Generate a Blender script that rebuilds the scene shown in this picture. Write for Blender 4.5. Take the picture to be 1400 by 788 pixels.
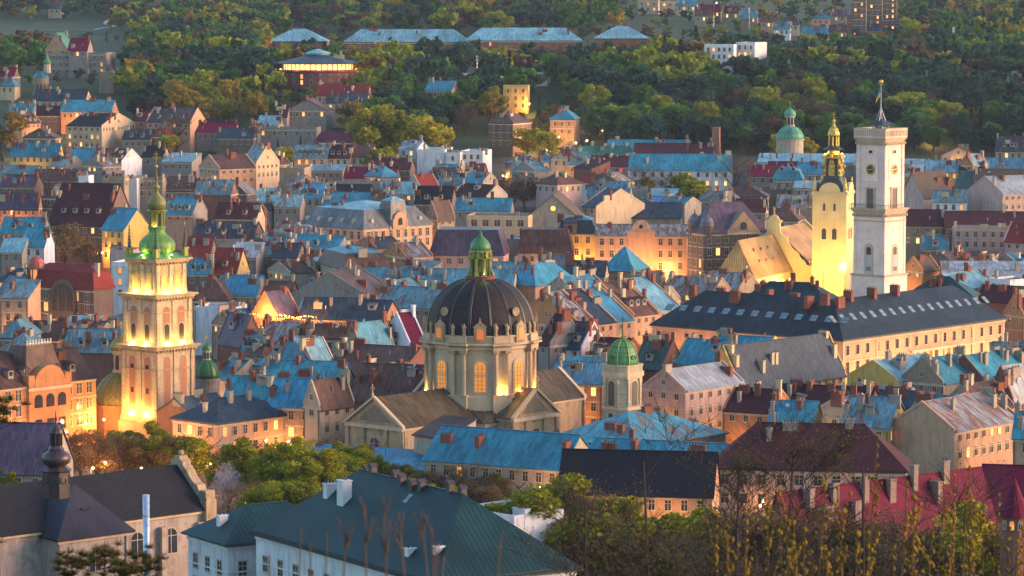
import bpy, bmesh, math, random
import numpy as np
from mathutils import Vector, Matrix, noise
R = math.radians
rnd = random.Random(11)
sc = bpy.context.scene
COL = sc.collection
for o in list(bpy.data.objects):
    bpy.data.objects.remove(o)

HAZE = 0.000034
# ------------------------------------------------------------------ camera, light, exposure
CAMZ, PITCH, F = 100.0, R(5.08), 4500.0
CP, SP = math.cos(PITCH), math.sin(PITCH)
cd = bpy.data.cameras.new('camera')
cam = bpy.data.objects.new('camera', cd); COL.objects.link(cam)
cam.location = (0, 0, CAMZ); cam.rotation_euler = (R(90) - PITCH, 0, 0)
cd.sensor_width = 36; cd.sensor_fit = 'HORIZONTAL'; cd.lens = 36 * F / 1400
cd.clip_start = .5; cd.clip_end = 9000
cd.dof.use_dof = True; cd.dof.focus_distance = 780; cd.dof.aperture_fstop = 7
sc.camera = cam

SUN_EL, SUN_AZ = 6.0, 92.0            # azimuth clockwise from the view direction (+Y): low in the right
w = bpy.data.worlds.new('World'); sc.world = w; w.use_nodes = True
wn = w.node_tree.nodes; wl_ = w.node_tree.links
sky = wn.new('ShaderNodeTexSky'); sky.sky_type = 'NISHITA'; sky.sun_disc = False
sky.sun_elevation = R(SUN_EL); sky.sun_rotation = R(SUN_AZ); sky.altitude = 300
sky.air_density = 1.0; sky.dust_density = 2.4; sky.ozone_density = 1.8
wl_.new(sky.outputs[0], wn['Background'].inputs[0]); wn['Background'].inputs[1].default_value = .15
sd = bpy.data.lights.new('sun', 'SUN'); sd.energy = .72; sd.angle = R(24); sd.color = (1, .50, .40)
sun = bpy.data.objects.new('sun', sd); COL.objects.link(sun); sun.location = (200, 300, 400)
_s = Vector((math.sin(R(SUN_AZ)) * math.cos(R(16)), math.cos(R(SUN_AZ)) * math.cos(R(16)), math.sin(R(16))))
sun.rotation_euler = _s.to_track_quat('Z', 'Y').to_euler()
vs = sc.view_settings
vs.view_transform = 'Standard'; vs.look = 'None'; vs.gamma = 1; vs.use_curve_mapping = False
vs.exposure = 2.22
sc.render.engine = 'CYCLES'
cy = sc.cycles
cy.max_bounces = 5; cy.diffuse_bounces = 2; cy.glossy_bounces = 2; cy.transmission_bounces = 2; cy.transparent_max_bounces = 4
cy.volume_bounces = 0; cy.use_denoising = True; cy.sample_clamp_indirect = 4; cy.caustics_reflective = False; cy.caustics_refractive = False

# ------------------------------------------------------------------ picture <-> world
GY = [-400, -60, 0, 60, 120, 200, 300, 450, 600, 700, 950, 1100, 1300, 1450, 1500, 1650, 1800, 2300, 3000, 3400, 4500]
GZ = [85, 96, 95.5, 76, 55, 30, 17, 9, 2, 0, 0, 3, 14, 24, 31, 58, 64, 84, 128, 150, 160]
def g(x, y):
    z = 0.0
    for k in (-24, 0, 24):
        z += float(np.interp(y + k * min(1, max(0, (y - 150) / 150)), GY, GZ)) / 3
    if y > 1480:
        t = min(1, (y - 1480) / 400)
        z += t * (5 * math.sin(x / 130 + 1) + 4 * math.sin(y / 170 + x / 300))
    return z
def ray(px, py):
    a, b = (px - 700) / F, (394 - py) / F
    return Vector((a, CP + b * SP, -SP + b * CP))
def at(px, py, D):
    r = ray(px, py)
    return Vector((0, 0, CAMZ)) + r * (D / r.y)
def on(px, py, h=0, y0=260):
    r = ray(px, py); r = r / r.y
    f = lambda y: CAMZ + r.z * y - g(r.x * y, y) - h
    y = y0
    while f(y) > 0 and y < 3600:
        y += 4
    lo, hi = y - 4, y
    for _ in range(12):
        m = (lo + hi) / 2
        if f(m) > 0: lo = m
        else: hi = m
    return Vector((r.x * hi, hi, CAMZ + r.z * hi))
def proj(p):
    Z = p[2] - CAMZ
    d = p[1] * CP - Z * SP
    return 700 + F * p[0] / d, 394 - F * (p[1] * SP + Z * CP) / d, d

# ------------------------------------------------------------------ mesh builder
I4 = Matrix.Identity(4)
class MB:
    def __init__(s): s.v = []; s.f = []; s.m = []; s.s = []; s.M = I4; s.sm = False
    def add(s, pts, faces, m=0):
        n = len(s.v)
        if s.M is I4: s.v += [tuple(p) for p in pts]
        else: s.v += [tuple(s.M @ Vector(p)) for p in pts]
        for f in faces:
            s.f.append([n + i for i in f]); s.m.append(m); s.s.append(s.sm)
        return s
    def poly(s, pts, m=0): return s.add(pts, [list(range(len(pts)))], m)
    def box(s, x0, x1, y0, y1, z0, z1, m=0):
        return s.add([(x0,y0,z0),(x1,y0,z0),(x1,y1,z0),(x0,y1,z0),(x0,y0,z1),(x1,y0,z1),(x1,y1,z1),(x0,y1,z1)],
                     [(0,3,2,1),(4,5,6,7),(0,1,5,4),(1,2,6,5),(2,3,7,6),(3,0,4,7)], m)
    def cbox(s, x, y, z, a, b, c, m=0): return s.box(x-a/2, x+a/2, y-b/2, y+b/2, z, z+c, m)
    def slab(s, pts, t, m=0):            # polygon with a vertical thickness t below it
        n = len(pts); lo = [(p[0], p[1], p[2]-t) for p in pts]
        return s.add(list(pts) + lo, [list(range(n)), list(range(2*n-1, n-1, -1))] + [(i, n+i, n+(i+1) % n, (i+1) % n) for i in range(n)], m)
    def ext(s, pts, d, m=0):             # polygon extruded along the vector d
        n = len(pts); q = [(p[0]+d[0], p[1]+d[1], p[2]+d[2]) for p in pts]
        return s.add(list(pts) + q, [list(range(n)), list(range(2*n-1, n-1, -1))] + [(i, n+i, n+(i+1) % n, (i+1) % n) for i in range(n)], m)
    def fr(s, a0, b0, z0, a1, b1, z1, m=0, x=0, y=0):    # rectangular frustum, half sizes
        return s.add([(x-a0,y-b0,z0),(x+a0,y-b0,z0),(x+a0,y+b0,z0),(x-a0,y+b0,z0),(x-a1,y-b1,z1),(x+a1,y-b1,z1),(x+a1,y+b1,z1),(x-a1,y+b1,z1)],
                     [(0,3,2,1),(4,5,6,7),(0,1,5,4),(1,2,6,5),(2,3,7,6),(3,0,4,7)], m)
    def lathe(s, prof, n=16, m=0, x=0, y=0, ph=0, cap=True):
        pts = []; fs = []
        for r, z in prof:
            for k in range(n):
                a = ph + 2*math.pi*k/n; pts.append((x + r*math.cos(a), y + r*math.sin(a), z))
        for j in range(len(prof)-1):
            for k in range(n):
                fs.append((j*n+k, j*n+(k+1) % n, (j+1)*n+(k+1) % n, (j+1)*n+k))
        if cap:
            fs.append(list(range(n-1, -1, -1))); fs.append([(len(prof)-1)*n+k for k in range(n)])
        return s.add(pts, fs, m)
    def tube(s, p, q, r0, r1, n=5, m=0):
        p, q = Vector(p), Vector(q); d = q - p
        if d.length < 1e-6: return s
        d.normalize(); u = d.orthogonal().normalized(); v = d.cross(u)
        pts = [p + (u*math.cos(2*math.pi*k/n) + v*math.sin(2*math.pi*k/n))*r0 for k in range(n)] + \
              [q + (u*math.cos(2*math.pi*k/n) + v*math.sin(2*math.pi*k/n))*r1 for k in range(n)]
        return s.add(pts, [(k, (k+1) % n, n+(k+1) % n, n+k) for k in range(n)] + [list(range(n-1,-1,-1)), list(range(n, 2*n))], m)
    def ball(s, c, r, n=10, m=0, sz=1.0):
        return s.lathe([(max(.001, r*math.sin(math.pi*j/6)), c[2]-r*sz*math.cos(math.pi*j/6)) for j in range(7)], n, m, c[0], c[1])
    def arch(s, x, z, w, h, y0, y1, m=0, n=8):   # round headed prism in the xz plane, total height h
        r = w/2; pts = [(x-r, y0, z), (x+r, y0, z)] + [(x+r*math.cos(math.pi*k/n), y0, z+h-r+r*math.sin(math.pi*k/n)) for k in range(n+1)]
        return s.ext(pts, (0, y1-y0, 0), m)
    def build(s, name, mats, parent=None, loc=None, rz=0):
        me = bpy.data.meshes.new(name)
        me.from_pydata(s.v, [], s.f)
        for m in (mats if isinstance(mats, (list, tuple)) else [mats]): me.materials.append(m)
        bm = bmesh.new(); bm.from_mesh(me)
        bmesh.ops.recalc_face_normals(bm, faces=bm.faces)
        uvl = bm.loops.layers.uv.new('UVMap')
        Z = Vector((0, 0, 1))
        for f, mi, sm in zip(bm.faces, s.m, s.s):
            f.material_index = mi; f.smooth = sm
            n = f.normal
            t = Z.cross(n) if abs(n.z) < .985 else Vector((1, 0, 0))
            if t.length < 1e-6: t = Vector((1, 0, 0))
            t.normalize(); b = n.cross(t)
            for lp in f.loops: lp[uvl].uv = (lp.vert.co.dot(t), lp.vert.co.dot(b))
        bm.to_mesh(me); bm.free()
        return link(name, me, parent, loc, rz)
def link(name, me, parent=None, loc=None, rz=0):
    o = bpy.data.objects.new(name, me); COL.objects.link(o)
    if parent: o.parent = parent
    if loc is not None: o.location = loc
    if rz: o.rotation_euler = (0, 0, rz)
    return o
def thing(name, label, cat, loc=(0, 0, 0), rz=0, group=None):
    o = bpy.data.objects.new(name, None); COL.objects.link(o); o.empty_display_size = .5
    o.location = loc; o.rotation_euler = (0, 0, rz)
    return tag(o, label, cat, group)
def tag(o, label, cat, group=None, kind=None):
    if label: o['label'] = label
    if cat: o['category'] = cat
    if group: o['group'] = group
    if kind: o['kind'] = kind
    return o

# ------------------------------------------------------------------ materials
MATS = {}
def nt(name):
    m = bpy.data.materials.new(name); m.use_nodes = True
    return m, m.node_tree.nodes, m.node_tree.links, m.node_tree.nodes['Principled BSDF']
class NB:                                  # small node helper
    def __init__(s, n, l): s.n = n; s.l = l
    def inp(s, sock, val):
        if hasattr(val, 'node'): s.l.new(val, sock)
        else: sock.default_value = val
    def math(s, op, a, b=0.0, clamp=False):
        k = s.n.new('ShaderNodeMath'); k.operation = op; k.use_clamp = clamp
        s.inp(k.inputs[0], a); s.inp(k.inputs[1], b); return k.outputs[0]
    def mix(s, f, a, b, bt='MIX'):
        k = s.n.new('ShaderNodeMix'); k.data_type = 'RGBA'; k.blend_type = bt
        s.inp(k.inputs[0], f)
        for q, val in ((k.inputs[6], a), (k.inputs[7], b)):
            if hasattr(val, 'node'): s.l.new(val, q)
            else: q.default_value = (*val[:3], 1)
        return k.outputs[2]
    def noise(s, vec, scale, det=3, rough=.55):
        k = s.n.new('ShaderNodeTexNoise'); s.l.new(vec, k.inputs['Vector'])
        k.inputs['Scale'].default_value = scale; k.inputs['Detail'].default_value = det; k.inputs['Roughness'].default_value = rough
        return k.outputs[0]
    def ramp(s, val, lo, hi): 
        k = s.n.new('ShaderNodeMapRange'); s.l.new(val, k.inputs[0]); k.inputs[1].default_value = lo; k.inputs[2].default_value = hi
        return k.outputs[0]
    def mapv(s, vec, sc_):
        k = s.n.new('ShaderNodeMapping'); s.l.new(vec, k.inputs[0]); k.inputs['Scale'].default_value = sc_; return k.outputs[0]
    def coord(s, w): 
        k = s.n.new('ShaderNodeTexCoord'); return k.outputs[w]
    def rand(s):
        k = s.n.new('ShaderNodeObjectInfo'); return k.outputs['Random']
    def tint(s, col, amt=.22):              # per-object value change
        r = s.math('MULTIPLY_ADD', s.rand(), amt); r.node.inputs[2].default_value = 1 - amt/2
        k = s.n.new('ShaderNodeVectorMath'); k.operation = 'SCALE'
        if hasattr(col, 'node'): s.l.new(col, k.inputs[0])
        else: k.inputs[0].default_value = col[:3]
        s.l.new(r, k.inputs['Scale']); return k.outputs[0]
def rgb(c, k): return tuple(min(1, x*k) for x in c)
def m_metal(name, c, rust=0.0, seam=.62, rough=.42, stain=.5, pv=.6, lw=.13, lm=.6):
    if name in MATS: return MATS[name]
    m, n, l, b = nt(name); h = NB(n, l); uv = h.coord('UV'); ob = h.coord('Object')
    big = h.noise(ob, .13, 4); fine = h.noise(h.mapv(uv, (1.6, .35, 1)), 1.3, 4)
    col = h.mix(h.ramp(big, .3, .7), rgb(c, .5), rgb(c, 1.35))
    col = h.mix(h.math('MULTIPLY', h.ramp(fine, .45, .7), stain), col, rgb([.35*c[0]+.1, .35*c[1]+.1, .35*c[2]+.1], .75))
    sx = n.new('ShaderNodeSeparateXYZ'); l.new(uv, sx.inputs[0])
    cell = h.math('FLOOR', h.math('DIVIDE', sx.outputs[0], seam))
    wn_ = n.new('ShaderNodeTexWhiteNoise'); wn_.noise_dimensions = '2D'
    cv = n.new('ShaderNodeCombineXYZ'); l.new(cell, cv.inputs[0]); l.new(h.math('FLOOR', h.math('DIVIDE', sx.outputs[1], 2.1)), cv.inputs[1]); l.new(cv.outputs[0], wn_.inputs['Vector'])
    pan = h.math('MULTIPLY_ADD', wn_.outputs['Value'], pv); pan.node.inputs[2].default_value = 1-pv/2
    fr = h.math('FRACT', h.math('DIVIDE', sx.outputs[0], seam))
    line = h.math('LESS_THAN', fr, lw)
    col = h.mix(1.0, col, pan, 'MULTIPLY')
    col = h.mix(h.math('MULTIPLY', line, lm), col, rgb(c, .25))
    if rust:
        rn = h.noise(h.mapv(uv, (1.1, .28, 1)), .55, 5, .65)
        col = h.mix(h.ramp(rn, .66 - .26*rust, .72 - .22*rust), col, (.16, .065, .03))
    l.new(h.tint(col), b.inputs['Base Color']); b.inputs['Roughness'].default_value = rough; b.inputs['Specular IOR Level'].default_value = .22 if max(c) < .12 else .42
    bp = n.new('ShaderNodeBump'); bp.inputs['Strength'].default_value = .5; bp.inputs['Distance'].default_value = .05
    l.new(h.math('ADD', line, h.math('MULTIPLY', fine, .6)), bp.inputs['Height']); l.new(bp.outputs[0], b.inputs['Normal'])
    MATS[name] = m; return m
def m_tile(name, c, w=.32, hh=.36, rough=.75, moss=.0):
    if name in MATS: return MATS[name]
    m, n, l, b = nt(name); h = NB(n, l); uv = h.coord('UV'); ob = h.coord('Object')
    t = n.new('ShaderNodeTexBrick'); l.new(uv, t.inputs['Vector']); t.inputs['Scale'].default_value = 1
    t.inputs['Brick Width'].default_value = w; t.inputs['Row Height'].default_value = hh; t.inputs['Mortar Size'].default_value = .035
    t.inputs['Color1'].default_value = (*rgb(c, .72), 1); t.inputs['Color2'].default_value = (*rgb(c, 1.35), 1); t.inputs['Mortar'].default_value = (*rgb(c, .35), 1)
    col = h.mix(h.ramp(h.noise(ob, .22, 4), .35, .75), t.outputs[0], rgb(c, .55))
    if moss: col = h.mix(h.math('MULTIPLY', h.ramp(h.noise(ob, .5, 5), .5, .62), moss), col, (.07, .075, .02))
    l.new(h.tint(col), b.inputs['Base Color']); b.inputs['Roughness'].default_value = rough; b.inputs['Specular IOR Level'].default_value = .2
    bp = n.new('ShaderNodeBump'); bp.inputs['Strength'].default_value = .5; bp.inputs['Distance'].default_value = .04
    l.new(t.outputs['Fac'], bp.inputs['Height']); bp.invert = True; l.new(bp.outputs[0], b.inputs['Normal'])
    MATS[name] = m; return m
def m_wall(name, c, stain=.5, brick=0, patch=0, bc=None, bf=.6):
    if name in MATS: return MATS[name]
    m, n, l, b = nt(name); h = NB(n, l); uv = h.coord('UV'); ob = h.coord('Object')
    big = h.noise(ob, .18, 5, .6); st = h.noise(h.mapv(uv, (1.2, .18, 1)), .8, 5, .6)
    col = h.mix(h.ramp(big, .3, .75), rgb(c, .8), rgb(c, 1.12))
    col = h.mix(h.math('MULTIPLY', h.ramp(st, .48, .72), stain), col, rgb([c[0]*.5+.03, c[1]*.5+.03, c[2]*.5+.03], .8))
    if patch: col = h.mix(h.math('MULTIPLY', h.ramp(h.noise(ob, .35, 6, .65), .56, .60), patch), col, bc or (.2, .1, .06))
    if brick:
        t = n.new('ShaderNodeTexBrick'); l.new(uv, t.inputs['Vector']); t.inputs['Scale'].default_value = 1
        t.inputs['Brick Width'].default_value = brick*2; t.inputs['Row Height'].default_value = brick; t.inputs['Mortar Size'].default_value = brick*.07
        t.inputs['Color1'].default_value = (.7, .7, .7, 1); t.inputs['Color2'].default_value = (1.15, 1.1, 1.05, 1); t.inputs['Mortar'].default_value = (.5, .48, .45, 1)
        col = h.mix(bf, col, t.outputs[0], 'MULTIPLY')
    l.new(h.tint(col, .16), b.inputs['Base Color']); b.inputs['Roughness'].default_value = .9
    bp = n.new('ShaderNodeBump'); bp.inputs['Strength'].default_value = .3; bp.inputs['Distance'].default_value = .05
    l.new(st, bp.inputs['Height']); l.new(bp.outputs[0], b.inputs['Normal'])
    MATS[name] = m; return m
def m_plain(name, c, rough=.6, metal=0, var=.3):
    if name in MATS: return MATS[name]
    m, n, l, b = nt(name); h = NB(n, l)
    col = h.mix(h.ramp(h.noise(h.coord('Object'), 1.2, 4), .3, .7), rgb(c, 1-var), rgb(c, 1+var))
    l.new(h.tint(col, .1), b.inputs['Base Color']); b.inputs['Roughness'].default_value = rough; b.inputs['Metallic'].default_value = metal
    MATS[name] = m; return m
def m_emit(name, c, e, var=.6):
    if name in MATS: return MATS[name]
    m, n, l, b = nt(name); h = NB(n, l)
    b.inputs['Base Color'].default_value = (*c, 1)
    b.inputs['Emission Color'].default_value = (*c, 1)
    s = h.math('MULTIPLY_ADD', h.rand(), e*var); s.node.inputs[2].default_value = e*(1-var/2)
    nz = h.ramp(h.noise(h.coord('Object'), 1.7, 2), .2, .8)
    k = h.math('MULTIPLY_ADD', nz, .7); k.node.inputs[2].default_value = .65
    l.new(h.math('MULTIPLY', s, k), b.inputs['Emission Strength'])
    MATS[name] = m; return m
def m_leaf(name, c, var=.5, trans=.38):
    if name in MATS: return MATS[name]
    m, n, l, b = nt(name); h = NB(n, l)
    ge = n.new('ShaderNodeNewGeometry')
    col = h.mix(ge.outputs['Random Per Island'], rgb(c, 1-var), rgb(c, 1+var))
    col = h.mix(h.math('MULTIPLY', h.ramp(h.noise(h.coord('Object'), .35, 3), .4, .7), .35), col, (c[0]*1.4, c[1]*1.05, c[2]*.6))
    l.new(h.tint(col, .5), b.inputs['Base Color']); b.inputs['Roughness'].default_value = .7
    b.inputs['Specular IOR Level'].default_value = .2
    if trans:
        tr = n.new('ShaderNodeBsdfTranslucent'); l.new(col, tr.inputs[0])
        mx = n.new('ShaderNodeMixShader'); mx.inputs[0].default_value = trans
        l.new(b.outputs[0], mx.inputs[1]); l.new(tr.outputs[0], mx.inputs[2]); l.new(mx.outputs[0], n['Material Output'].inputs[0])
    MATS[name] = m; return m

ROOF = {  # name: (colour, how it is made, words)
 'teal': ((.02, .22, .31), 'm', .12, 'teal tin'), 'blue': ((.03, .23, .37), 'm', .05, 'blue tin'), 'pale': ((.17, .39, .47), 'm', .1, 'pale blue tin'),
 'slate': ((.022, .042, .065), 'm', 0, 'dark slate grey'), 'black': ((.012, .016, .026), 't', 0, 'blackish'), 'grey': ((.13, .135, .15), 'm', .15, 'grey tin'),
 'zinc': ((.34, .37, .40), 'm', .25, 'pale zinc'), 'brown': ((.095, .043, .032), 'm', .3, 'rusty brown'), 'maroon': ((.085, .022, .03), 't', 0, 'maroon'),
 'red': ((.26, .035, .03), 't', 0, 'red'), 'purple': ((.075, .05, .09), 'm', .1, 'purplish'), 'rusty': ((.26, .27, .28), 'm', .75, 'rust patched'),
 'green': ((.03, .19, .11), 'm', .05, 'green tin'), 'tan': ((.15, .11, .08), 't', 0, 'tan'), 'magenta': ((.17, .004, .04), 't', 0, 'magenta'),
 'pine': ((.005, .042, .048), 'm', 0, 'dark teal'), 'gold': ((.44, .25, .075), 'm', 0, 'floodlit gold'), 'dgreen': ((.02, .075, .065), 'm', .05, 'dark green'),  # gold puts the floodlight's warm tint into the roof colour
 'rteal': ((.03, .27, .35), 'm', .62, 'rust streaked teal')}
WALL = {'cream': ((.60, .45, .29), 'cream'), 'peach': ((.60, .35, .21), 'peach'), 'pink': ((.56, .38, .34), 'pink'), 'grey': ((.27, .24, .21), 'grey'),
 'brick': ((.23, .095, .06), 'brick'), 'white': ((.74, .74, .76), 'white'), 'tan': ((.36, .27, .18), 'tan'), 'yellow': ((.66, .46, .12), 'yellow'),
 'brown': ((.17, .115, .085), 'brown'), 'beige': ((.46, .39, .30), 'beige'), 'green': ((.35, .42, .22), 'pale green'), 'orange': ((.52, .23, .09), 'orange'), 'bluew': ((.55, .62, .72), 'pale blue')}
def roofmat(k, var=0):
    c, t, ru, _ = ROOF[k]
    if t == 't': return m_tile('roof_tiles_' + k, c)
    if k in ('pine', 'gold'): return m_metal('roof_tin_' + k, c, 0, seam=.8, rough=.5, stain=.12, pv=.18, lw=.22, lm=.85)
    if not var: return m_metal('roof_tin_' + k, c, ru, rough=.38 if k in ('teal', 'blue', 'pale', 'rteal') else .5)
    q = (0, .15, .32, .06, .48)[var]; gy = ((.10, .22, .25), (.16, .23, .24), (.09, .19, .19), (.2, .25, .25))[var-1] if k in ('teal', 'blue', 'pale') else rgb(c, 1.25)
    return m_metal('roof_tin_%s_%d' % (k, var), [x*(1-q) + y*q for x, y in zip(c, gy)], max(ru, (0, .15, .42, 0, .55)[var]), seam=(.62, .55, .8, .62, .7)[var], rough=.4+.05*var)
def wallmat(k):
    c = WALL[k][0]
    if k == 'brick': return m_wall('wall_brick', c, .4, .16)
    if k == 'grey': return m_wall('wall_grey', c, .7, 0, .7, (.20, .12, .08))
    if k in ('tan', 'beige'): return m_wall('wall_' + k, rgb(c, .85), .8, 0, .5, rgb(c, .4))
    return m_wall('wall_' + k, rgb(c, .9), .7, 0, .25, rgb(c, .45))
GLASS = m_plain('window_glass', (.03, .035, .045), .12, 0, .4)
GLASSP = m_plain('skylight_glass', (.16, .23, .26), .12)
FRAME = m_plain('window_frame_paint', (.42, .35, .28), .6)
DKFR = m_plain('dark_frame', (.07, .05, .04), .6)
LIT = m_emit('lit_window', (1, .48, .13), .40, 1.0)
LITW = m_emit('lit_window_warm', (1, .34, .07), .32, 1.0)
BRICK = m_wall('chimney_brick', (.24, .075, .045), .5, .16)
CHPL = m_wall('chimney_plaster', (.36, .29, .22), .6)
CHCR = m_wall('chimney_cream', (.58, .46, .28), .4)
CHWH = m_wall('chimney_white', (.7, .7, .7), .3)
DARK = m_plain('dark_metal', (.03, .032, .036), .5)
IRON = m_plain('grey_metal', (.3, .32, .35), .4, .6)
LAMP = m_emit('lamp_glow', (1, .45, .12), 14, .2)
LAMPY = m_emit('lamp_glow_yellow', (1, .72, .22), 16, .2)
STONE = m_wall('pale_stone', (.50, .42, .30), .6, .55)
STONED = m_wall('weathered_stone', (.42, .30, .175), .8, 0, .5, (.12, .10, .08))
TRIM = m_wall('trim_stone', (.55, .42, .28), .5)

# ------------------------------------------------------------------ ground
def ground():
    xs = sorted(set(list(np.linspace(-1250, -320, 24)) + list(np.linspace(-320, 320, 81)) + list(np.linspace(320, 1250, 24))))
    ys = sorted(set(list(np.linspace(-300, 300, 50)) + list(np.linspace(300, 1500, 100)) + list(np.linspace(1500, 3600, 110))))
    v = [(x, y, g(x, y)) for y in ys for x in xs]; n = len(xs)
    f = [(j*n+i, j*n+i+1, (j+1)*n+i+1, (j+1)*n+i) for j in range(len(ys)-1) for i in range(n-1)]
    me = bpy.data.meshes.new('ground'); me.from_pydata(v, [], f)
    m, nn, l, b = nt('ground_earth'); h = NB(nn, l)
    ge = nn.new('ShaderNodeNewGeometry'); pos = ge.outputs['Position']
    sx = nn.new('ShaderNodeSeparateXYZ'); l.new(pos, sx.inputs[0])
    grass = h.mix(h.ramp(h.noise(pos, .06, 5), .35, .65), (.014, .046, .012), (.040, .066, .018))
    pave = h.mix(h.ramp(h.noise(pos, .15, 5), .35, .65), (.04, .037, .035), (.075, .066, .058))
    far = h.ramp(h.math('ADD', sx.outputs[1], h.math('MULTIPLY', h.noise(pos, .02, 3), 120)), 1490, 1540)
    near = h.ramp(sx.outputs[1], 640, 610)
    l.new(h.mix(h.math('MAXIMUM', far, near, True), pave, grass), b.inputs['Base Color']); b.inputs['Roughness'].default_value = .95
    me.materials.append(m); me.polygons.foreach_set('use_smooth', [True]*len(me.polygons))
    o = link('ground', me); o['kind'] = 'structure'
ground()
# ------------------------------------------------------------------ shared small meshes (windows, chimneys, skylights, dormers)
LIB = {}
def shared(key, fn):
    if key not in LIB: LIB[key] = fn()
    return LIB[key]
def mesh_of(mb, name, mats):
    o = mb.build(name, mats); me = o.data; bpy.data.objects.remove(o); return me
def win_mesh(w, h, pane, arch=False, trim=TRIM, frame=FRAME, mull=1):
    def fn():
        m = MB(); t = .11
        if arch:
            m.arch(0, -t, w+2*t, h+2*t, -.10, .03, 0); m.arch(0, 0, w, h, -.13, -.08, 1)
            m.box(-w/2, w/2, -.16, -.12, h-w/2-.05, h-w/2+.05, 2)
        else:
            m.box(-w/2-t, -w/2, -.10, .03, 0, h, 0); m.box(w/2, w/2+t, -.10, .03, 0, h, 0)
            m.box(-w/2-t, w/2+t, -.12, .03, h, h+.2, 0); m.box(-w/2-t-.06, w/2+t+.06, -.2, .03, -.16, 0, 0)
            m.box(-w/2, w/2, -.03, .02, 0, h, 1)
            m.box(-w/2, w/2, -.07, -.035, h*.64, h*.64+.09, 2)
            if w > 1.4: m.box(-w/6-.04, -w/6+.04, -.06, -.034, 0, h, 2); m.box(w/6-.04, w/6+.04, -.06, -.034, 0, h, 2)
        if mull: m.box(-.05, .05, -.165 if arch else -.065, -.04, 0, h-.05, 2)
        return mesh_of(m, 'window', [trim, pane, frame])
    return shared(('w', w, h, pane.name, arch, trim.name, frame.name), fn)
def window(parent, x, y, z, face, w=1.05, h=1.8, lit=False, arch=False, trim=TRIM, frame=FRAME, name='window'):
    pane = (LIT if rnd.random() < .65 else LITW) if lit else GLASS
    o = link(name, win_mesh(w, h, pane, arch, trim, frame), parent, (x, y, z), {'L': 0, 'R': math.pi/2, 'B': math.pi, 'W': -math.pi/2}.get(face, 0) if isinstance(face, str) else face)
    return o
def chim_mesh(a, b, h, mat):
    def fn():
        m = MB(); m.box(-a/2, a/2, -b/2, b/2, -1.2, h, 0); m.box(-a/2-.1, a/2+.1, -b/2-.1, b/2+.1, h, h+.18, 0)
        m.box(-a/2-.03, a/2+.03, -b/2-.03, b/2+.03, h-.5, h-.35, 0)
        n = max(1, int(b/.55))
        for k in range(n):
            yy = -b/2 + b*(k+.5)/n
            m.lathe([(.14, h+.18), (.11, h+.6)], 6, 1, 0, yy)
        return mesh_of(m, 'chimney', [mat, DARK])
    return shared(('c', a, b, h, mat.name), fn)
CH_SIZES = [(.8, 1.5, 1.7), (.9, 2.3, 1.5), (.7, .9, 2.1), (1.0, 2.8, 1.3), (.75, 1.2, 2.5)]
def chimney(parent, x, y, z, mat=None, size=None, rz=0):
    mat = mat or rnd.choice([BRICK, BRICK, BRICK, CHPL, CHPL, CHCR])
    return link('chimney', chim_mesh(*(size or rnd.choice(CH_SIZES)), mat), parent, (x, y, z), rz + rnd.choice([0, math.pi/2]))
def sky_mesh(w, h):
    def fn():
        m = MB(); m.box(-w/2-.08, w/2+.08, -h/2-.08, h/2+.08, 0, .1, 0); m.box(-w/2, w/2, -h/2, h/2, .09, .14, 1)
        m.box(-w/2, w/2, -.04, .04, .13, .17, 0)
        return mesh_of(m, 'skylight', [DKFR, GLASSP])
    return shared(('s', w, h), fn)
def dorm_mesh(roof):
    def fn():
        m = MB(); m.box(-.75, .75, -1.0, 2.2, -.6, 1.15, 0); m.box(-.45, .45, -1.06, -1.0, .05, .95, 2)
        m.slab([(-1.0, -1.25, 1.1), (0, -1.25, 1.75), (0, 2.6, 1.75), (-1.0, 2.6, 1.1)], .1, 1)
        m.slab([(0, -1.25, 1.75), (1.0, -1.25, 1.1), (1.0, 2.6, 1.1), (0, 2.6, 1.75)], .1, 1)
        return mesh_of(m, 'dormer', [wallmat('beige'), roofmat(roof), GLASS])
    return shared(('d', roof), fn)
def pipe_mesh():
    def fn():
        m = MB(); m.tube((0, 0, -.5), (0, 0, 1.1), .12, .12, 6); m.lathe([(.2, 1.1), (.24, 1.2), (.05, 1.4)], 6); return mesh_of(m, 'vent_pipe', [IRON])
    return shared('pipe', fn)
def hatch_mesh():
    def fn():
        m = MB(); m.box(-1.1, 1.1, -.9, .9, -1, .9); m.slab([(-1.3, -1.1, .9), (1.3, -1.1, .9), (1.3, 1.1, 1.4), (-1.3, 1.1, 1.4)], .12, 1); m.box(-.5, .5, -.95, -.9, 0, .7, 2); return mesh_of(m, 'roof_hatch', [CHPL, roofmat('grey'), GLASS])
    return shared('hatch', fn)
def down_mesh():
    def fn():
        m = MB(); m.tube((0, 0, 0), (0, 0, -11), .08, .08, 5); return mesh_of(m, 'downpipe', [DARK])
    return shared('down', fn)
def ant_mesh():
    def fn():
        m = MB(); m.tube((0, 0, -.5), (0, 0, 3.2), .05, .03, 4)
        for k in range(4): m.box(-.6+.08*k, .6-.08*k, -.025, .025, 2.2+.25*k, 2.25+.25*k)
        return mesh_of(m, 'antenna', [DARK])
    return shared('ant', fn)
def dish_mesh():
    def fn():
        m = MB(); m.tube((0, 0, -.6), (0, 0, .5), .05, .05, 4, 1)
        m.sm = True
        m.M = Matrix.Translation((0, -.1, .6)) @ Matrix.Rotation(R(65), 4, 'X')
        m.lathe([(.02, 0), (.22, .03), (.4, .12), (.44, .15), (.4, .15), (.22, .07), (.02, .04)], 12, 0)
        return mesh_of(m, 'satellite_dish', [m_plain('dish_white', (.45, .45, .47), .6), DARK])
    return shared('dish', fn)

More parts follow.
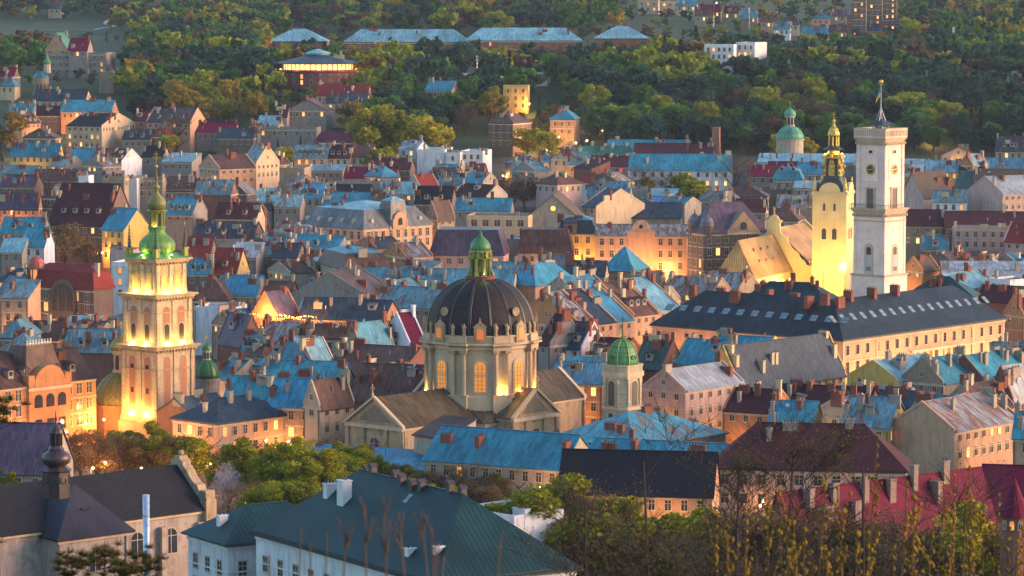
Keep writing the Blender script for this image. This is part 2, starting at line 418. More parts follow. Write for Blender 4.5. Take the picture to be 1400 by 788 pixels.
# ------------------------------------------------------------------ street lamps
LAMPS = []
def lamp_meshes():
    def fn():
        p = MB(); p.tube((0, 0, -.3), (0, 0, 5.6), .09, .06, 6); p.tube((0, 0, 5.6), (.9, 0, 6.0), .05, .04, 5); p.lathe([(.16, -.3), (.14, .7)], 8)
        hmb = MB(); hmb.lathe([(.12, 5.72), (.24, 5.85), (.2, 6.05), (.05, 6.12)], 8, 0, .95, 0)
        return mesh_of(p, 'lamp_post', [DARK]), mesh_of(hmb, 'lamp_head', [LAMP])
    return shared('lamp', fn)
def street_lamp(p, power=2500, color=(1, .44, .13), label=None, hgt=6.0, rad=.25):
    z = g(p[0], p[1]); k = max(.6, hgt/6)
    t = thing('street_lamp', label, 'street lamp', (p[0], p[1], z), rnd.uniform(0, 6), 'street lamps lit for the evening')
    a, b = lamp_meshes()
    for nm, me in (('post', a), ('lamp_head', b)):
        o = link(nm, me, t); o.scale = (1, 1, k)
    ld = bpy.data.lights.new('lamp_light', 'POINT'); ld.energy = power*.8; ld.color = color; ld.shadow_soft_size = rad
    lo = bpy.data.objects.new('lamp_light', ld); COL.objects.link(lo); lo.parent = t; lo.location = (.95, 0, 5.55*k)
    LAMPS.append(t); return t

# ------------------------------------------------------------------ houses
HOUSES = []; FOOT = []
def frame_of(cx, cy, l, r, a, he, d, dl, y0=260, D=None):
    C = at(cx, cy, D) if D else on(cx, cy, he, y0)
    X = Vector((math.cos(R(a)), math.sin(R(a)), 0)); Y = Vector((-X.y, X.x, 0))
    dC = C.y*CP - (C.z-CAMZ)*SP
    if dl is None:
        k = (l-700)/F; dl = (k*dC - C.x)/(k*X.y*CP - X.x)
    if r is not None and d is None:
        k = (r-700)/F; d = (k*dC - C.x)/(Y.x - k*Y.y*CP)
    if d is None: d = 12
    dl = min(150, max(4, abs(dl))); d = min(80, max(4, abs(d)))
    return C, X, Y, dl, d
def roofz(rg, x, y, hx, hy, H, rh):
    if rg == 'L': return H + rh*(1-abs(y)/hy)
    if rg == 'R': return H + rh*(1-abs(x)/hx)
    if rg in ('HL', 'HR', 'P'):
        e = min(hx, hy)
        if rg == 'P': return H + rh*(1-max(abs(x)/hx, abs(y)/hy))
        return H + rh*min(1, (hx-abs(x))/e, (hy-abs(y))/e)
    if rg == 'SL': return H + rh*(y+hy)/(2*hy)
    if rg == 'SR': return H + rh*(hx-x)/(2*hx)
    if rg in ('ML', 'MR', 'TL'): return H + rh*.75
    return H
def roof_build(mb, rg, hx, hy, H, rh, ov, fire):
    """roof slabs; mb material 0 = roof"""
    T = .22
    if rg in ('R', 'MR', 'SR', 'HR'):                        # swap axes: build the L version turned
        mb.M = Matrix.Rotation(R(90), 4, 'Z'); hx, hy = hy, hx; rg = rg[:-1] + 'L' if len(rg) > 1 else 'L'
    if rg == 'L':
        ex = hx - .2 if fire else hx + .35; ze = H - ov*rh/hy + T
        mb.slab([(-ex, -hy-ov, ze), (ex, -hy-ov, ze), (ex, 0, H+rh+T), (-ex, 0, H+rh+T)], T)
        mb.slab([(ex, hy+ov, ze), (-ex, hy+ov, ze), (-ex, 0, H+rh+T), (ex, 0, H+rh+T)], T)
        mb.box(-ex, ex, -.18, .18, H+rh+T-.02, H+rh+T+.1)
    elif rg in ('HL', 'P'):
        ax, ay = hx+ov, hy+ov; e = min(ax, ay) if rg == 'HL' else None
        ze = H + T
        if rg == 'P': rx, ry = .3, .3
        else: rx, ry = max(.3, ax-e), max(.05, ay-e)
        if rg == 'HL' and ax < ay: rx, ry = .05, ay-ax
        zr = H + rh + T
        A = [(-ax,-ay,ze),(ax,-ay,ze),(ax,ay,ze),(-ax,ay,ze)]; B = [(-rx,-ry,zr),(rx,-ry,zr),(rx,ry,zr),(-rx,ry,zr)]
        for i in range(4):
            j = (i+1) % 4; mb.slab([A[i], A[j], B[j], B[i]], T)
        mb.box(-rx-.1, rx+.1, -ry-.12, ry+.12, zr-.04, zr+.08)
        mb.box(-ax-.06, ax+.06, -ay-.06, -ay+.1, ze-.36, ze-.16, 1); mb.box(ax-.1, ax+.06, -ay+.1, ay, ze-.36, ze-.16, 1)
    elif rg in ('ML', 'TL'):
        ax, ay = hx+ov, hy+ov; i1 = min(hx, hy)*.28; ze = H+T; zm = H+rh*(.72 if rg == 'ML' else .96)+T; bx, by = ax-i1, ay-i1
        A = [(-ax,-ay,ze),(ax,-ay,ze),(ax,ay,ze),(-ax,ay,ze)]; B = [(-bx,-by,zm),(bx,-by,zm),(bx,by,zm),(-bx,by,zm)]
        e = min(bx, by); rx, ry = max(.3, bx-e), max(.3, by-e); zr = H+rh+T
        Cc = [(-rx,-ry,zr),(rx,-ry,zr),(rx,ry,zr),(-rx,ry,zr)]
        for i in range(4):
            j = (i+1) % 4; mb.slab([A[i], A[j], B[j], B[i]], T); mb.slab([B[i], B[j], Cc[j], Cc[i]], T, 2)
    elif rg == 'SL':
        mb.slab([(-hx-.3, -hy-ov, H-ov*rh/(2*hy)+T), (hx+.3, -hy-ov, H-ov*rh/(2*hy)+T), (hx+.3, hy+.2, H+rh+T), (-hx-.3, hy+.2, H+rh+T)], T)
    elif rg == 'F':
        mb.box(-hx+.3, hx-.3, -hy+.3, hy-.3, H-.1, H+.06)
    mb.M = I4
def house(cx, cy, l, r=None, rg='L', rf='teal', wl='grey', a=-41, he=13, rh=4.2, d=None, dl=None, fl=0, fr=0, ch=3, sk=None, dm=None,
          lit=.07, fire=None, gl=0, gr=0, ov=.5, label=None, cat='house', name='town_house', fh=3.5, sp=2.7, ww=1.05, wh=1.8, chm=None, D=None, y0=260, grp=None, mans2=None, ant=None, w0=.95):
    C, X, Y, Lx, Ly = frame_of(cx, cy, l, r, a, he, d, dl, y0, D)
    ctr = C - X*(Lx/2) + Y*(Ly/2); hx, hy = Lx/2, Ly/2
    z0 = min(g(*(ctr + X*(sx*hx) + Y*(sy*hy)).xy) for sx in (-1, 1) for sy in (-1, 1)) - .3
    H = C.z - z0
    if fire is None: fire = rg in ('L', 'R') and a < -20 and rf not in ('black',)
    t = thing(name, label, cat, (ctr.x, ctr.y, z0), R(a), grp)
    auto = label is None
    rm = roofmat(rf, rnd.randrange(5) if auto and rf not in ('pine', 'gold') else 0); wm = wallmat(wl)
    if sk is None: sk = rnd.choice([0, 0, 2, 3]) if auto and rg in ('L', 'R') and C.y < 1250 else 0
    if dm is None: dm = rnd.choice([0, 0, 0, 0, 2, 3]) if auto and rg in ('L', 'R') and rh > 4 and rf not in ('pale',) else 0
    if auto:
        ch += rnd.choice([0, 1, 2, 3])
        if not fl and rg != 'F' and wl != 'brick': fl = 1
        if not fr and rg in ('L', 'HL', 'HR', 'R') and rnd.random() < .5: fr = 1
    # ---- walls
    mb = MB()
    if rg == 'L': mb.ext([(-hx, -hy, 0), (-hx, hy, 0), (-hx, hy, H), (-hx, 0, H+rh), (-hx, -hy, H)], (2*hx, 0, 0))
    elif rg == 'R': mb.ext([(-hx, -hy, 0), (hx, -hy, 0), (hx, -hy, H), (0, -hy, H+rh), (-hx, -hy, H)], (0, 2*hy, 0))
    elif rg == 'SL': mb.ext([(-hx, -hy, 0), (-hx, hy, 0), (-hx, hy, H+rh), (-hx, -hy, H)], (2*hx, 0, 0))
    elif rg == 'SR': mb.ext([(-hx, -hy, 0), (hx, -hy, 0), (hx, -hy, H), (-hx, -hy, H+rh)], (0, 2*hy, 0))
    else: mb.box(-hx, hx, -hy, hy, 0, H)
    if rg == 'F':
        for q in ((-hx, hx, -hy, -hy+.3), (-hx, hx, hy-.3, hy), (-hx, -hx+.3, -hy+.3, hy-.3), (hx-.3, hx, -hy+.3, hy-.3)): mb.box(*q, H+.003, H+.7)
    if fire:
        for s in (-1, 1):
            w0, w1 = .28, .14
            if rg == 'L':
                x0, x1 = (hx-w0, hx+w1) if s > 0 else (-hx-w1, -hx+w0)
                for q in (-1, 1): mb.slab([(x0, q*hy, H+.55), (x1, q*hy, H+.55), (x1, 0, H+rh+.55), (x0, 0, H+rh+.55)], .7)
            elif rg == 'R':
                y0_, y1_ = (hy-w0, hy+w1) if s > 0 else (-hy-w1, -hy+w0)
                for q in (-1, 1): mb.slab([(q*hx, y0_, H+.55), (q*hx, y1_, H+.55), (0, y1_, H+rh+.55), (0, y0_, H+rh+.55)], .7)
    if fl: mb.box(-hx, hx+.2, -hy-.22, -hy, H-.75, H-.3, 1)
    if fr: mb.box(hx, hx+.22, -hy, hy, H-.75, H-.3, 1)
    for k in range(1, max(fl, fr)):
        zz = H-.75-k*fh+.05
        if fl: mb.box(-hx, hx, -hy-.09, -hy, zz, zz+.22, 1)
        if fr: mb.box(hx, hx+.09, -hy, hy, zz, zz+.22, 1)
    mb.build('wall', [wm, TRIM if wl not in ('white', 'bluew') else CHWH], t)
    # ---- roof
    mb = MB(); roof_build(mb, rg, hx, hy, H, rh, ov, fire)
    ro = mb.build('roof', [rm, DARK, roofmat(mans2 or rf)], t)
    # ---- windows
    slope_l = fl and rg != 'SR'
    for face, n, half in (('L', fl, hx), ('R', fr, hy)):
        if not n: continue
        m = max(1, int((2*half-1.2)/sp))
        while m*n > (95 - 0): m -= 1
        for q in range(n):
            for k in range(m):
                u = -half + .6 + (2*half-1.2)*(k+.5)/m
                z = H - w0 - wh - q*fh
                if z < .8: continue
                if face == 'L': window(t, u, -hy, z, 'L', ww, wh, rnd.random() < lit)
                else: window(t, hx, u, z, 'R', ww, wh, rnd.random() < lit)
    gab = (rg == 'L' and fr) or (rg == 'R' and fl)
    if gab and rh > 3.5:
        if rg == 'L': window(t, hx, 0, H+rh*.25, 'R', .8, 1.1)
        else: window(t, 0, -hy, H+rh*.25, 'L', .8, 1.1)
    # ---- chimneys, skylights, dormers on the roof
    for k in range(ch):
        for _ in range(6):
            if rg in ('R', 'HR', 'SR', 'MR'): x, y = rnd.uniform(-.15, .6)*hx, rnd.choice([rnd.uniform(-.85, .85), rnd.choice([-.93, .93])])*hy
            else: y, x = rnd.uniform(-.6, .15)*hy, rnd.choice([rnd.uniform(-.85, .85), rnd.choice([-.93, .93])])*hx
            z = roofz(rg, x, y, hx, hy, H, rh)
            if z > H + .35*rh: break
        chimney(ro, x, y, z, chm)
    if auto and rg != 'P':
        for k in range(rnd.randint(1, 3)):
            x, y = rnd.uniform(-.8, .8)*hx, rnd.uniform(-.8, .2)*hy
            link('vent_pipe', pipe_mesh(), ro, (x, y, roofz(rg, x, y, hx, hy, H, rh)))
        if rnd.random() < .3:
            x, y = rnd.uniform(-.7, .7)*hx, rnd.uniform(-.7, -.2)*hy
            link('roof_hatch', hatch_mesh(), ro, (x, y, roofz(rg, x, y, hx, hy, H, rh)+.1), rnd.choice([0, R(90)]))
    if auto and C.y < 1150:
        for u in (-hx+.3, hx-.3): link('downpipe', down_mesh(), t, (u, -hy-.14, H-.5))
    nv = rnd.random()
    if ant is None: ant = 1 if nv < .3 else 0
    for k in range(ant):
        x, y = rnd.uniform(-.6, .6)*hx, rnd.uniform(-.3, .3)*hy
        link('antenna', ant_mesh(), ro, (x, y, roofz(rg, x, y, hx, hy, H, rh)), rnd.uniform(0, 3))
    if nv > .88 and rg != 'P':
        x, y = rnd.uniform(-.5, .7)*hx, rnd.uniform(-.6, 0)*hy
        link('satellite_dish', dish_mesh(), ro, (x, y, roofz(rg, x, y, hx, hy, H, rh)+.5), rnd.uniform(-.6, .3))
    swap = rg in ('R', 'HR', 'SR')
    half, dep = (hy, hx) if swap else (hx, hy)
    full = 2*dep if rg[0] == 'S' else dep
    ang = math.atan2(rh, full)
    for cnt, kind in ((sk, 's'), (dm, 'd')):
        for k in range(cnt):
            u = half*(-.8 + 1.6*(k+.5)/cnt); v = -dep*(.55 if kind == 's' else .68)
            x, y = (-v, u) if swap else (u, v)
            z = roofz(rg, x, y, hx, hy, H, rh)
            if kind == 's':
                o = link('skylight', shared(('s', 1.0, 1.5), lambda: None) or sky_mesh2(), ro, (x, y, z+.24))
                o.rotation_euler = (Matrix.Rotation(R(90) if swap else 0, 3, 'Z') @ Matrix.Rotation(ang, 3, 'X')).to_euler()
            else:
                link('dormer', dorm_mesh(rf), ro, (x, y, z+.2), R(90) if swap else 0)
    # ---- street lamps along the visible faces
    for face, pw in (('L', gl), ('R', gr)):
        if not pw: continue
        Ln = Lx if face == 'L' else Ly; n = max(1, round(Ln/15))
        for k in range(n):
            u = (k+.5)/n*Ln
            p = (C - X*u - Y*4.5) if face == 'L' else (C + Y*u + X*4.5)
            street_lamp(p, pw)
    HOUSES.append(dict(o=t, rf=rf, wl=wl, rg=rg, ch=ch, sk=sk, dm=dm, p=proj((ctr.x, ctr.y, z0+H+rh*.5)), sz=Lx*Ly, fl=max(fl, fr), custom=bool(label)))
    FOOT.append((ctr.x, ctr.y, hx, hy, R(a)))
    t['H'] = H
    del t['H']
    return t, H, hx, hy, ro
def sky_mesh2():
    LIB[('s', 1.0, 1.5)] = None
    LIB[('s', 1.0, 1.5)] = sky_mesh(1.0, 1.5)
    return LIB[('s', 1.0, 1.5)]
sky_mesh2()
def hf(l, r, cy, rg='L', rf='teal', wl='grey', d=13, a=-8, **k):    # a house seen nearly square on: eave from l to r
    return house(r, cy, l, None, rg, rf, wl, a=a, d=d, **k)

# ------------------------------------------------------------------ the old town, read roof by roof from far to near
h = house
# far left slope
hf(67, 145, 74, 'F', 'rusty', 'grey', 18, he=12, fl=3, ch=0, label='long grey school block with flat roof below the park meadow', name='school_building', cat='school', sp=3.4)
hf(62, 92, 67, 'R', 'green', 'peach', 16, he=14, rh=8, ch=2, fl=1, label='peach gabled house with steep roof behind the grey school block', fire=0)
hf(93, 119, 69, 'L', 'magenta', 'grey', 12, he=14, rh=6, ch=1)
hf(45, 116, 138, 'L', 'slate', 'cream', he=9, rh=5, fl=1, ch=2)
hf(83, 152, 153, 'L', 'teal', 'orange', he=11, rh=5, fl=1, gl=900, ch=4)
hf(11, 42, 158, 'L', 'teal', 'grey', he=9, rh=5, ch=2, dm=2)
hf(43, 82, 158, 'L', 'maroon', 'brown', he=8, rh=4, ch=1)
h(30, 169, 8, 56, 'R', 'brown', 'peach', a=-35, he=12, fr=2, gr=900, ch=2, lit=.15)
h(139, 173, 90, 185, 'L', 'black', 'cream', a=-22, he=15, rh=5, fl=3, ch=5, lit=.22, fire=1, fr=1)
h(75, 189, 31, 84, 'R', 'brown', 'brown', a=-15, he=12, rh=4, ch=1, fl=1, lit=.3)
h(260, 168, 200, 281, 'L', 'slate', 'peach', a=-15, he=14, rh=6, fl=2, ch=3, fire=1, gl=500)
hf(185, 200, 165, 'L', 'maroon', 'orange', 10, he=10, ch=0)
hf(205, 232, 187, 'R', 'red', 'brick', 12, he=10, rh=4, fl=2, ch=1, fire=0)
hf(167, 205, 191, 'L', 'slate', 'tan', he=9, dm=2, ch=2)
hf(268, 320, 181, 'L', 'magenta', 'grey', he=9, rh=4, ch=1)
hf(296, 346, 189, 'L', 'slate', 'brown', he=10, rh=4, ch=2, fl=1, lit=.2)
hf(335, 352, 180, 'R', 'brown', 'grey', he=12, ch=0)
# left, second row back
h(80, 213, 14, 87, 'L', 'teal', 'yellow', a=-14, he=12, rh=5, fl=2, ch=3, lit=.2, gl=500)
hf(94, 127, 221, 'L', 'teal', 'brown', he=11, rh=5, ch=2)
hf(128, 150, 218, 'L', 'brown', 'tan', he=12, ch=2, fl=1)
h(166, 222, 147, 194, 'L', 'maroon', 'white', a=-30, he=13, rh=5, ch=3, fl=1, lit=.4)
hf(194, 222, 215, 'L', 'black', 'grey', he=13, ch=2)
h(262, 222, 221, None, 'SL', 'pale', 'grey', a=-12, d=14, he=12, rh=3, ch=1)
hf(0, 48, 238, 'L', 'teal', 'green', 12, he=10, rh=3, ch=1)
hf(0, 36, 246, 'SL', 'blue', 'pink', 14, he=8, rh=2, ch=1)
hf(46, 107, 247, 'L', 'brown', 'brown', he=10, rh=4, ch=5)
hf(107, 121, 243, 'F', 'zinc', 'white', 8, he=13, ch=0)
hf(73, 125, 259, 'F', 'teal', 'pink', 12, he=10, ch=1, fl=1)
h(170, 244, 139, 176, 'F', 'grey', 'tan', a=-14, he=19, ch=3, fr=1)
h(222, 246, 187, 226, 'F', 'grey', 'tan', a=-14, he=17, ch=4, fl=2)
hf(176, 187, 247, 'F', 'teal', 'white', 10, he=17, ch=1)
hf(0, 47, 256, 'L', 'purple', 'brown', he=9, ch=3)
h(52, 284, 0, 56, 'L', 'purple', 'orange', a=-15, he=13, rh=5, fl=2, gl=1200, ch=3, lit=.1)
h(93, 271, 51, 97, 'F', 'brown', 'brown', a=-15, he=16, fl=3, ch=2, lit=.03)
h(145, 309, 66, None, 'L', 'maroon', 'brown', a=-18, d=24, he=13, rh=14, ch=6, fl=2, fire=0, dm=4, sk=0, label='large steep maroon roofed hall left of the bright yellow gable', cat='hall', name='steep_roofed_hall')
h(169, 315, 139, 207, 'L', 'teal', 'yellow', a=-38, he=14, rh=7, fl=3, lit=.3, gr=900, ch=2, sk=0, dm=0, label='bright yellow blank gable with teal roof left of the bell tower cap', d=None, fire=0)
hf(0, 57, 319, 'L', 'teal', 'grey', he=11, rh=5, ch=2, dm=2)
hf(0, 30, 345, 'L', 'pale', 'grey', he=11, ch=1)
hf(30, 60, 338, 'L', 'teal', 'bluew', he=12, rh=6, ch=1)
h(263, 294, 224, 292, 'L', 'teal', 'grey', a=-16, d=15, he=13, rh=6, ch=3, sk=3, dm=3, fire=1)
hf(266, 315, 266, 'L', 'teal', 'brick', he=12, rh=5, ch=3)
h(300, 231, 272, 350, 'R', 'brown', 'peach', a=-55, he=14, rh=5, fr=3, ch=3, gr=500)
h(350, 224, 331, 382, 'L', 'pale', 'cream', a=-30, he=14, rh=7, fr=2, fl=2, ch=2)
h(350, 299, 294, None, 'L', 'maroon', 'cream', a=-10, d=13, he=13, rh=5, fl=2, ch=3, dm=2)
hf(215, 262, 258, 'L', 'brown', 'grey', he=10, ch=3)
hf(222, 290, 262, 'L', 'brown', 'grey', he=9, ch=2)
h(345, 326, 263, None, 'L', 'slate', 'brown', a=-12, d=15, he=12, rh=5, ch=4)
hf(253, 286, 352, 'L', 'red', 'brown', he=13, rh=6, ch=1, sk=2)
h(323, 373, 288, None, 'L', 'red', 'yellow', a=-14, d=13, he=12, rh=7, ch=2, dm=1, sk=2)
hf(312, 350, 353, 'SL', 'zinc', 'grey', 14, he=12, rh=4, ch=1)
hf(253, 286, 375, 'L', 'teal', 'brown', he=12, ch=2)
hf(286, 330, 330, 'F', 'grey', 'grey', he=12, ch=2)
h(176, 362, 152, None, 'F', 'zinc', 'white', a=-14, d=12, he=16, fl=3, ch=1, label='white flat roofed block just left of the green capped bell tower')
hf(150, 182, 345, 'F', 'maroon', 'pink', 12, he=14, ch=3)
# middle, far rows
h(446, 151, 392, None, 'R', 'brown', 'grey', a=-6, d=18, he=14, rh=5, ch=3, fl=1, lit=.3, label='gable ended grey house with white lower wall below the round fort')
hf(446, 500, 141, 'L', 'slate', 'cream', he=12, ch=3, fl=1)
hf(374, 392, 160, 'L', 'maroon', 'pink', 10, he=12, rh=5, ch=1, dm=1)
hf(432, 502, 131, 'L', 'red', 'cream', he=10, rh=5, ch=2)
h(432, 177, 350, None, 'F', 'grey', 'grey', a=-6, d=14, he=12, ch=2, fl=1, lit=.4, sp=5)
hf(352, 380, 172, 'L', 'pale', 'tan', he=11, ch=1)
h(490, 195, 430, None, 'SL', 'magenta', 'white', a=-10, d=14, he=10, rh=4, fl=1, ch=0, label='white modern house with sloping magenta roof and top window strip')
hf(485, 536, 188, 'L', 'brown', 'beige', he=11, ch=3)
h(617, 124, 581, None, 'L', 'teal', 'tan', a=-20, d=12, he=12, ch=2, fl=2)
h(722, 119, 688, None, 'F', 'teal', 'yellow', a=-4, d=12, he=13, fl=3, ch=0, label='yellow three storey house among dark trees on the hill')
h(701, 169, 668, 727, 'HL', 'brown', 'brown', a=-25, he=15, rh=4, fl=3, fr=3, lit=.1, gr=700, ch=2)
h(785, 164, 752, None, 'HL', 'teal', 'tan', a=-12, d=14, he=13, rh=5, fl=2, ch=2, gl=500)
hf(625, 672, 103, 'F', 'pale', 'white', he=6, ch=0)
hf(711, 748, 101, 'F', 'pale', 'white', he=6, ch=0)
h(447, 216, 402, None, 'L', 'teal', 'peach', a=-6, d=12, he=12, rh=5, fl=1, ch=2, dm=5, lit=.4, gl=300)
hf(447, 478, 216, 'L', 'maroon', 'cream', he=12, rh=5, fl=1, ch=2, dm=3)
hf(478, 508, 215, 'L', 'brown', 'cream', he=12, rh=5, fl=1, ch=2)
hf(418, 468, 234, 'SL', 'pale', 'tan', 12, he=9, rh=2, fl=1, ch=1)
hf(470, 540, 244, 'L', 'magenta', 'brown', he=8, rh=4, ch=3)
hf(425, 520, 252, 'F', 'grey', 'grey', 14, he=12, ch=3)
hf(382, 416, 232, 'F', 'grey', 'tan', 14, he=14, ch=1)
h(569, 204, 545, None, 'L', 'pale', 'bluew', a=-18, d=16, he=14, rh=3, fl=2, ch=1, lit=.5)
h(608, 207, 570, None, 'F', 'pale', 'white', a=-8, d=22, he=14, ch=2)
hf(609, 629, 211, 'F', 'teal', 'white', he=13, ch=1, fl=2)
h(660, 209, 629, 684, 'F', 'pale', 'white', a=-12, d=18, he=13, ch=2, fl=1)
h(575, 258, 556, 601, 'R', 'red', 'beige', a=-48, he=11, rh=5, sk=4, ch=1, fr=1, label='red roof with pale skylights above a low white house left of bare trees')
hf(590, 625, 246, 'L', 'brown', 'grey', 16, he=10, ch=2)
hf(635, 660, 240, 'L', 'brown', 'brown', 14, he=10, ch=2)
hf(505, 560, 232, 'L', 'maroon', 'brown', 14, he=9, ch=4)
hf(567, 616, 279, 'L', 'black', 'brown', 16, he=12, rh=6, ch=2)
h(665, 270, 618, None, 'L', 'maroon', 'beige', a=-35, d=14, he=12, ch=2, fr=0)
hf(622, 697, 288, 'L', 'teal', 'grey', 12, he=12, rh=4, ch=4)
h(722, 298, 638, None, 'F', 'slate', 'cream', a=-10, d=16, he=14, fl=1, ch=0, sp=4, wh=2.2, ww=2)
hf(407, 440, 271, 'L', 'blue', 'cream', 14, he=12, rh=5, ch=2)
hf(350, 378, 275, 'L', 'pale', 'cream', 14, he=11, ch=2)
hf(376, 410, 283, 'L', 'pale', 'grey', 12, he=11, ch=3)
h(503, 273, 440, None, 'L', 'black', 'brown', a=-6, d=18, he=11, rh=5, ch=2)
hf(442, 515, 281, 'L', 'teal', 'grey', 14, he=11, ch=5)
h(548, 278, 503, None, 'HL', 'brown', 'grey', a=-10, d=14, he=12, ch=3)
hf(520, 566, 265, 'L', 'pale', 'grey', 12, he=10, ch=4)
h(598, 300, 582, 622, 'R', 'brown', 'tan', a=-45, he=15, rh=6, fr=2, fl=1, ch=2, label='brown corner house with a pointed turret right of the pale mansard palace')
h(440, 327, 350, None, 'HL', 'rusty', 'peach', a=-15, d=16, he=13, ch=4)
h(460, 342, 358, None, 'L', 'teal', 'grey', a=-20, d=14, he=12, ch=6)
h(468, 368, 435, 533, 'ML', 'brown', 'beige', a=-68, d=None, he=15, rh=6, fr=2, ch=3, label='beige house with brown mansard roof and small white dormers', mans2='teal')
h(555, 352, 523, 592, 'R', 'rusty', 'orange', a=-60, he=13, rh=4, fr=2, ch=4, gr=900)
h(405, 353, 372, None, 'L', 'slate', 'brown', a=-14, d=12, he=14, ch=3, fl=1)
hf(404, 436, 351, 'F', 'slate', 'brown', 12, he=14, ch=4, fl=1, lit=.8)
hf(350, 374, 348, 'L', 'teal', 'brown', 12, he=12, ch=4)
# middle right, far rows
hf(866, 974, 214, 'L', 'maroon', 'brick', 14, he=9, rh=5, ch=6)
h(1000, 233, 860, None, 'L', 'teal', 'white', a=-5, d=14, he=12, rh=6, fl=3, ch=6, chm=CHCR, label='long white three storey building with plain teal roof behind bare trees', lit=.1, sp=3.6)
hf(830, 942, 206, 'L', 'teal', 'cream', 10, he=10, ch=3)
hf(807, 859, 228, 'L', 'maroon', 'grey', 12, he=9, rh=4, ch=2, fl=1, lit=.15)
hf(775, 858, 214, 'L', 'green', 'cream', 12, he=8, rh=4, ch=4, chm=CHCR)
hf(730, 757, 224, 'HL', 'pale', 'grey', 12, he=9, ch=1)
hf(765, 805, 222, 'L', 'teal', 'tan', 12, he=10, ch=2)
h(744, 236, 700, None, 'L', 'pale', 'grey', a=-12, d=14, he=10, ch=2)
h(762, 253, 733, 796, 'HR', 'brown', 'pink', a=-45, he=12, fr=1, ch=3)
hf(795, 834, 250, 'L', 'red', 'white', 10, he=8, rh=3, ch=2)
hf(803, 860, 268, 'L', 'teal', 'grey', 13, he=11, rh=5, ch=3)
hf(829, 859, 268, 'F', 'grey', 'white', 10, he=11, ch=0)
hf(885, 924, 268, 'SL', 'pale', 'beige', 12, he=9, rh=2, ch=2, fl=1)
hf(860, 886, 262, 'F', 'grey', 'grey', 12, he=10, ch=1)
h(931, 298, 815, None, 'L', 'slate', 'tan', a=-4, d=16, he=9, rh=5, ch=0, label='long low slate grey hall behind the dark conifer', cat='hall', name='long_hall')
h(791, 298, 720, None, 'R', 'tan', 'beige', a=-6, d=26, he=13, rh=8, ch=0, fl=0, label='broad beige gable with a round lit clock', name='clock_gable_house', fire=0)
h(815, 284, 795, None, 'L', 'slate', 'cream', a=-50, d=24, he=14, rh=6, fr=0, fl=2, ch=2)
h(737, 330, 690, None, 'F', 'teal', 'pink', a=-8, d=16, he=14, ch=1)
hf(1023, 1062, 241, 'L', 'magenta', 'grey', 14, he=10, rh=4, ch=2)
hf(1050, 1090, 236, 'L', 'magenta', 'grey', 12, he=10, rh=4, ch=1)
hf(1036, 1168, 223, 'SL', 'pale', 'grey', 14, he=10, rh=3, ch=3)
hf(1168, 1270, 227, 'SL', 'pale', 'grey', 14, he=10, rh=2, ch=3)
h(1096, 247, 1057, None, 'ML', 'teal', 'grey', a=-8, d=14, he=11, rh=5, ch=3, dm=2)
hf(1090, 1135, 238, 'L', 'blue', 'grey', 12, he=10, ch=4)
hf(1085, 1140, 258, 'SL', 'pale', 'grey', 14, he=11, rh=2, ch=2)
hf(1062, 1106, 284, 'L', 'rusty', 'brick', 13, he=11, ch=2)
hf(985, 1048, 270, 'HL', 'brown', 'beige', 14, he=10, ch=3)
hf(1030, 1080, 262, 'F', 'brown', 'brown', 14, he=9, ch=4)
h(1091, 302, 1048, None, 'HL', 'brown', 'beige', a=-14, d=16, he=14, rh=5, fl=2, ch=2)
hf(1000, 1046, 290, 'L', 'maroon', 'tan', 14, he=12, ch=2)
hf(1092, 1112, 290, 'F', 'grey', 'tan', 14, he=15, ch=1)
h(1330, 226, 1312, 1351, 'R', 'pale', 'orange', a=-45, he=12, fr=1, gr=400, ch=2)
h(1400, 207, 1361, None, 'L', 'slate', 'beige', a=-12, d=16, he=11, rh=6, ch=3)
hf(1236, 1262, 240, 'L', 'zinc', 'tan', 12, he=10, ch=2)
hf(1266, 1312, 235, 'L', 'pale', 'yellow', 12, he=9, ch=2, fl=1, lit=.5)
hf(1312, 1345, 236, 'L', 'maroon', 'brown', 12, he=9, ch=2)
hf(1345, 1405, 232, 'L', 'blue', 'grey', 12, he=9, ch=3)
h(1263, 270, 1231, 1306, 'R', 'tan', 'pink', a=-50, d=None, he=13, rh=9, ch=4, chm=BRICK, fire=0, label='steep tan roof over a blank pink gable right of the clock tower')
h(1338, 258, 1304, None, 'SL', 'dgreen', 'white', a=-20, d=13, he=12, rh=6, ch=0, sk=0, label='sloping green glazed roof with white sides between tan and pink gables')
h(1322, 277, 1275, None, 'L', 'teal', 'white', a=-8, d=12, he=13, rh=4, fl=2, ch=2)
h(1371, 266, 1322, 1440, 'R', 'zinc', 'pink', a=-60, he=16, rh=6, fr=3, ch=4, lit=.03, label='large pink block with blank gable and pale grey roof at right')
hf(1332, 1410, 251, 'L', 'tan', 'brown', 14, he=14, rh=5, ch=3)
h(1290, 309, 1233, None, 'L', 'maroon', 'tan', a=-10, d=14, he=14, rh=5, fl=2, ch=1, sk=3, lit=.2)
h(1410, 312, 1292, None, 'L', 'maroon', 'brown', a=-6, d=16, he=14, rh=5, ch=2)
h(1390, 314, 1302, None, 'F', 'grey', 'pink', a=-12, d=9, he=15, fl=2, ch=5, chm=CHCR, label='pink house with battlement like parapet in front of long maroon roof')
h(1410, 332, 1372, None, 'L', 'red', 'pink', a=-30, d=14, he=13, rh=6, fl=1, ch=1)
hf(1260, 1296, 341, 'L', 'teal', 'brown', 10, he=10, ch=2)
h(1302, 362, 1254, 1345, 'HR', 'brown', 'brick', a=-30, he=9, rh=3, ch=2)
h(1262, 371, 1235, 1285, 'R', 'tan', 'orange', a=-48, he=12, rh=4, fr=0, sk=2, ch=0, gl=500)
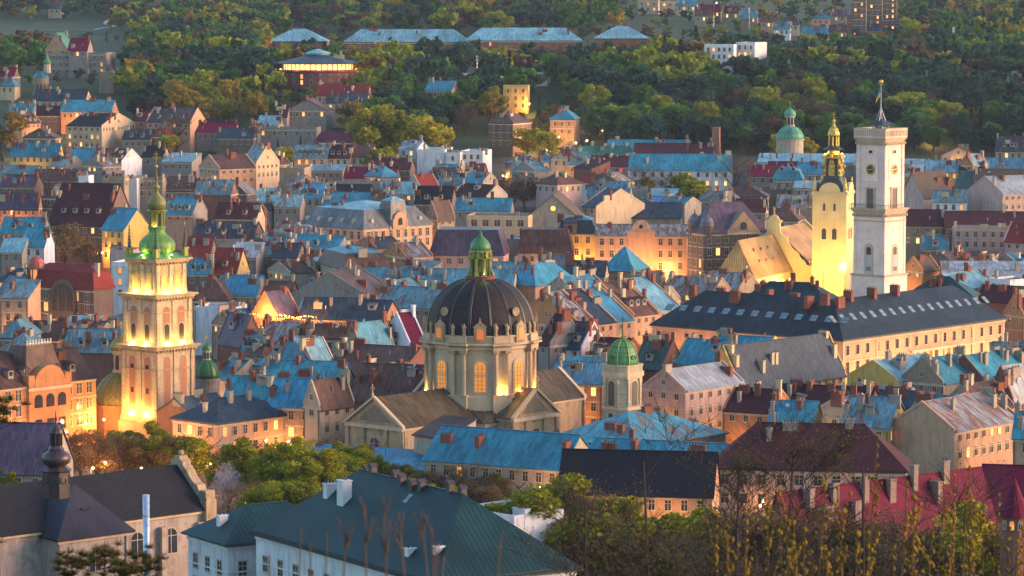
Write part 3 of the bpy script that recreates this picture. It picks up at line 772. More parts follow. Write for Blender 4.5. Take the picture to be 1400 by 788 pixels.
h(1405, 380, 1290, None, 'SL', 'zinc', 'beige', a=-4, d=12, he=11, rh=4, ch=2)
# centre, in front of the palaces
hf(258, 312, 411, 'HL', 'brown', 'tan', 14, he=13, rh=6, ch=1)
h(350, 404, 296, None, 'L', 'blue', 'tan', a=-14, d=13, he=14, rh=5, fl=1, ch=3)
h(322, 424, 266, None, 'F', 'zinc', 'white', a=-14, d=12, he=13, ch=3)
h(330, 471, 298, 360, 'L', 'purple', 'brick', a=-55, he=12, rh=7, fr=1, ch=1, sk=1)
h(396, 408, 345, None, 'L', 'brown', 'orange', a=-10, d=12, he=13, fl=1, ch=3, gl=400)
h(505, 408, 396, 540, 'R', 'brown', 'grey', a=-14, d=26, he=14, rh=7, ch=4, fire=1, label='wide soot stained grey fire gable left of the domed church', name='gabled_tenement')
h(548, 407, 500, None, 'R', 'teal', 'peach', a=-24, d=20, he=13, rh=4, ch=3, fl=1)
hf(460, 535, 387, 'L', 'teal', 'grey', 13, he=13, ch=5)
hf(535, 575, 392, 'L', 'teal', 'grey', 13, he=12, ch=3)
h(592, 422, 512, None, 'L', 'teal', 'grey', a=-24, d=16, he=13, rh=5, ch=5)
h(700, 395, 570, None, 'L', 'teal', 'beige', a=-8, d=14, he=13, rh=5, ch=4)
h(732, 392, 695, 790, 'HR', 'blue', 'peach', a=-41, he=13, rh=6, ch=3, label='tent like blue tin roof behind the big dome')
h(790, 405, 738, 836, 'R', 'blue', 'beige', a=-41, he=13, rh=5, ch=5)
hf(640, 720, 380, 'L', 'teal', 'grey', 13, he=11, ch=5)
h(865, 372, 822, None, 'P', 'teal', 'tan', a=-20, d=16, he=12, rh=7, ch=0, label='pyramid teal roof in front of the peach gabled palace')
hf(775, 826, 378, 'L', 'slate', 'beige', 12, he=12, ch=5, dm=2)
hf(735, 778, 370, 'L', 'grey', 'beige', 12, he=13, ch=4)
hf(862, 905, 380, 'F', 'grey', 'tan', 12, he=13, ch=5)
h(492, 437, 409, None, 'L', 'slate', 'orange', a=-10, d=15, he=12, rh=5, fl=0, ch=5, gl=700)
h(523, 440, 481, None, 'L', 'slate', 'orange', a=-20, d=14, he=12, rh=5, ch=2)
h(378, 432, 345, 410, 'R', 'purple', 'orange', a=-35, he=13, rh=6, ch=1, gl=600, label='orange lit gable with purplish roof beside the glowing terrace')
h(560, 470, 525, 582, 'R', 'magenta', 'white', a=-55, he=13, rh=7, sk=3, ch=2, chm=CHWH, label='crimson roof with white gable edges and white chimneys left of the dome')
h(530, 474, 512, 571, 'R', 'slate', 'brick', a=-47, he=12, rh=5, ch=2, sk=2)
h(496, 484, 467, 541, 'R', 'teal', 'tan', a=-41, he=13, rh=7, sk=5, ch=3, label='teal roof with many skylights and grey side gable left of the dome')
h(470, 500, 442, 487, 'R', 'slate', 'grey', a=-41, he=11, rh=4, ch=2)
h(427, 496, 398, 456, 'R', 'pale', 'pink', a=-41, he=13, rh=5, sk=1, ch=2)
h(423, 503, 350, None, 'HL', 'blue', 'beige', a=-18, d=16, he=12, rh=6, ch=3)
h(395, 468, 350, None, 'L', 'rusty', 'brown', a=-20, d=14, he=11, ch=3)
h(445, 470, 400, None, 'L', 'brown', 'brick', a=-20, d=13, he=11, rh=4, ch=4)
h(545, 518, 440, None, 'L', 'brown', 'brick', a=-28, d=22, he=12, rh=6, ch=5)
h(572, 551, 478, None, 'L', 'brown', 'brick', a=-18, d=18, he=12, rh=7, ch=6, chm=BRICK)
h(460, 531, 350, None, 'L', 'teal', 'grey', a=-14, d=15, he=12, rh=5, ch=6)
hf(307, 366, 546, 'L', 'teal', 'tan', 13, he=12, ch=6)
hf(330, 352, 482, 'L', 'teal', 'tan', 12, he=13, ch=1, fl=2, lit=.2)
h(437, 556, 415, 484, 'R', 'brown', 'cream', a=-41, he=14, rh=5, fr=3, ch=2)
h(430, 557, 366, None, 'L', 'blue', 'tan', a=-12, d=14, he=13, rh=5, ch=4, fl=3, lit=.2, gl=500)
hf(0, 35, 463, 'HL', 'teal', 'beige', 14, he=12, ch=1)
h(38, 408, 0, None, 'SL', 'teal', 'peach', a=-8, d=13, he=15, rh=4, fl=3, lit=.25, ch=1, gl=700)
h(115, 455, 74, None, 'SL', 'pale', 'brown', a=-14, d=13, he=11, rh=3, ch=2)
h(166, 456, 133, None, 'R', 'slate', 'white', a=-14, d=16, he=10, rh=4, ch=2)
h(45, 482, 0, None, 'HL', 'teal', 'brick', a=-14, d=13, he=11, ch=4)
h(165, 482, 85, None, 'L', 'teal', 'brick', a=-8, d=14, he=11, rh=5, ch=5)
hf(35, 78, 465, 'L', 'brown', 'brown', 12, he=10, ch=3)
hf(110, 150, 466, 'L', 'black', 'brown', 12, he=10, ch=3)
# right of the dome: the row of tenements running down to the orange street
for cx_, cy_, r_, rf_, wl_n in ((795, 447, 817, 'rusty', 'orange'), (817, 443, 842, 'slate', 'peach'), (842, 440, 867, 'blue', 'peach'), (867, 432, 900, 'brown', 'peach'), (900, 426, 932, 'pale', 'peach')):
    h(cx_, cy_, cx_-40, r_, 'R', rf_, wl_n, a=-41, dl=24, he=14, rh=8, fr=3, ch=4, gr=600 if rf_ in ('rusty', 'blue', 'brown') else 0)
h(975, 402, 905, None, 'L', 'rusty', 'tan', a=-25, d=14, he=13, rh=4, ch=3, sk=2)
h(1010, 395, 960, None, 'L', 'rusty', 'tan', a=-30, d=14, he=12, rh=4, ch=4)
h(905, 415, 850, None, 'L', 'rusty', 'beige', a=-25, d=14, he=12, rh=4, ch=6)
h(752, 472, 734, 800, 'L', 'maroon', 'grey', a=-48, he=13, rh=7, ch=2, fire=1, chm=BRICK)
h(795, 477, 752, 829, 'L', 'slate', 'white', a=-41, he=12, rh=6, ch=2, chm=BRICK)
h(852, 491, 803, None, 'L', 'maroon', 'brick', a=-25, d=13, he=11, ch=2)
h(905, 504, 866, 936, 'L', 'dgreen', 'brick', a=-41, he=12, rh=6, ch=2, dm=1)
h(823, 525, 752, None, 'L', 'blue', 'orange', a=-14, d=13, he=13, rh=4, fl=3, gl=700, ch=4, chm=CHPL)
h(937, 535, 878, 1017, 'R', 'zinc', 'pink', a=-41, he=14, rh=4, fl=3, fr=3, ch=4, gl=600, gr=300, lit=.02, sp=3.2, label='pink corner building with pale zinc roof right of the small belfry')
h(985, 500, 920, None, 'L', 'teal', 'yellow', a=-30, d=14, he=13, rh=5, ch=4, sk=2)
h(1042, 495, 965, None, 'L', 'teal', 'yellow', a=-30, d=14, he=14, rh=5, ch=4, sk=2)
h(1012, 532, 965, 1156, 'R', 'slate', 'yellow', a=-41, he=12, rh=9, fr=1, ch=8, chm=CHCR, sk=8, label='long dark slate roof with cream chimneys and slanted skylights')
h(1052, 565, 988, None, 'L', 'maroon', 'orange', a=-25, d=14, he=12, rh=4, ch=4, fl=1, gl=400)
h(1185, 562, 1050, None, 'L', 'maroon', 'brown', a=-20, d=14, he=12, rh=4, ch=7)
h(1228, 522, 1158, 1300, 'R', 'pale', 'yellow', a=-41, he=13, rh=4, fr=2, ch=6, chm=CHPL, lit=.25, label='pale tin roofed house with yellow wall in front of the town hall')
h(1290, 525, 1230, 1345, 'R', 'teal', 'tan', a=-41, he=13, rh=5, ch=6, chm=CHPL)
h(1345, 520, 1290, 1410, 'R', 'teal', 'brick', a=-41, he=13, rh=5, ch=7, chm=CHPL)
h(1405, 503, 1350, None, 'L', 'teal', 'grey', a=-20, d=14, he=12, rh=5, ch=6, chm=CHPL)
h(1230, 562, 1155, None, 'L', 'slate', 'grey', a=-30, d=14, he=10, rh=4, ch=4)
h(1342, 563, 1285, 1386, 'R', 'brown', 'grey', a=-41, he=12, rh=5, ch=3, fr=1)
h(1385, 548, 1350, 1430, 'R', 'zinc', 'brick', a=-48, he=13, rh=7, ch=1, fr=1, gr=300)
h(1400, 432, 1372, 1440, 'R', 'maroon', 'orange', a=-52, he=15, rh=5, fr=2, ch=2, gr=900, lit=.2)
h(1310, 396, 1262, 1362, 'R', 'pale', 'brick', a=-41, he=12, rh=4, ch=5, chm=BRICK)
h(1381, 386, 1350, 1420, 'F', 'slate', 'white', a=-50, he=14, ch=2, fl=1)
h(1400, 415, 1330, None, 'L', 'maroon', 'brick', a=-30, d=14, he=12, rh=4, ch=5, chm=BRICK)
# front right
h(1305, 590, 1215, 1395, 'R', 'rusty', 'peach', a=-41, he=13, rh=5, fr=2, ch=5, lit=.2, label='rust patched zinc roof with peach gable above the magenta roof')
h(1215, 585, 1150, None, 'L', 'teal', 'yellow', a=-20, d=16, he=13, rh=5, ch=5)
h(1110, 583, 1050, None, 'L', 'teal', 'brown', a=-14, d=14, he=13, rh=4, ch=5)
h(1420, 600, 1385, None, 'L', 'teal', 'peach', a=-14, d=14, he=13, ch=2, fl=1)
h(1300, 575, 1240, None, 'L', 'teal', 'grey', a=-30, d=14, he=12, rh=4, ch=5)

# ------------------------------------------------------------------ small back houses in the courts between the rows
def fillers(n):
    prot = [(133, 265, 215, 350), (155, 195, 280, 590), (570, 305, 760, 640), (810, 425, 890, 600), (885, 390, 1380, 520), (755, 295, 945, 385), (400, 250, 600, 335), (975, 150, 1250, 420), (855, 200, 1005, 265), (30, 335, 160, 450), (-20, 470, 170, 600), (870, 515, 1025, 600), (1225, 225, 1400, 350), (575, 300, 790, 372), (715, 255, 800, 310), (580, 265, 630, 320), (390, 120, 500, 205), (425, 180, 500, 215), (955, 480, 1165, 545), (340, 425, 420, 470), (460, 430, 585, 500)]
    r = random.Random(77); k = 0; tries = 0
    pts = [(x, y, max(a, b)) for x, y, a, b, _ in FOOT]
    while k < n and tries < 9000:
        tries += 1
        px, py = r.uniform(-5, 1405), 205 + 370*r.random()**.9
        he = r.uniform(8, 13)
        if py > 540 and px < 980: continue
        if any(a-6 < px < c+6 and b-4 < py < d+4 for a, b, c, d in prot): continue
        p = on(px, py, he)
        if any((p.x-x)**2 + (p.y-y)**2 < (q*.55+4.5)**2 for x, y, q in pts): continue
        s = F/p.y; w_ = r.uniform(8, 15)
        rf = r.choice(['teal', 'blue', 'pale', 'brown', 'brown', 'maroon', 'slate', 'grey', 'rusty', 'rusty', 'red', 'zinc', 'teal'])
        house(px + w_*s*.5, py, px - w_*s*.5, None, r.choice(['L', 'L', 'HL', 'SL', 'R', 'R']), rf, r.choice(['grey', 'tan', 'beige', 'brown', 'brick', 'cream', 'grey']), a=r.choice([-41, -41, -20, -10, -55]), d=r.uniform(8, 11), dl=w_, he=he, rh=r.uniform(2.5, 4.2), ch=r.randint(1, 4), lit=.15, gl=r.choice([0, 0, 0, 500]))
        pts.append((p.x, p.y, w_/2)); k += 1
    print('FILL', k)
fillers(75)
# ------------------------------------------------------------------ landmarks
def zy(py, D): return CAMZ - D*math.tan(PITCH + math.atan((py-394)/F))
def flood(parent, p, power, color=(1, .72, .2), r=.15, name='floodlight', dark=False):
    def fn():
        m = MB(); m.box(-.22, .22, -.16, .16, -.05, .16, 0); m.box(-.18, .18, -.12, .12, .16, .2, 1); return mesh_of(m, 'floodlight', [DARK, DARK if dark else LAMPY])
    o = link(name, shared('flood%d' % dark, fn), parent, p)
    ld = bpy.data.lights.new('flood_light', 'POINT'); ld.energy = power*.6; ld.color = color; ld.shadow_soft_size = r
    lo = bpy.data.objects.new('flood_light', ld); COL.objects.link(lo); lo.parent = o; lo.location = (0, 0, .5)
    return o
def rotz(k): return Matrix.Rotation(R(90)*k, 4, 'Z')
def cross_mb(mb, x, y, z, h, m=0, rz=0):
    mb.M = Matrix.Translation((x, y, z)) @ Matrix.Rotation(rz, 4, 'Z')
    mb.box(-.09, .09, -.07, .07, 0, h, m); mb.box(-.32*h, .32*h, -.065, .065, h*.58, h*.58+.17, m); mb.box(-.18*h, .18*h, -.06, .06, h*.8, h*.8+.14, m)
    mb.M = I4
def statue_mesh():
    def fn():
        m = MB(); m.sm = True
        m.lathe([(.42, 0), (.42, .5), (.3, .55), (.34, .9), (.42, 1.4), (.45, 1.9), (.3, 2.25), (.12, 2.32)], 8)
        m.ball((0, 0, 2.52), .19, 8); m.tube((.36, 0, 2.05), (.5, -.3, 1.5), .12, .09, 5); m.tube((-.36, 0, 2.05), (-.58, -.15, 2.5), .12, .08, 5)
        return mesh_of(m, 'statue', [STONED])
    return shared('statue', fn)
GILT = m_plain('gilded_copper', (.62, .40, .08), .35, .6)
COPPER = m_metal('green_copper', (.05, .24, .07), 0, .5, .5, .7)
COPPERY = m_metal('yellow_green_copper', (.24, .27, .04), 0, .5, .5, .7)
OLIVE = m_metal('olive_copper', (.25, .22, .03), 0, 1.1, .5, .6)
GREENC = m_metal('fresh_green_copper', (.03, .17, .03), 0, .8, .45, .4)
NICHE = m_wall('red_plaster', (.37, .17, .085), .4)
def mbm(k): 
    m = MB(); m.M = rotz(k); return m

# ---- bell tower with the green cap -------------------------------------------------
def bell_tower():
    D = 733; p = at(217, 567, D); zg = g(p.x, p.y)
    t = thing('bell_tower', 'tall floodlit stone bell tower with curvy green cap', 'bell tower', (p.x, p.y, zg), R(-41))
    z = lambda py: zy(py, D) - zg
    z0, z1, z2, z3, z4 = z(566), z(470), z(400), z(352), z(345)
    mb = MB(); mb.box(-6.4, 6.4, -6.4, 6.4, -.5, z0-1.2); mb.box(-6.1, 6.1, -6.1, 6.1, z0-1.2, z0); mb.build('base', [m_wall('warm_stone', (.42, .27, .15), .6, .5)], t)
    TS = m_wall('tower_stone', (.56, .43, .26), .7, .42)
    def tier(nm, h, za, zb, top):
        mb = MB(); mb.box(-h, h, -h, h, za, zb, 0)
        c = h*.26
        for k in range(4):
            mb.M = rotz(k)
            mb.box(-h-.28, -h+.9, -h-.28, -h, za, zb, 0); mb.box(h-.9, h+.28, -h-.28, -h, za, zb, 0); mb.box(-.55, .55, -h-.22, -h, za, zb, 0)
            mb.box(-h-.35, h+.35, -h-.36, -h, za, za+.7, 0)
            zc = za + (zb-za)*.72; mb.box(-h-.3, h+.3, -h-.32, -h+.01, zc, zc+.22, 1)
        mb.M = I4
        for j, (e, q) in enumerate(((.45, .5), (.8, .4), (1.25, .45))):
            mb.box(-h-e, h+e, -h-e, h+e, zb + sum((.5, .4, .45)[:j]), zb + sum((.5, .4, .45)[:j]) + q - .01, 1 if j != 1 else 0)
        n = int(2*h/.9)
        for k in range(4):
            mb.M = rotz(k)
            for i in range(n+1): mb.cbox(-h + 2*h*i/n, -h-.62, zb+.02, .35, .4, .46, 1)
        return mb.build(nm, [TS, STONED], t)
    t1 = tier('lower_tier', 5.55, z0, z1-1.3, 0)
    t2 = tier('middle_tier', 5.2, z1+.05, z2-1.3, 0)
    t3 = tier('upper_tier', 4.35, z2+.05, z3-1.3, 0)
    for k in range(4):
        for s in (-1, 1):
            a = R(90)*k; d = Matrix.Rotation(a, 4, 'Z')
            def put(mb, par, nm, mats, x, y): 
                o = mb.build(nm, mats, par); o.location = d @ Vector((x, y, 0)); o.rotation_euler = (0, 0, a); return o
            x = s*2.45
            mb = MB(); mb.arch(0, z0+1.2, 1.9, (z1-z0)*.78, -.10, .05, 0); mb.arch(0, z0+1.2, 2.3, (z1-z0)*.78+.2, -.06, .05, 1)
            n1 = put(mb, t1, 'blind_niche', [NICHE, TRIM], x, -5.55)
            if k in (0, 3):
                for zz in (.33, .66):
                    m2 = MB(); m2.box(-.45, .45, -.14, -.09, z0 + (z1-z0)*zz, z0 + (z1-z0)*zz + 1.2, 0); m2.build('slit_window', [GLASS], n1)
            mb = MB(); h2 = z2-z1
            mb.arch(0, z1+1.0, 2.0, h2*.68, -.10, .04, 0); mb.arch(0, z1+1.0, 2.4, h2*.68+.25, -.06, .04, 2)
            mb.arch(0, z1+1.0, 1.45, h2*.34, -.16, -.09, 1); mb.arch(0, z1+1.0, 1.8, h2*.34+.2, -.13, -.09, 2)
            put(mb, t2, 'belfry_arch', [NICHE, m_plain('dark_opening', (.03, .02, .012), .9), TRIM], x*.9, -5.2)
            mb = MB(); h3 = z3-z2
            mb.arch(0, z2+1.1, 1.35, h3*.62, -.12, .04, 1); mb.arch(0, z2+1.1, 1.9, h3*.62+.3, -.07, .04, 0)
            for q in (-1.15, 1.15): mb.lathe([(.24, z2+1.0), (.2, z2+1.2), (.18, z2+h3*.5), (.27, z2+h3*.52)], 8, 0, q, -.2)
            put(mb, t3, 'lantern_arch', [TS, m_plain('bright_opening', (.5, .34, .1), .8)], x*.82, -4.35)
    # cap
    zz = lambda py: z(py)
    mb = MB(); mb.fr(5.5, 5.5, z3+.02, 3.6, 3.6, z(346)); 
    ca = mb.build('cap_roof', [COPPER], t)
    mb = MB(); mb.sm = True
    mb.lathe([(3.3, zz(348)), (3.95, zz(342)), (4.1, zz(336)), (3.85, zz(330)), (3.0, zz(324.5)), (2.05, zz(320)), (1.75, zz(316)), (2.0, zz(311)), (2.05, zz(309.5))], 16)
    bu = mb.build('lower_bulb', [m_metal('lit_look_copper', (.10, .27, .04), 0, .5, .5, .6)], t)  # yellow-green paints the floodlit look into the copper
    m2 = MB()
    for k in range(8):
        a = 2*math.pi*k/8 + R(-4); m2.M = Matrix.Rotation(a, 4, 'Z') @ Matrix.Translation((3.55, 0, zz(338))) @ Matrix.Rotation(R(90), 4, 'Y')
        m2.lathe([(.95, -.1), (.95, .35), (.7, .45), (.62, .25)], 12)
    m2.build('medallion', [COPPERY], bu)
    mb = MB(); mb.lathe([(1.35, zz(310)), (1.3, zz(291))], 8); 
    for k in range(8):
        a = 2*math.pi*k/8; mb.lathe([(.32, zz(310)), (.26, zz(291))], 6, 1, 1.5*math.cos(a), 1.5*math.sin(a))
    mb.lathe([(2.0, zz(291)), (2.1, zz(290)), (2.4, zz(288.5)), (2.1, zz(287))], 8, 1)
    mb.build('lantern', [m_plain('lantern_dark', (.12, .13, .05), .8), COPPERY], t)
    mb = MB(); mb.sm = True
    mb.lathe([(1.5, zz(287)), (2.05, zz(282)), (2.15, zz(278)), (1.7, zz(272)), (.9, zz(267)), (.45, zz(263)), (.42, zz(260)), (.8, zz(257)), (.75, zz(255)), (.3, zz(252)), (.2, zz(247)), (.4, zz(244)), (.15, zz(241)), (.1, zz(228))], 16)
    mb.build('upper_bulb', [COPPERY], t)
    mb = MB(); mb.ball((0, 0, zz(228)), .4); cross_mb(mb, 0, 0, zz(227), 3.2, 0, R(41)); mb.build('cross', [GILT], t)
    for sx in (-1, 1):
        for sy in (-1, 1):
            mb = MB(); mb.cbox(0, 0, z3-.02, 1.15, 1.15, 2.0, 0); mb.cbox(0, 0, z3+1.98, 1.4, 1.4, .3, 0)
            for j in range(7): mb.lathe([(.5-.055*j, z3+2.3+.72*j), (.36-.05*j, z3+2.95+.72*j)], 8, 1)
            mb.tube((0, 0, z3+7.2), (0, 0, z3+8.2), .06, .03, 5, 2)
            o = mb.build('pinnacle', [COPPERY, DARK, GILT], t); o.location = (sx*4.35, sy*4.35, 0)
    Y_ = (1, .62, .12)
    for k in (0, 1, 3):
        d = rotz(k)
        for s in (-1, 1):
            flood(t, d @ Vector((s*2.0, -5.35, z2+.15)), 360, Y_)
            if k != 3: pass
            flood(t, d @ Vector((s*2.2, -6.0, z1+.15)), 520, Y_)
            if k == 0: flood(t, d @ Vector((s*2.4, -6.6, z0+.1)), 850, Y_)
    for k in (0, 1, 2, 3): flood(t, rotz(k) @ Vector((0, -4.6, z3+.6)), 70, (1, .85, .2))
    flood(t, (1.2, -1.9, zz(310)), 60, (1, .6, .15))
    return t
bell_tower()

def dome_on(label, px, py_base, r_px, D, mat, lant=True, py_top=None, name='church_dome', wallm='orange', drum=6):
    p = at(px, py_base, D); zg = g(p.x, p.y); s = F/D; r = r_px/s
    t = thing(name, label, 'dome', (p.x, p.y, zg)); zb = p.z - zg
    mb = MB(); mb.lathe([(r*.97, -.3), (r*.97, zb-.5), (r*1.06, zb-.45), (r*1.06, zb)], 20); mb.build('drum', [wallmat(wallm)], t)
    hd = (zy(py_top, D) - p.z) if py_top else r*.85
    mb = MB(); mb.sm = True
    mb.lathe([(r*math.cos(a), zb + hd*math.sin(a)) for a in np.linspace(0, 1.42, 8)], 24)
    do = mb.build('dome', [mat], t)
    mb = MB()
    for k in range(12):
        a = 2*math.pi*k/12
        for q in range(6):
            u0, u1 = 1.42*q/6, 1.42*(q+1)/6
            mb.tube(((r*math.cos(u0)+.02)*math.cos(a), (r*math.cos(u0)+.02)*math.sin(a), zb+hd*math.sin(u0)+.02), ((r*math.cos(u1)+.02)*math.cos(a), (r*math.cos(u1)+.02)*math.sin(a), zb+hd*math.sin(u1)+.02), .12, .12, 4)
    mb.build('rib', [mat], do)
    if lant:
        q = r*.34; zt = zb + hd*.97
        mb = MB(); mb.lathe([(q, zt-.3), (q, zt+q*2.0), (q*1.2, zt+q*2.05), (q*1.2, zt+q*2.25)], 8); la = mb.build('lantern', [wallmat('beige')], t)
        for k in range(8):
            a = 2*math.pi*(k+.5)/8; m2 = MB(); m2.arch(0, zt+q*.3, q*.42, q*1.5, -q*.06-.05, .1); o = m2.build('lantern_window', [GLASS], la)
            o.location = (q*.92*math.cos(a), q*.92*math.sin(a), 0); o.rotation_euler = (0, 0, a+math.pi/2)
        mb = MB(); mb.sm = True
        mb.lathe([(q*1.2, zt+q*2.25), (q*1.25, zt+q*2.6), (q*.95, zt+q*3.2), (q*.4, zt+q*3.6), (.12, zt+q*3.9), (.2, zt+q*4.2), (.06, zt+q*4.6)], 12); mb.build('lantern_cap', [mat], t)
        mb = MB(); cross_mb(mb, 0, 0, zt+q*4.5, 1.6); mb.build('cross', [GILT], t)
    return t
dome_on('olive ribbed church dome just left of the bell tower', 167, 551, 39, 742, OLIVE, True, 507)
dome_on('smaller bright green church dome right of the bell tower', 283, 517, 17, 768, GREENC, True, 491, wallm='grey')

# ---- domed church -----------------------------------------------------------------
DOMETILE = m_tile('dome_tiles', (.030, .023, .022), .5, .42, .6)
MOSSROOF = m_metal('mossy_tin', (.075, .058, .03), .35, .7, .6, .6)
def domed_church():
    p = at(657, 560, 700); zg = g(p.x, p.y); A = R(-41)
    t = thing('domed_church', 'huge dark domed church with floodlit round drum and small gabled wings', 'church', (p.x, p.y, zg), A)
    zl = lambda py, D=700: zy(py, D) - zg
    H, rh = 11.6, 5.4
    def wing(nm, ang, hw, r0, r1, H, rh, tymp=True, win=1):
        M = Matrix.Rotation(ang, 4, 'Z')               # wing runs out along local -Y of M
        mb = MB(); mb.M = M
        mb.ext([(-hw, -r1, -.3), (hw, -r1, -.3), (hw, -r1, H), (0, -r1, H+rh), (-hw, -r1, H)], (0, r1-r0, 0), 0)
        mb.box(-hw-.5, hw+.5, -r1-.5, -r1, H-.9, H-.1, 1); mb.box(hw, hw+.45, -r1, -r0, H-.8, H-.1, 1); mb.box(-hw-.45, -hw, -r1, -r0, H-.8, H-.1, 1)
        for q in (-hw, -hw*.42, hw*.42, hw): mb.box(q-.55, q+.55, -r1-.32, -r1, -.3, H-.9, 0)
        for q in np.linspace(-r1+1, -r0-2, 4): mb.box(hw, hw+.3, q-.5, q+.5, -.3, H-.8, 0)
        for s in (-1, 1): mb.slab([(s*(hw+.7), -r1-.6, H+.15), (s*(hw+.7), -r1+.25, H+.15), (0, -r1+.25, H+rh+.5), (0, -r1-.6, H+rh+.5)], .6, 1)
        b = mb.build(nm, [STONED, TRIM], t)
        mb = MB(); mb.M = M
        mb.slab([(-hw-.6, -r1+.2, H-.15), (-hw-.6, -r0, H-.15), (0, -r0, H+rh+.2), (0, -r1+.2, H+rh+.2)], .25)
        mb.slab([(hw+.6, -r1+.2, H-.15), (hw+.6, -r0, H-.15), (0, -r0, H+rh+.2), (0, -r1+.2, H+rh+.2)], .25)
        mb.build('wing_roof', [MOSSROOF], b)
        o = window(b, 0, -r1-.05, 3.6, 'L', 2.4, 4.6, False, True, name='wing_window'); o.location = M @ Vector((0, -r1-.05, 4.2)); o.rotation_euler = (0, 0, ang)
        for q in (-1, 1):
            o = window(b, 0, 0, 0, 'L', 1.6, 3.2, False, True); o.location = M @ Vector((hw+.02, -r0-3-(r1-r0)*.3*(q+1), 5)); o.rotation_euler = (0, 0, ang+math.pi/2)
        mb = MB(); mb.M = M @ Matrix.Translation((0, -r1-.62, H+rh+.3)); mb.box(-.25, .25, -.2, .2, 0, .8); mb.box(-.1, .1, -.1, .1, .8, 2.6); mb.box(-.6, .6, -.1, .1, 1.7, 1.95); mb.M = I4; mb.build('gable_cross', [STONED], b)
        mb = MB(); mb.M = M
        mb.ext([(-hw*.62, -r1-.12, H+.55), (hw*.62, -r1-.12, H+.55), (0, -r1-.12, H+rh*.74)], (0, .2, 0)); mb.build('tympanum', [m_wall('dark_relief', (.2, .15, .1), .8)], b)
        return b
    wing('front_wing', 0, 7.7, 8, 33, H, rh)
    wing('side_wing', R(90), 7.0, 8, 15.5, H, rh)
    wing('rear_wing', R(180), 6.8, 8, 26, H+1, rh)
    wing('far_wing', R(-90), 7.0, 8, 15.5, H, rh)
    # square core that carries the drum
    mb = MB(); mb.box(-10.6, 10.6, -10.6, 10.6, -.3, 10.2, 0); mb.box(-11, 11, -11, 11, 9.6, 10.3, 1); mb.build('core', [STONED, TRIM], t)
    mb = MB(); mb.add([(-11.2, -11.2, 10.3), (11.2, -11.2, 10.3), (11.2, 11.2, 10.3), (-11.2, 11.2, 10.3)] + [(11.6*math.cos(R(45*k+22.5))*.9, 11.6*math.sin(R(45*k+22.5))*.9, 14.2) for k in range(8)],
           [(0, 1, 10, 9), (1, 2, 4, 11), (2, 3, 6, 5), (3, 0, 8, 7), (1, 11, 10), (2, 5, 4), (3, 7, 6), (0, 9, 8)]); mb.build('core_roof', [MOSSROOF], t)
    zb, zt = zl(550, 689), zl(474, 689)
    PH = R(-90) - A
    r = 11.35
    mb = MB(); mb.lathe([(r+.7, zb-2.5), (r+.7, zb+1.0), (r+.45, zb+1.1), (r, zb+1.3), (r, zt-.2)], 48)
    mb.lathe([(r+.1, zt-.9), (r+.35, zt-.7), (r+.35, zt-.1), (r+1.15, zt+.25), (r+1.2, zt+.55), (r+.2, zt+.9)], 48, 1)
    mb.lathe([(r+.55, zt+.8), (r+.55, zl(456, 700)+.2), (r+.8, zl(456, 700)+.3), (r+.8, zl(456, 700)+.6), (r, zl(456)+.65)], 48)
    DR = m_wall('drum_stone', (.50, .37, .235), .6, 0, .3, (.3, .2, .13))
    dr = mb.build('drum', [DR, TRIM], t)
    za = zl(456)+.5
    for k in range(8):
        a = PH + R(45)*k
        M = Matrix.Rotation(a + R(90), 4, 'Z') @ Matrix.Translation((0, -r, 0))
        mb = MB(); mb.M = M
        rnd_ = k % 2
        mb.arch(0, zb+2.2, 2.3, 6.3, -.22, .3, 0); mb.M = M; mb.arch(0, zb+1.9, 3.1, 7.2, -.12, .3, 1)
        mb.box(-1.15, 1.15, -.28, -.2, zb+5.6, zb+5.9, 1)
        for q in range(6): mb.box(-1.15, 1.15, -.25, -.21, zb+2.8+q*.85, zb+2.86+q*.85, 2)
        for q in (-.4, .4): mb.box(q-.04, q+.04, -.26, -.215, zb+2.2, zb+8.0, 2)
        mb.build('drum_window', [m_emit('amber_glass', (.9, .30, .05), .09, .5), TRIM, DKFR], dr)
        # paired half columns between the windows
        a2 = a + R(22.5); M = Matrix.Rotation(a2 + R(90), 4, 'Z') @ Matrix.Translation((0, -r, 0))
        mb = MB(); mb.M = M
        mb.box(-2.1, 2.1, -1.15, .4, zb-2.5, zb+1.2, 0); mb.box(-2.2, 2.2, -1.25, .4, zb+1.2, zb+1.5, 0)
        for q in (-1.3, 1.3):
            mb.lathe([(.55, zb+1.5), (.45, zb+1.9), (.4, zt-1.6), (.62, zt-1.5), (.66, zt-.9)], 10, 0, q, -.55)
            mb.box(q-.7, q+.7, -1.2, 0, zt-1.4, zt-1.0, 1)
        mb.box(-2.1, 2.1, -1.2, .3, zt-.9, zt-.1, 0); mb.box(-2.4, 2.4, -1.9, .3, zt+.2, zt+.6, 0); mb.box(-1.9, 1.9, -1.1, .6, zt+.7, za, 0)
        mb.build('column_pair', [DR, STONED], dr)
        for q in (-1.3, 1.3):
            st = link('statue', statue_mesh(), t, M @ Vector((q, -.45, za+.02)), a2 + R(90))
        mb = MB(); mb.M = Matrix.Rotation(a + R(90), 4, 'Z') @ Matrix.Translation((0, -r-.4, 0))
        mb.arch(0, za-1.3, 2.6, 4.0, -.5, .9, 0); mb.arch(0, za-.6, 1.5, 2.3, -.6, -.4, 1); mb.ext([(-1.5, -.55, za+2.0), (1.5, -.55, za+2.0), (0, -.55, za+3.2)], (0, .6, 0), 0); mb.tube((0, -.2, za+3), (0, -.2, za+4), .18, .05, 5)
        mb.build('attic_window', [STONED, m_emit('amber_glass2', (.85, .2, .04), .08)], dr)
    # dome
    zd, zp = za+.1, zl(381)
    rd = r+.25
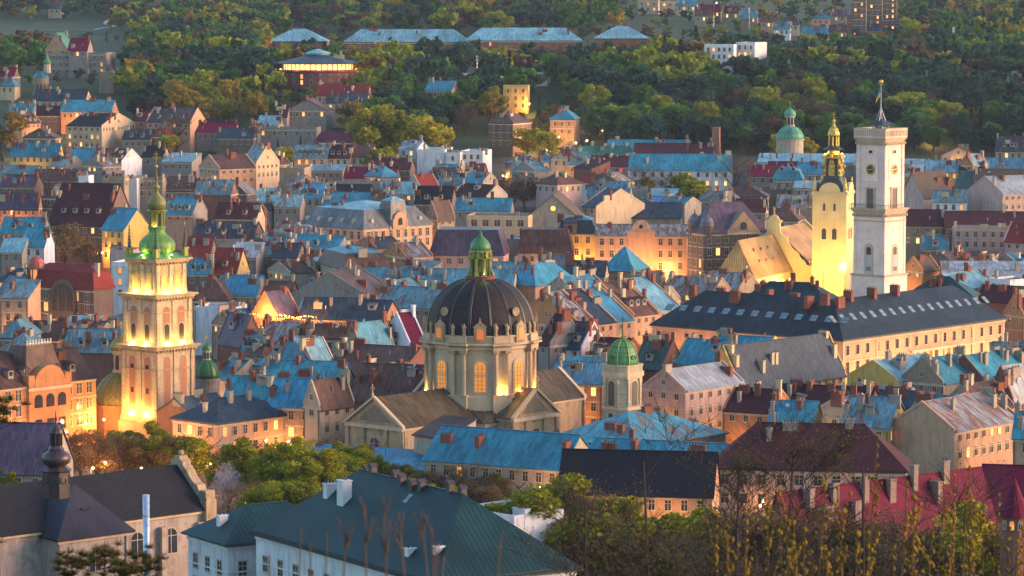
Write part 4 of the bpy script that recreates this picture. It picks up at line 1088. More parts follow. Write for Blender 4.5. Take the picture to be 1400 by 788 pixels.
    prof = [(rd, zd-.6)] + [(rd*math.cos(u)**.88 if u < 1.3 else max(2.6, rd*math.cos(u)), zd + (zp-zd)*math.sin(u)/math.sin(1.33)) for u in np.linspace(0, 1.33, 12)]
    mb = MB(); mb.sm = True; mb.lathe(prof, 64); do = mb.build('dome', [DOMETILE], t)
    mb = MB()
    for k in range(16):
        a = PH + R(22.5)*k + R(11.25); da = .035 if k % 2 else .02
        for s in (-1, 1):
            for (r0, q0), (r1, q1) in zip(prof[1:-1], prof[2:]):
                e = s*da*5/ max(3, r0)
                mb.tube(((r0+.04)*math.cos(a+e), (r0+.04)*math.sin(a+e), q0), ((r1+.04)*math.cos(a+e), (r1+.04)*math.sin(a+e), q1), .13, .12, 4)
    mb.build('dome_rib', [m_plain('rib_metal', (.035, .04, .045), .5)], do)
    for k, dz in ((-1, 0), (1, 0), (3, 0), (5, 0)):
        a = PH + R(42)*k; u = .5
        rr = rd*math.cos(u)**.88 - .25; zz = zd + (zp-zd)*math.sin(u)/math.sin(1.33)
        mb = MB(); mb.M = Matrix.Translation((rr*math.cos(a), rr*math.sin(a), zz-.6)) @ Matrix.Rotation(a, 4, 'Z') @ Matrix.Rotation(R(90), 4, 'Y')
        mb.lathe([(.75, -2.0), (.75, 1.15)], 14, 0); mb.lathe([(.95, 1.0), (.95, 1.3), (.6, 1.32), (.5, 1.2)], 14, 1)
        mb.build('dome_oculus', [DOMETILE, STONED], do)
    # lantern
    z = lambda py: zl(py)
    mb = MB(); mb.lathe([(3.0, zp-1.2), (3.2, z(379)), (3.3, z(377)), (2.7, z(376.5))], 16, 1)
    mb.lathe([(1.75, z(377)), (1.7, z(354))], 8)
    for k in range(8):
        a = PH + R(45)*k + R(22.5); mb.lathe([(.62, z(377)), (.5, z(375)), (.38, z(372)), (.34, z(356)), (.5, z(354))], 6, 2, 2.15*math.cos(a), 2.15*math.sin(a))
        mb.M = Matrix.Rotation(a, 4, 'Z'); mb.ext([(2.2, -.2, z(377)), (3.1, -.2, z(377)), (2.9, -.2, z(372)), (2.3, -.2, z(366))], (0, .4, 0), 2); mb.M = I4
    mb.lathe([(2.5, z(354)), (2.6, z(353)), (2.2, z(352)), (2.1, z(346)), (2.6, z(344)), (2.2, z(342))], 16, 2)
    for k in range(8):
        a = PH + R(45)*k; mb.M = Matrix.Rotation(a, 4, 'Z') @ Matrix.Translation((1.9, 0, z(348.5))) @ Matrix.Rotation(R(90), 4, 'Y')
        mb.lathe([(.85, -.2), (.85, .55), (.55, .6), (.5, .35)], 10, 2); mb.M = I4
    mb.build('lantern', [m_plain('lantern_dark2', (.10, .10, .03), .8), BRICK, COPPERY], t)
    mb = MB(); mb.sm = True
    mb.lathe([(2.25, z(343)), (2.2, z(337)), (1.8, z(331)), (1.1, z(326)), (.5, z(323)), (.3, z(319)), (.1, z(312))], 16); mb.build('lantern_cap', [COPPER], t)
    for k in range(4): flood(t, (2.75*math.cos(PH+R(90)*k+R(20)), 2.75*math.sin(PH+R(90)*k+R(20)), z(375)), 300, (.95, 1, .08))
    for a, pw in ((22.5, 420), (67.5, 420), (-67.5, 120)):
        b = PH + R(a); flood(dr, ((r+1.2)*math.cos(b), (r+1.2)*math.sin(b), zb+1.6), pw, (1, .55, .10))
    b = PH + R(45); flood(dr, ((r+.6)*math.cos(b), (r+.6)*math.sin(b), zb+1.9), 120, (1, .32, .06))
    for a in (-50, 0, 45): b = PH + R(a); flood(dr, ((r+.6)*math.cos(b), (r+.6)*math.sin(b), za-1.7), 45, (1, .62, .2))
    for a in (30, 60): b = PH + R(a); flood(dr, ((r-.2)*math.cos(b), (r-.2)*math.sin(b), za+.3), 50, (1, .62, .2))
domed_church()

def belfry():
    D = 690; p = at(851, 580, D); zg = g(p.x, p.y); z = lambda py: zy(py, D) - zg
    t = thing('small_belfry', 'small stone belfry with ribbed green dome right of the domed church', 'bell tower', (p.x, p.y, zg), R(-45))
    def octo(h, c): return [(-h+c, -h), (h-c, -h), (h, -h+c), (h, h-c), (h-c, h), (-h+c, h), (-h, h-c), (-h, -h+c)]
    def ring(mb, h, c, z0, z1, m=0): mb.ext([(x, y, z0) for x, y in octo(h, c)], (0, 0, z1-z0), m)
    mb = MB(); ring(mb, 3.55, 1.3, -.3, z(558)); ring(mb, 3.8, 1.4, z(558), z(555), 1); ring(mb, 3.4, 1.25, z(555), z(513)); ring(mb, 3.6, 1.3, z(516), z(513)-.01, 1); ring(mb, 3.85, 1.35, z(513)+.01, z(507), 1); ring(mb, 3.6, 1.3, z(507), z(499)); ring(mb, 3.75, 1.35, z(499), z(497.5), 1)
    for k in range(8):
        if k % 2 == 0: continue
    st = m_wall('belfry_stone', (.44, .37, .26), .6, .5)
    for k in range(4):
        mb.M = rotz(k)
        for q in (-1.75, 1.75): mb.box(q-.33, q+.33, -3.62, -3.38, z(553), z(516), 0); mb.box(q-.42, q+.42, -3.68, -3.38, z(522), z(517), 1)
    mb.M = I4
    b = mb.build('shaft', [st, TRIM], t)
    for k in range(4):
        mb = MB(); mb.arch(0, z(553), 1.75, z(519)-z(553), -.12, .05, 0); mb.arch(0, z(553)-.1, 2.25, z(519)-z(553)+.4, -.07, .05, 1)
        for q in range(9): mb.box(-.85, .85, -.17, -.11, z(553)+.4+q*.5, z(553)+.52+q*.5, 2)
        o = mb.build('louvre', [DARK, TRIM, DKFR], b); o.location = rotz(k) @ Vector((0, -3.4, 0)); o.rotation_euler = (0, 0, R(90)*k)
        mb = MB(); mb.M = Matrix.Translation((0, -.02, z(567))) @ Matrix.Rotation(R(90), 4, 'X'); mb.lathe([(1.0, 0), (1.0, .1), (.75, .12), (.7, .05)], 14, 0); mb.lathe([(.7, .02), (.68, .08)], 14, 1)
        o = mb.build('round_window', [TRIM, DARK], b); o.location = rotz(k) @ Vector((0, -3.55, 0)); o.rotation_euler = (0, 0, R(90)*k)
    zb = z(498); hd = z(464)-zb
    cop = m_metal('weathered_green_copper', (.04, .19, .05), .35, .5, .5, .8)
    mb = MB(); mb.sm = True; mb.lathe([(3.35*math.cos(a)**.85, zb + hd*math.sin(a)) for a in np.linspace(0, 1.5, 9)], 16, ph=R(22.5)); d = mb.build('dome', [cop], t)
    mb = MB()
    for k in range(8):
        a = R(45)*k + R(22.5)
        for q in range(8):
            u0, u1 = 1.5*q/8, 1.5*(q+1)/8; f_ = lambda u: (3.42*math.cos(u)**.85*math.cos(a), 3.42*math.cos(u)**.85*math.sin(a), zb+hd*math.sin(u)+.03)
            mb.tube(f_(u0), f_(u1), .13, .12, 4)
    mb.build('rib', [COPPERY], d)
    for k in range(4):
        a = R(90)*k - R(90); mb = MB(); mb.M = Matrix.Translation((2.75*math.cos(a), 2.75*math.sin(a), zb+1.6)) @ Matrix.Rotation(a, 4, 'Z') @ Matrix.Rotation(R(90), 4, 'Y')
        mb.lathe([(.6, -.6), (.6, .6), (.4, .62), (.36, .4)], 10); mb.build('oculus', [cop], d)
    mb = MB(); mb.lathe([(.35, zb+hd-.15), (.45, zb+hd+.4), (.2, zb+hd+.9), (.12, zb+hd+3)], 8); cross_mb(mb, 0, 0, zb+hd+2.9, 1.9, 0, R(45)); mb.build('spire', [cop], t)
belfry()

# ---- town hall and its clock tower --------------------------------------------------
def town_hall():
    C, X, Y, L1, L2 = frame_of(1152, 465, 893, 1373, -41, 17, None, None)
    zg = g(C.x, C.y) - .3; H = C.z - zg; wd, rh = 19.0, 8.6
    t = thing('town_hall', 'long peach town hall wings under dark hipped roof around the clock tower', 'town hall', (C.x, C.y, zg), R(-41))
    wm = m_wall('town_hall_plaster', (.62, .335, .20), .3)
    mb = MB(); mb.box(-L1, 0, 0, wd, 0, H); mb.box(-wd, -.01, wd-.01, L2, 0, H-.01)
    for zz, e, m in ((H-.9, .5, 1), (H-5.6, .18, 1), (H-10.2, .25, 1)):
        mb.box(-L1, e, -e, 0, zz, zz + (.75 if e > .4 else .35), m); mb.box(.001, e, 0, L2, zz, zz + (.75 if e > .4 else .35), m)
    for k in np.linspace(0, L1-.8, 6): mb.box(-k-.8, -k, -.14, 0, 0, H-.9, 1)
    for k in np.linspace(0, L2-.8, 6): mb.box(0, .14, k, k+.8, 0, H-.9, 1)
    for k in range(7): mb.box(0, .5, L2*.42+k*2.7, L2*.42+k*2.7+.9, H-10, H-5.6, 1)
    mb.box(0, .8, L2*.40, L2*.72, H-5.6, H-4.9, 1)
    mb.build('wall', [wm, TRIM], t)
    rt = m_metal('town_hall_tin', (.013, .020, .027), 0, .7, .42, .25)
    mb = MB(); z = H+.1; zr = H+rh; o = .6; q = wd/2; T = .25
    mb.slab([(-L1-o, -o, z), (o, -o, z), (-q, q, zr), (-L1+q, q, zr)], T); mb.slab([(-L1-o, wd+o, z), (-L1-o, -o, z), (-L1+q, q, zr)], T)
    mb.slab([(-wd-o, wd+o, z), (-L1-o, wd+o, z), (-L1+q, q, zr), (-q, q, zr)], T)
    mb.slab([(o, -o, z), (o, L2+o, z), (-q, L2-q, zr), (-q, q, zr)], T); mb.slab([(o, L2+o, z), (-wd-o, L2+o, z), (-q, L2-q, zr)], T)
    mb.slab([(-wd-o, L2+o, z), (-wd-o, wd+o, z), (-q, q, zr), (-q, L2-q, zr)], T)
    mb.box(-L1-o-.1, o+.1, -o-.12, -o+.02, z-.5, z-.15, 1); mb.box(o-.02, o+.12, -o+.02, L2+o, z-.5, z-.15, 1)
    ro = mb.build('roof', [rt, DARK], t)
    def oz(x, y): return H + rh*min(1, max(0, min(-x, y, wd-y if x < -wd else 99, wd+x if y > wd else 99)/q))
    n1 = 13
    for k in range(n1):
        u = L1*(k+.6)/n1
        for fl_ in range(3): window(t, -u, 0, H-3.9-fl_*4.6, 'L', 1.3, 2.3, rnd.random() < .03, frame=DKFR)
        o_ = link('skylight', sky_mesh(2.0, 1.9), ro, (-u, q*.46, H+rh*.46+.2)); o_.rotation_euler = (math.atan2(rh, q), 0, 0)
    n2 = 17
    for k in range(n2):
        u = L2*(k+.5)/n2
        for fl_ in range(3): window(t, 0, u, H-3.9-fl_*4.6, 'R', 1.3, 2.3 if fl_ != 1 else 2.9, rnd.random() < .03, frame=DKFR)
        o_ = link('skylight', sky_mesh(1.5, 2.2), ro, (-q*.5, u+.4, H+rh*.5+.2)); o_.rotation_euler = (Matrix.Rotation(R(90), 3, 'Z') @ Matrix.Rotation(math.atan2(rh, q), 3, 'X')).to_euler()
    for k in range(7): chimney(ro, -L1*(.13+.13*k), q*rnd.choice([.75, 1.0, 1.2]), H+rh*.85, BRICK, rnd.choice([(1.1, 2.8, 1.7), (1.1, 2.0, 2.2)]))
    for k in range(4): chimney(ro, -q*1.0, L2*(.08+.14*k), H+rh, BRICK, (1.1, 2.4, 1.6))
    for k in range(6): p = C - X*(L1*(k+.5)/6) - Y*5; street_lamp(p, 2000, (1, .38, .11))
    for k in range(6): p = C + Y*(L2*(k+.5)/6) + X*5; street_lamp(p, 2300, (1, .40, .13))
    # inner courtyard wing, behind
    house(1140, 424, 1000, None, 'HL', 'pine', 'brick', a=-20, d=16, he=19, rh=6, ch=7, chm=BRICK, sk=0, label='dark teal inner wing roof with brick chimneys left of the clock tower', fire=0)
    house(1096, 412, 1088, 1122, 'L', 'brown', 'brick', a=-35, he=20, rh=4, d=None, ch=0, label='little brick gable with arched window on the inner wing', fire=0, D=905)
    house(1330, 408, 1238, None, 'HL', 'pine', 'brick', a=-14, d=14, he=18, rh=5, ch=5, chm=BRICK, label='dark roofed inner wing right of the clock tower foot')
town_hall()

def clock_tower():
    D = 928; p = at(1201, 490, D); zg = g(p.x, p.y); z = lambda py: zy(py, D) - zg
    t = thing('clock_tower', 'tall white square clock tower with parapet, kiosk and flag mast', 'clock tower', (p.x, p.y, zg), R(-41))
    W = m_wall('clock_tower_stone', (.90, .68, .585), .2, .75, bf=.22)
    zb, z1, z2, z3 = z(376), z(284), z(193), z(181)
    mb = MB(); mb.box(-5.65, 5.65, -5.65, 5.65, -.3, zb); mb.box(-5.9, 5.9, -5.9, 5.9, zb, zb+.5, 1)
    mb.box(-5.2, 5.2, -5.2, 5.2, zb+.5, z1-1.6); mb.box(-5.35, 5.35, -5.35, 5.35, z(302), z(300), 1)
    for j, e in enumerate((5.3, 5.5, 5.75, 6.0)): mb.box(-e, e, -e, e, z1-1.6+.4*j, z1-1.2+.4*j-.004, 1)
    mb.box(-4.7, 4.7, -4.7, 4.7, z1, z2-.2); 
    for j, e in enumerate((4.8, 5.0, 5.2, 5.4)): mb.box(-e, e, -e, e, z2-.2+.35*j, z2+.15+.35*j-.004, 1)
    for k in range(4):
        mb.M = rotz(k)
        for i in range(13): mb.cbox(-4.6+i*9.2/12, -4.95, z2-.9, .4, .8, .7, 1); mb.cbox(-5.1+i*10.2/12, -5.4, z1-2.3, .4, .9, .7, 1)
        mb.box(-4.75, -3.6, -4.9, -4.75, z1, z2-.3, 0); mb.box(3.6, 4.75, -4.9, -4.75, z1, z2-.3, 0); mb.box(-3.6, 3.6, -4.88, -4.75, z(216), z(213), 0)
        mb.box(-5.2, -4.2, -5.3, -5.2, zb+.5, z1-1.6, 0); mb.box(4.2, 5.2, -5.3, -5.2, zb+.5, z1-1.6, 0)
    mb.M = I4
    mb.build('shaft', [W, TRIM], t)
    mb = MB(); zp = z2+1.2
    for q in ((-5.4, 5.4, -5.4, -5.05), (-5.4, 5.4, 5.05, 5.4), (-5.4, -5.05, -5.05, 5.05), (5.05, 5.4, -5.05, 5.05)): mb.box(*q, zp, zp+2.3)
    mb.box(-5.05, 5.05, -5.05, 5.05, zp-.2, zp+.1)
    for k in range(4):
        mb.M = rotz(k)
        for i in range(15): mb.box(-4.95+i*.707-.2, -4.95+i*.707+.2, -5.52, -5.4, zp+.3, zp+2.0, 1)
        mb.box(-5.55, 5.55, -5.55, -5.0, zp+2.3, zp+2.55, 1)
    mb.M = I4; mb.build('parapet', [W, TRIM], t)
    mb = MB()
    for k in range(4):
        mb.M = rotz(k)
        for i in range(16): mb.box(-5.8+i*.773-.03, -5.8+i*.773+.03, -5.86, -5.8, z1, z1+1.1)
        mb.box(-5.9, 5.9, -5.9, -5.8, z1+1.1, z1+1.2)
    mb.M = I4; mb.build('balcony_railing', [DARK], t)
    for k in range(4):
        def put(mb, nm, mats, y):
            o = mb.build(nm, mats, t); o.location = rotz(k) @ Vector((0, y, 0)); o.rotation_euler = (0, 0, R(90)*k); return o
        zc = z(231); mb = MB(); mb.M = Matrix.Translation((0, 0, zc)) @ Matrix.Rotation(R(90), 4, 'X')
        mb.lathe([(1.55, -.05), (1.55, .12)], 28, 0); mb.lathe([(1.55, .1), (1.55, .2), (1.38, .2), (1.38, .1)], 28, 1, cap=False)
        for j in range(12):
            a = R(30)*j; mb.M = Matrix.Translation((0, -.12, zc)) @ Matrix.Rotation(a, 4, 'Y'); mb.box(-.07, .07, -.05, .03, .95, 1.3, 1)
        for a, l, wd in ((R(-98), 1.25, .07), (R(82), .8, .1)):
            mb.M = Matrix.Translation((0, -.16, zc)) @ Matrix.Rotation(a, 4, 'Y'); mb.box(-wd, wd, -.05, .03, -.2, l, 1)
        mb.M = I4
        mb.box(-2.6, 2.6, -.03, .05, z(247), z(216), 2)
        put(mb, 'clock_face', [m_plain('clock_black', (.02, .02, .025), .4), m_plain('clock_gold', (.8, .45, .12), .35, .4), W], -4.78)
        mb = MB(); mb.box(-1.1, 1.1, -.06, .1, z1+.05, z(257), 0); mb.box(-1.6, -1.1, -.2, .1, z1, z(257), 1); mb.box(1.1, 1.6, -.2, .1, z1, z(257), 1); mb.box(-1.8, 1.8, -.3, .1, z(257), z(255), 1); put(mb, 'balcony_door', [m_plain('door_dark', (.10, .085, .085), .6), TRIM], -4.75)
        mb = MB(); mb.box(-.6, .6, -.08, .1, z(209), z(205), 0); mb.box(-.85, .85, -.05, .1, z(210), z(204), 1); put(mb, 'small_window', [GLASS, W], -4.8)
        mb = MB(); mb.arch(0, z(372), 2.0, z(334)-z(372), -.1, .1, 0); mb.arch(0, z(373), 2.9, z(334)-z(373)+.5, -.06, .1, 1); mb.arch(0, z(347), 1.6, z(336)-z(347), -.14, .1, 2); mb.box(-.85, .85, -.13, .1, z(369), z(363), 3)
        for q in range(5): mb.box(-.8+q*.4-.05, -.8+q*.4+.05, -.18, -.12, z(369), z(363), 1)
        put(mb, 'arched_niche', [m_wall('niche_grey', (.52, .48, .47), .4), TRIM, DARK, m_plain('blue_glass', (.12, .16, .22), .2)], -5.2)
        mb = MB(); mb.box(-.9, .9, -.06, .1, z(318), z(310), 0); put(mb, 'stone_panel', [W], -5.2)
    mb = MB(); zk = zp+.1; mb.cbox(0, 0, zk, 3.4, 3.4, 1.3, 0)
    for sx in (-1, 1):
        for sy in (-1, 1): mb.cbox(sx*1.55, sy*1.55, zk+1.3, .3, .3, 2.0, 0)
    mb.cbox(0, 0, zk+1.3, 2.4, 2.4, 1.4, 2); mb.cbox(0, 0, zk+3.1, 3.6, 3.6, .25, 0); mb.fr(2.9, 2.9, zk+3.35, .12, .12, zk+5.0, 1)
    k_ = mb.build('kiosk', [wallmat('beige'), roofmat('slate'), m_plain('kiosk_blue', (.06, .12, .16), .4)], t)
    zm, zt = zk+4.9, z(112); mb = MB(); mb.tube((0, 0, zm), (0, 0, zt), .3, .14, 6)
    for a in range(4): mb.tube((1.4*math.cos(R(90)*a+.3), 1.4*math.sin(R(90)*a+.3), zm-.6), (0, 0, zm+3.4), .1, .07, 4)
    mb.build('flag_mast', [IRON], t); mb = MB(); mb.ball((0, 0, zt), .6, 12); mb.build('mast_ball', [GILT], t)
    mb = MB(); n = 7; P = []
    for i in range(n+1):
        for j in range(5):
            s, v = i/n, j/4
            P.append((-.15-1.5*s*(.6+.4*v)*.9, -.35*math.sin(s*6+v)*s, z(121) - 2.6*v - 1.7*s*s))
    mb.add(P, [(i*5+j, i*5+j+1, i*5+j+6, i*5+j+5) for i in range(n) for j in range(2)], 0); mb.add(P, [(i*5+j, i*5+j+1, i*5+j+6, i*5+j+5) for i in range(n) for j in range(2, 4)], 1)
    o = mb.build('flag', [m_plain('flag_blue', (.04, .22, .5), .8), m_plain('flag_yellow', (.75, .55, .06), .8)], t); o.rotation_euler = (0, 0, R(41))
clock_tower()

# ---- floodlit cathedral -------------------------------------------------------------
def cathedral():
    A = R(-18); A2 = R(-26)
    Yw = m_wall('cathedral_plaster', (.66, .52, .26), .25); GR = roofmat('gold')
    # tower
    D = 1062; p = at(1138, 400, D); zg = g(p.x, p.y); z = lambda py: zy(py, D) - zg
    t = thing('church_tower', 'floodlit yellow church tower with ornate gilded helm', 'church tower', (p.x, p.y, zg), A)
    h = 5.6; zt = z(263)
    mb = MB(); mb.box(-h, h, -h, h, -.3, zt); mb.box(-h-.2, h+.2, -h-.2, h+.2, z(357), z(355.5)); mb.box(-h-.35, h+.35, -h-.35, h+.35, zt-.5, zt)
    for k in range(4): mb.M = rotz(k); mb.arch(0, zt-1, 7.2, 4.4, -h-.25, -h+.6); mb.box(-h-.3, -3.4, -h-.3, -h+.3, zt, zt+.45); mb.box(3.4, h+.3, -h-.3, -h+.3, zt, zt+.45)
    mb.M = I4; mb.build('shaft', [Yw], t)
    for k in range(4):
        for s in (-1, 1):
            for py0, py1, w in ((287, 277, .7), (326, 311, 1.5)):
                mb = MB(); mb.arch(0, z(py0), w, z(py1)-z(py0), -.1, .1, 0); mb.arch(0, z(py0)-.3, w*1.7, (z(py1)-z(py0))+1.0, -.05, .1, 1)
                o = mb.build('tower_window', [DARK, Yw], t); o.location = rotz(k) @ Vector((s*1.7, -h, 0)); o.rotation_euler = (0, 0, R(90)*k)
    helm = m_plain('dark_helm_copper', (.035, .05, .035), .5)
    gd = m_plain('gilt_ornament', (.55, .36, .07), .4, .35, .5)
    zz = lambda py: z(py)
    def sq(mb, prof, m, ph=R(45), n=4): mb.lathe([(r*1.414 if n == 4 else r, q) for r, q in prof], n, m, ph=ph)
    mb = MB(); sq(mb, [(5.3, zt), (5.2, zt+.4), (4.6, zz(257)), (3.7, zz(251)), (2.7, zz(244)), (2.5, zz(240)), (2.6, zz(238)), (2.3, zz(232)), (2.2, zz(218)), (2.9, zz(216)), (2.8, zz(213)), (2.0, zz(211))], 0)
    b = mb.build('helm', [helm], t)
    mb = MB()
    for k in range(4):
        mb.M = rotz(k) @ Matrix.Translation((0, 0, 0))
        for s in (-1, 1):
            mb.tube((s*2.4, -2.4, zz(240)), (s*2.3, -2.3, zz(217)), .5, .42, 6); mb.ball((s*2.7, -2.7, zz(228)), .75, 8); mb.ball((s*2.5, -2.5, zz(236)), .6, 8); mb.ball((s*2.8, -2.8, zz(245)), .5, 8)
        mb.arch(0, zz(240), 2.0, zz(222)-zz(240), -2.65, -2.3); mb.ball((0, -2.6, zz(221)), .8, 8); mb.box(-3.1, 3.1, -3.1, -2.7, zz(216.5), zz(213)); mb.ball((0, -2.9, zz(214)), .6, 8)
        mb.M = I4
    mb.lathe([(2.9, zz(213)), (3.0, zz(211)), (2.1, zz(209)), (1.9, zz(206))], 12)
    for k in range(8): a = R(45)*k; mb.lathe([(.42, zz(202)), (.3, zz(200)), (.28, zz(187)), (.42, zz(185))], 6, 0, 1.5*math.cos(a), 1.5*math.sin(a))
    mb.lathe([(1.9, zz(186)), (2.0, zz(184)), (1.85, zz(181)), (1.3, zz(176)), (.6, zz(173)), (.35, zz(169)), (.6, zz(166)), (.3, zz(163.5)), (.12, zz(162))], 12)
    cross_mb(mb, 0, 0, zz(163), 2.4, 0, -A); mb.build('gilded_lantern', [gd], t)
    mb = MB(); mb.lathe([(3.6, zz(205)), (2.7, zz(203)), (1.7, zz(199.5)), (1.2, zz(198)), (1.1, zz(186))], 8); mb.build('lantern_core', [helm], t)
    for sx in (-1, 1):
        for sy in (-1, 1):
            mb = MB(); mb.lathe([(.8, zt+.4), (.55, zt+1.2), (.75, zt+1.5), (.5, zt+2.2), (.3, zt+3.2), (.45, zt+3.6), (.2, zt+4.2), (.1, zt+5)], 8); o = mb.build('corner_urn', [gd], t); o.location = (sx*5.0, sy*5.0, 0)
    for a_, b_, pw in ((-14, -11, 3600), (0, -15, 2800), (13, -14, 2600)):
        o = flood(t, (a_, b_, z(391)), pw, (1, .62, .13), .6, dark=True)
        mb = MB(); mb.tube((0, 0, -(z(391))+.1), (0, 0, 0), .15, .12, 6); mb.build('mast', [DARK], o)
    for k in range(4): flood(t, rotz(k) @ Vector((3.2, -4.7, zt+.5)), 420, (1, .68, .12)); flood(t, rotz(k) @ Vector((1.6, -2.5, zz(211))), 160, (1, .68, .12))
    # nave and chancel
    A = A2; C = at(1031, 381, 1040); zg = g(C.x, C.y)
    t = thing('cathedral_nave', 'golden lit cathedral roof with curled stone gable left of the yellow tower', 'church', (C.x, C.y, zg), A); H = C.z - zg
    wc, l1, l2, rh = 13.0, 33, 61, 11.8
    mb = MB(); mb.box(-wc, 0, 0, l1, -.3, H); mb.box(-wc-6.5, 6.5, l1+.8, l2, -.3, H+1.5)
    for q in np.linspace(5, l1-3, 5): mb.box(0, .9, q-.5, q+.5, -.3, H-2)
    mb.build('wall', [Yw], t)
    mb = MB(); o = .5; T = .3; cx = -wc/2; zr = H+rh
    mb.slab([(o, -o, H), (o, l1, H), (cx, l1, zr), (cx, 2.2, zr)], T); mb.slab([(-wc-o, -o, H), (o, -o, H), (cx, 2.2, zr)], T); mb.slab([(-wc-o, -o, H), (-wc-o, l1, H), (cx, l1, zr), (cx, 2.2, zr)], T)
    ro = mb.build('chancel_roof', [GR], t)
    for k in range(6):
        y = 10 + (k % 3)*6; q = .35 + .3*(k//3); mb = MB(); mb.cbox(0, 0, 0, .8, .8, .7); mb.fr(.6, .6, .7, .1, .1, 1.1); o_ = mb.build('roof_vent', [GR], ro); o_.location = (cx + (0-cx)*(1-q), y, H + rh*q)
    mb = MB(); H2 = H+1.5; ex = 6.5+.6; zr2 = H+rh+2.0
    mb.slab([(ex, l1+1.2, H2), (ex, l2, H2), (cx, l2, zr2), (cx, l1+1.2, zr2)], T); mb.slab([(-wc-ex, l1+1.2, H2), (-wc-ex, l2, H2), (cx, l2, zr2), (cx, l1+1.2, zr2)], T)
    mb.build('nave_roof', [GR], t)
    # curled gable between them, and the plain one at the far end
    def prof(y, d, mbx):
        pts = []
        for s in (1, -1):
            seq = [(13.4, H-1), (13.4, H+1.8), (11.6, H+2.0), (11.0, H+3.2), (9.2, H+4.4), (8.6, H+5.8), (7.0, H+6.8), (5.6, H+8.2), (4.8, H+9.6), (4.9, H+11), (3.2, H+11.6), (2.3, H+12.6), (2.2, H+13.4), (2.2, H+16.0), (1.2, H+17.6), (0, H+18.2)]
            pts += [(cx + s*a, y, q) for a, q in (seq if s > 0 else seq[::-1][1:])]
        mbx.ext(pts, (0, d, 0))
    mb = MB(); prof(l1+.05, .9, mb); mb.box(cx-2.6, cx+2.6, l1-.25, l1+1.2, H+13.2, H+13.7); mb.box(cx-2.7, cx+2.7, l1-.25, l1+1.2, H+15.9, H+16.4); mb.build('curled_gable', [Yw], t)
    mb = MB(); mb.ext([(-wc-ex-.4, l2, H2-.5), (ex+.4, l2, H2-.5), (ex+.4, l2, H2+.8), (cx, l2, zr2+1.2), (-wc-ex-.4, l2, H2+.8)], (0, .7, 0)); mb.build('end_gable', [Yw], t)
    for x, z_ in ((cx, H+18.2), (cx+12.6, H+1.8), (cx+13.0, H+2.45)):
        if x == cx+13.0: continue
        link('statue', statue_mesh(), t, (x, l1+.5, z_))
    mb = MB(); mb.lathe([(2.2, -.3), (2.2, H+.5), (2.5, H+.6), (2.5, H+1.0)], 10, 0, 8.5, l2-8); mb.lathe([(2.4, H+1), (2.1, H+2), (1.3, H+3), (.4, H+3.6), (.15, H+4.6)], 12, 1, 8.5, l2-8); mb.build('stair_turret', [Yw, roofmat('tan')], t)
    for x, y, pw in ((10, 2, 1100), (10, 14, 1200), (10, 26, 1200), (15, 38, 1200), (15, 50, 1200), (-14, -9, 900), (0, -9, 900)):
        zl = H-3.5 if y < 30 else H-8
        o = flood(t, (x, y, zl), pw, (1, .58, .11), .5, dark=True); mb = MB(); mb.tube((0, 0, -zl-.2), (0, 0, 0), .14, .12, 6); mb.build('mast', [DARK], o)
    for y in (6, 16, 26): o = flood(t, (21, y, H+2), 1900, (1, .53, .1), .12, dark=True); mb = MB(); mb.tube((0, 0, -(H+2)-.2), (0, 0, 0), .14, .12, 6); mb.build('mast', [DARK], o)
cathedral()

# ---- palaces and other marked houses ------------------------------------------------
def onface(t, mb, nm, mats, x, y, face):
    o = mb.build(nm, mats, t); o.location = (x, y, 0); o.rotation_euler = (0, 0, 0 if face == 'L' else R(90)); return o
# pale mansard palace
t, H, hx, hy, ro = house(497, 314, 409, 591, 'ML', 'grey', 'peach', a=-44, he=15, rh=8.5, fl=2, fr=2, ch=3, gr=500, gl=400, lit=.02, mans2='pale', sp=3.4, ww=1.4, wh=2.6, name='palace', cat='palace', label='grand peach palace with two tone pale mansard roof and arched pediment')
mb = MB(); mb.box(-4.5, 4.5, -.6, 4, H-.5, H+.4, 0); mb.fr(4.2, 3.2, H+.4, 3.4, 2.4, H+9.2, 1, 0, 2.6); mb.fr(3.5, 2.5, H+9.2, .6, .4, H+10.6, 2, 0, 2.6); onface(t, mb, 'pavilion_roof', [TRIM, roofmat('grey'), roofmat('pale')], hx, 0, 'R')
mb = MB(); mb.arch(0, H-.2, 6.0, 5.6, -1.1, -.3, 0); mb.arch(0, H+.8, 1.8, 2.6, -1.25, -1.05, 1); mb.box(-3.6, -2.9, -1.2, -.2, H-.2, H+2.8); mb.box(2.9, 3.6, -1.2, -.2, H-.2, H+2.8); mb.tube((0, -.8, H+5.2), (0, -.8, H+6.8), .35, .08, 6); onface(t, mb, 'pediment', [wallmat('peach'), GLASS], hx, 0, 'R')
def ocul(roof):
    def fn():
        m = MB(); m.M = Matrix.Rotation(R(90), 4, 'X'); m.lathe([(.75, -1.6), (.75, .3), (.55, .34), (.45, .2)], 12, 0); return mesh_of(m, 'round_dormer', [TRIM, DARK])
    return shared('oculd', fn)
for k in range(5): link('round_dormer', ocul(0), ro, (-hx*.8+k*hx*.36, -hy+.9, H+2.6))
for k in (-.7, .7): link('round_dormer', ocul(0), ro, (hx-.9, hy*k, H+2.6), R(90))
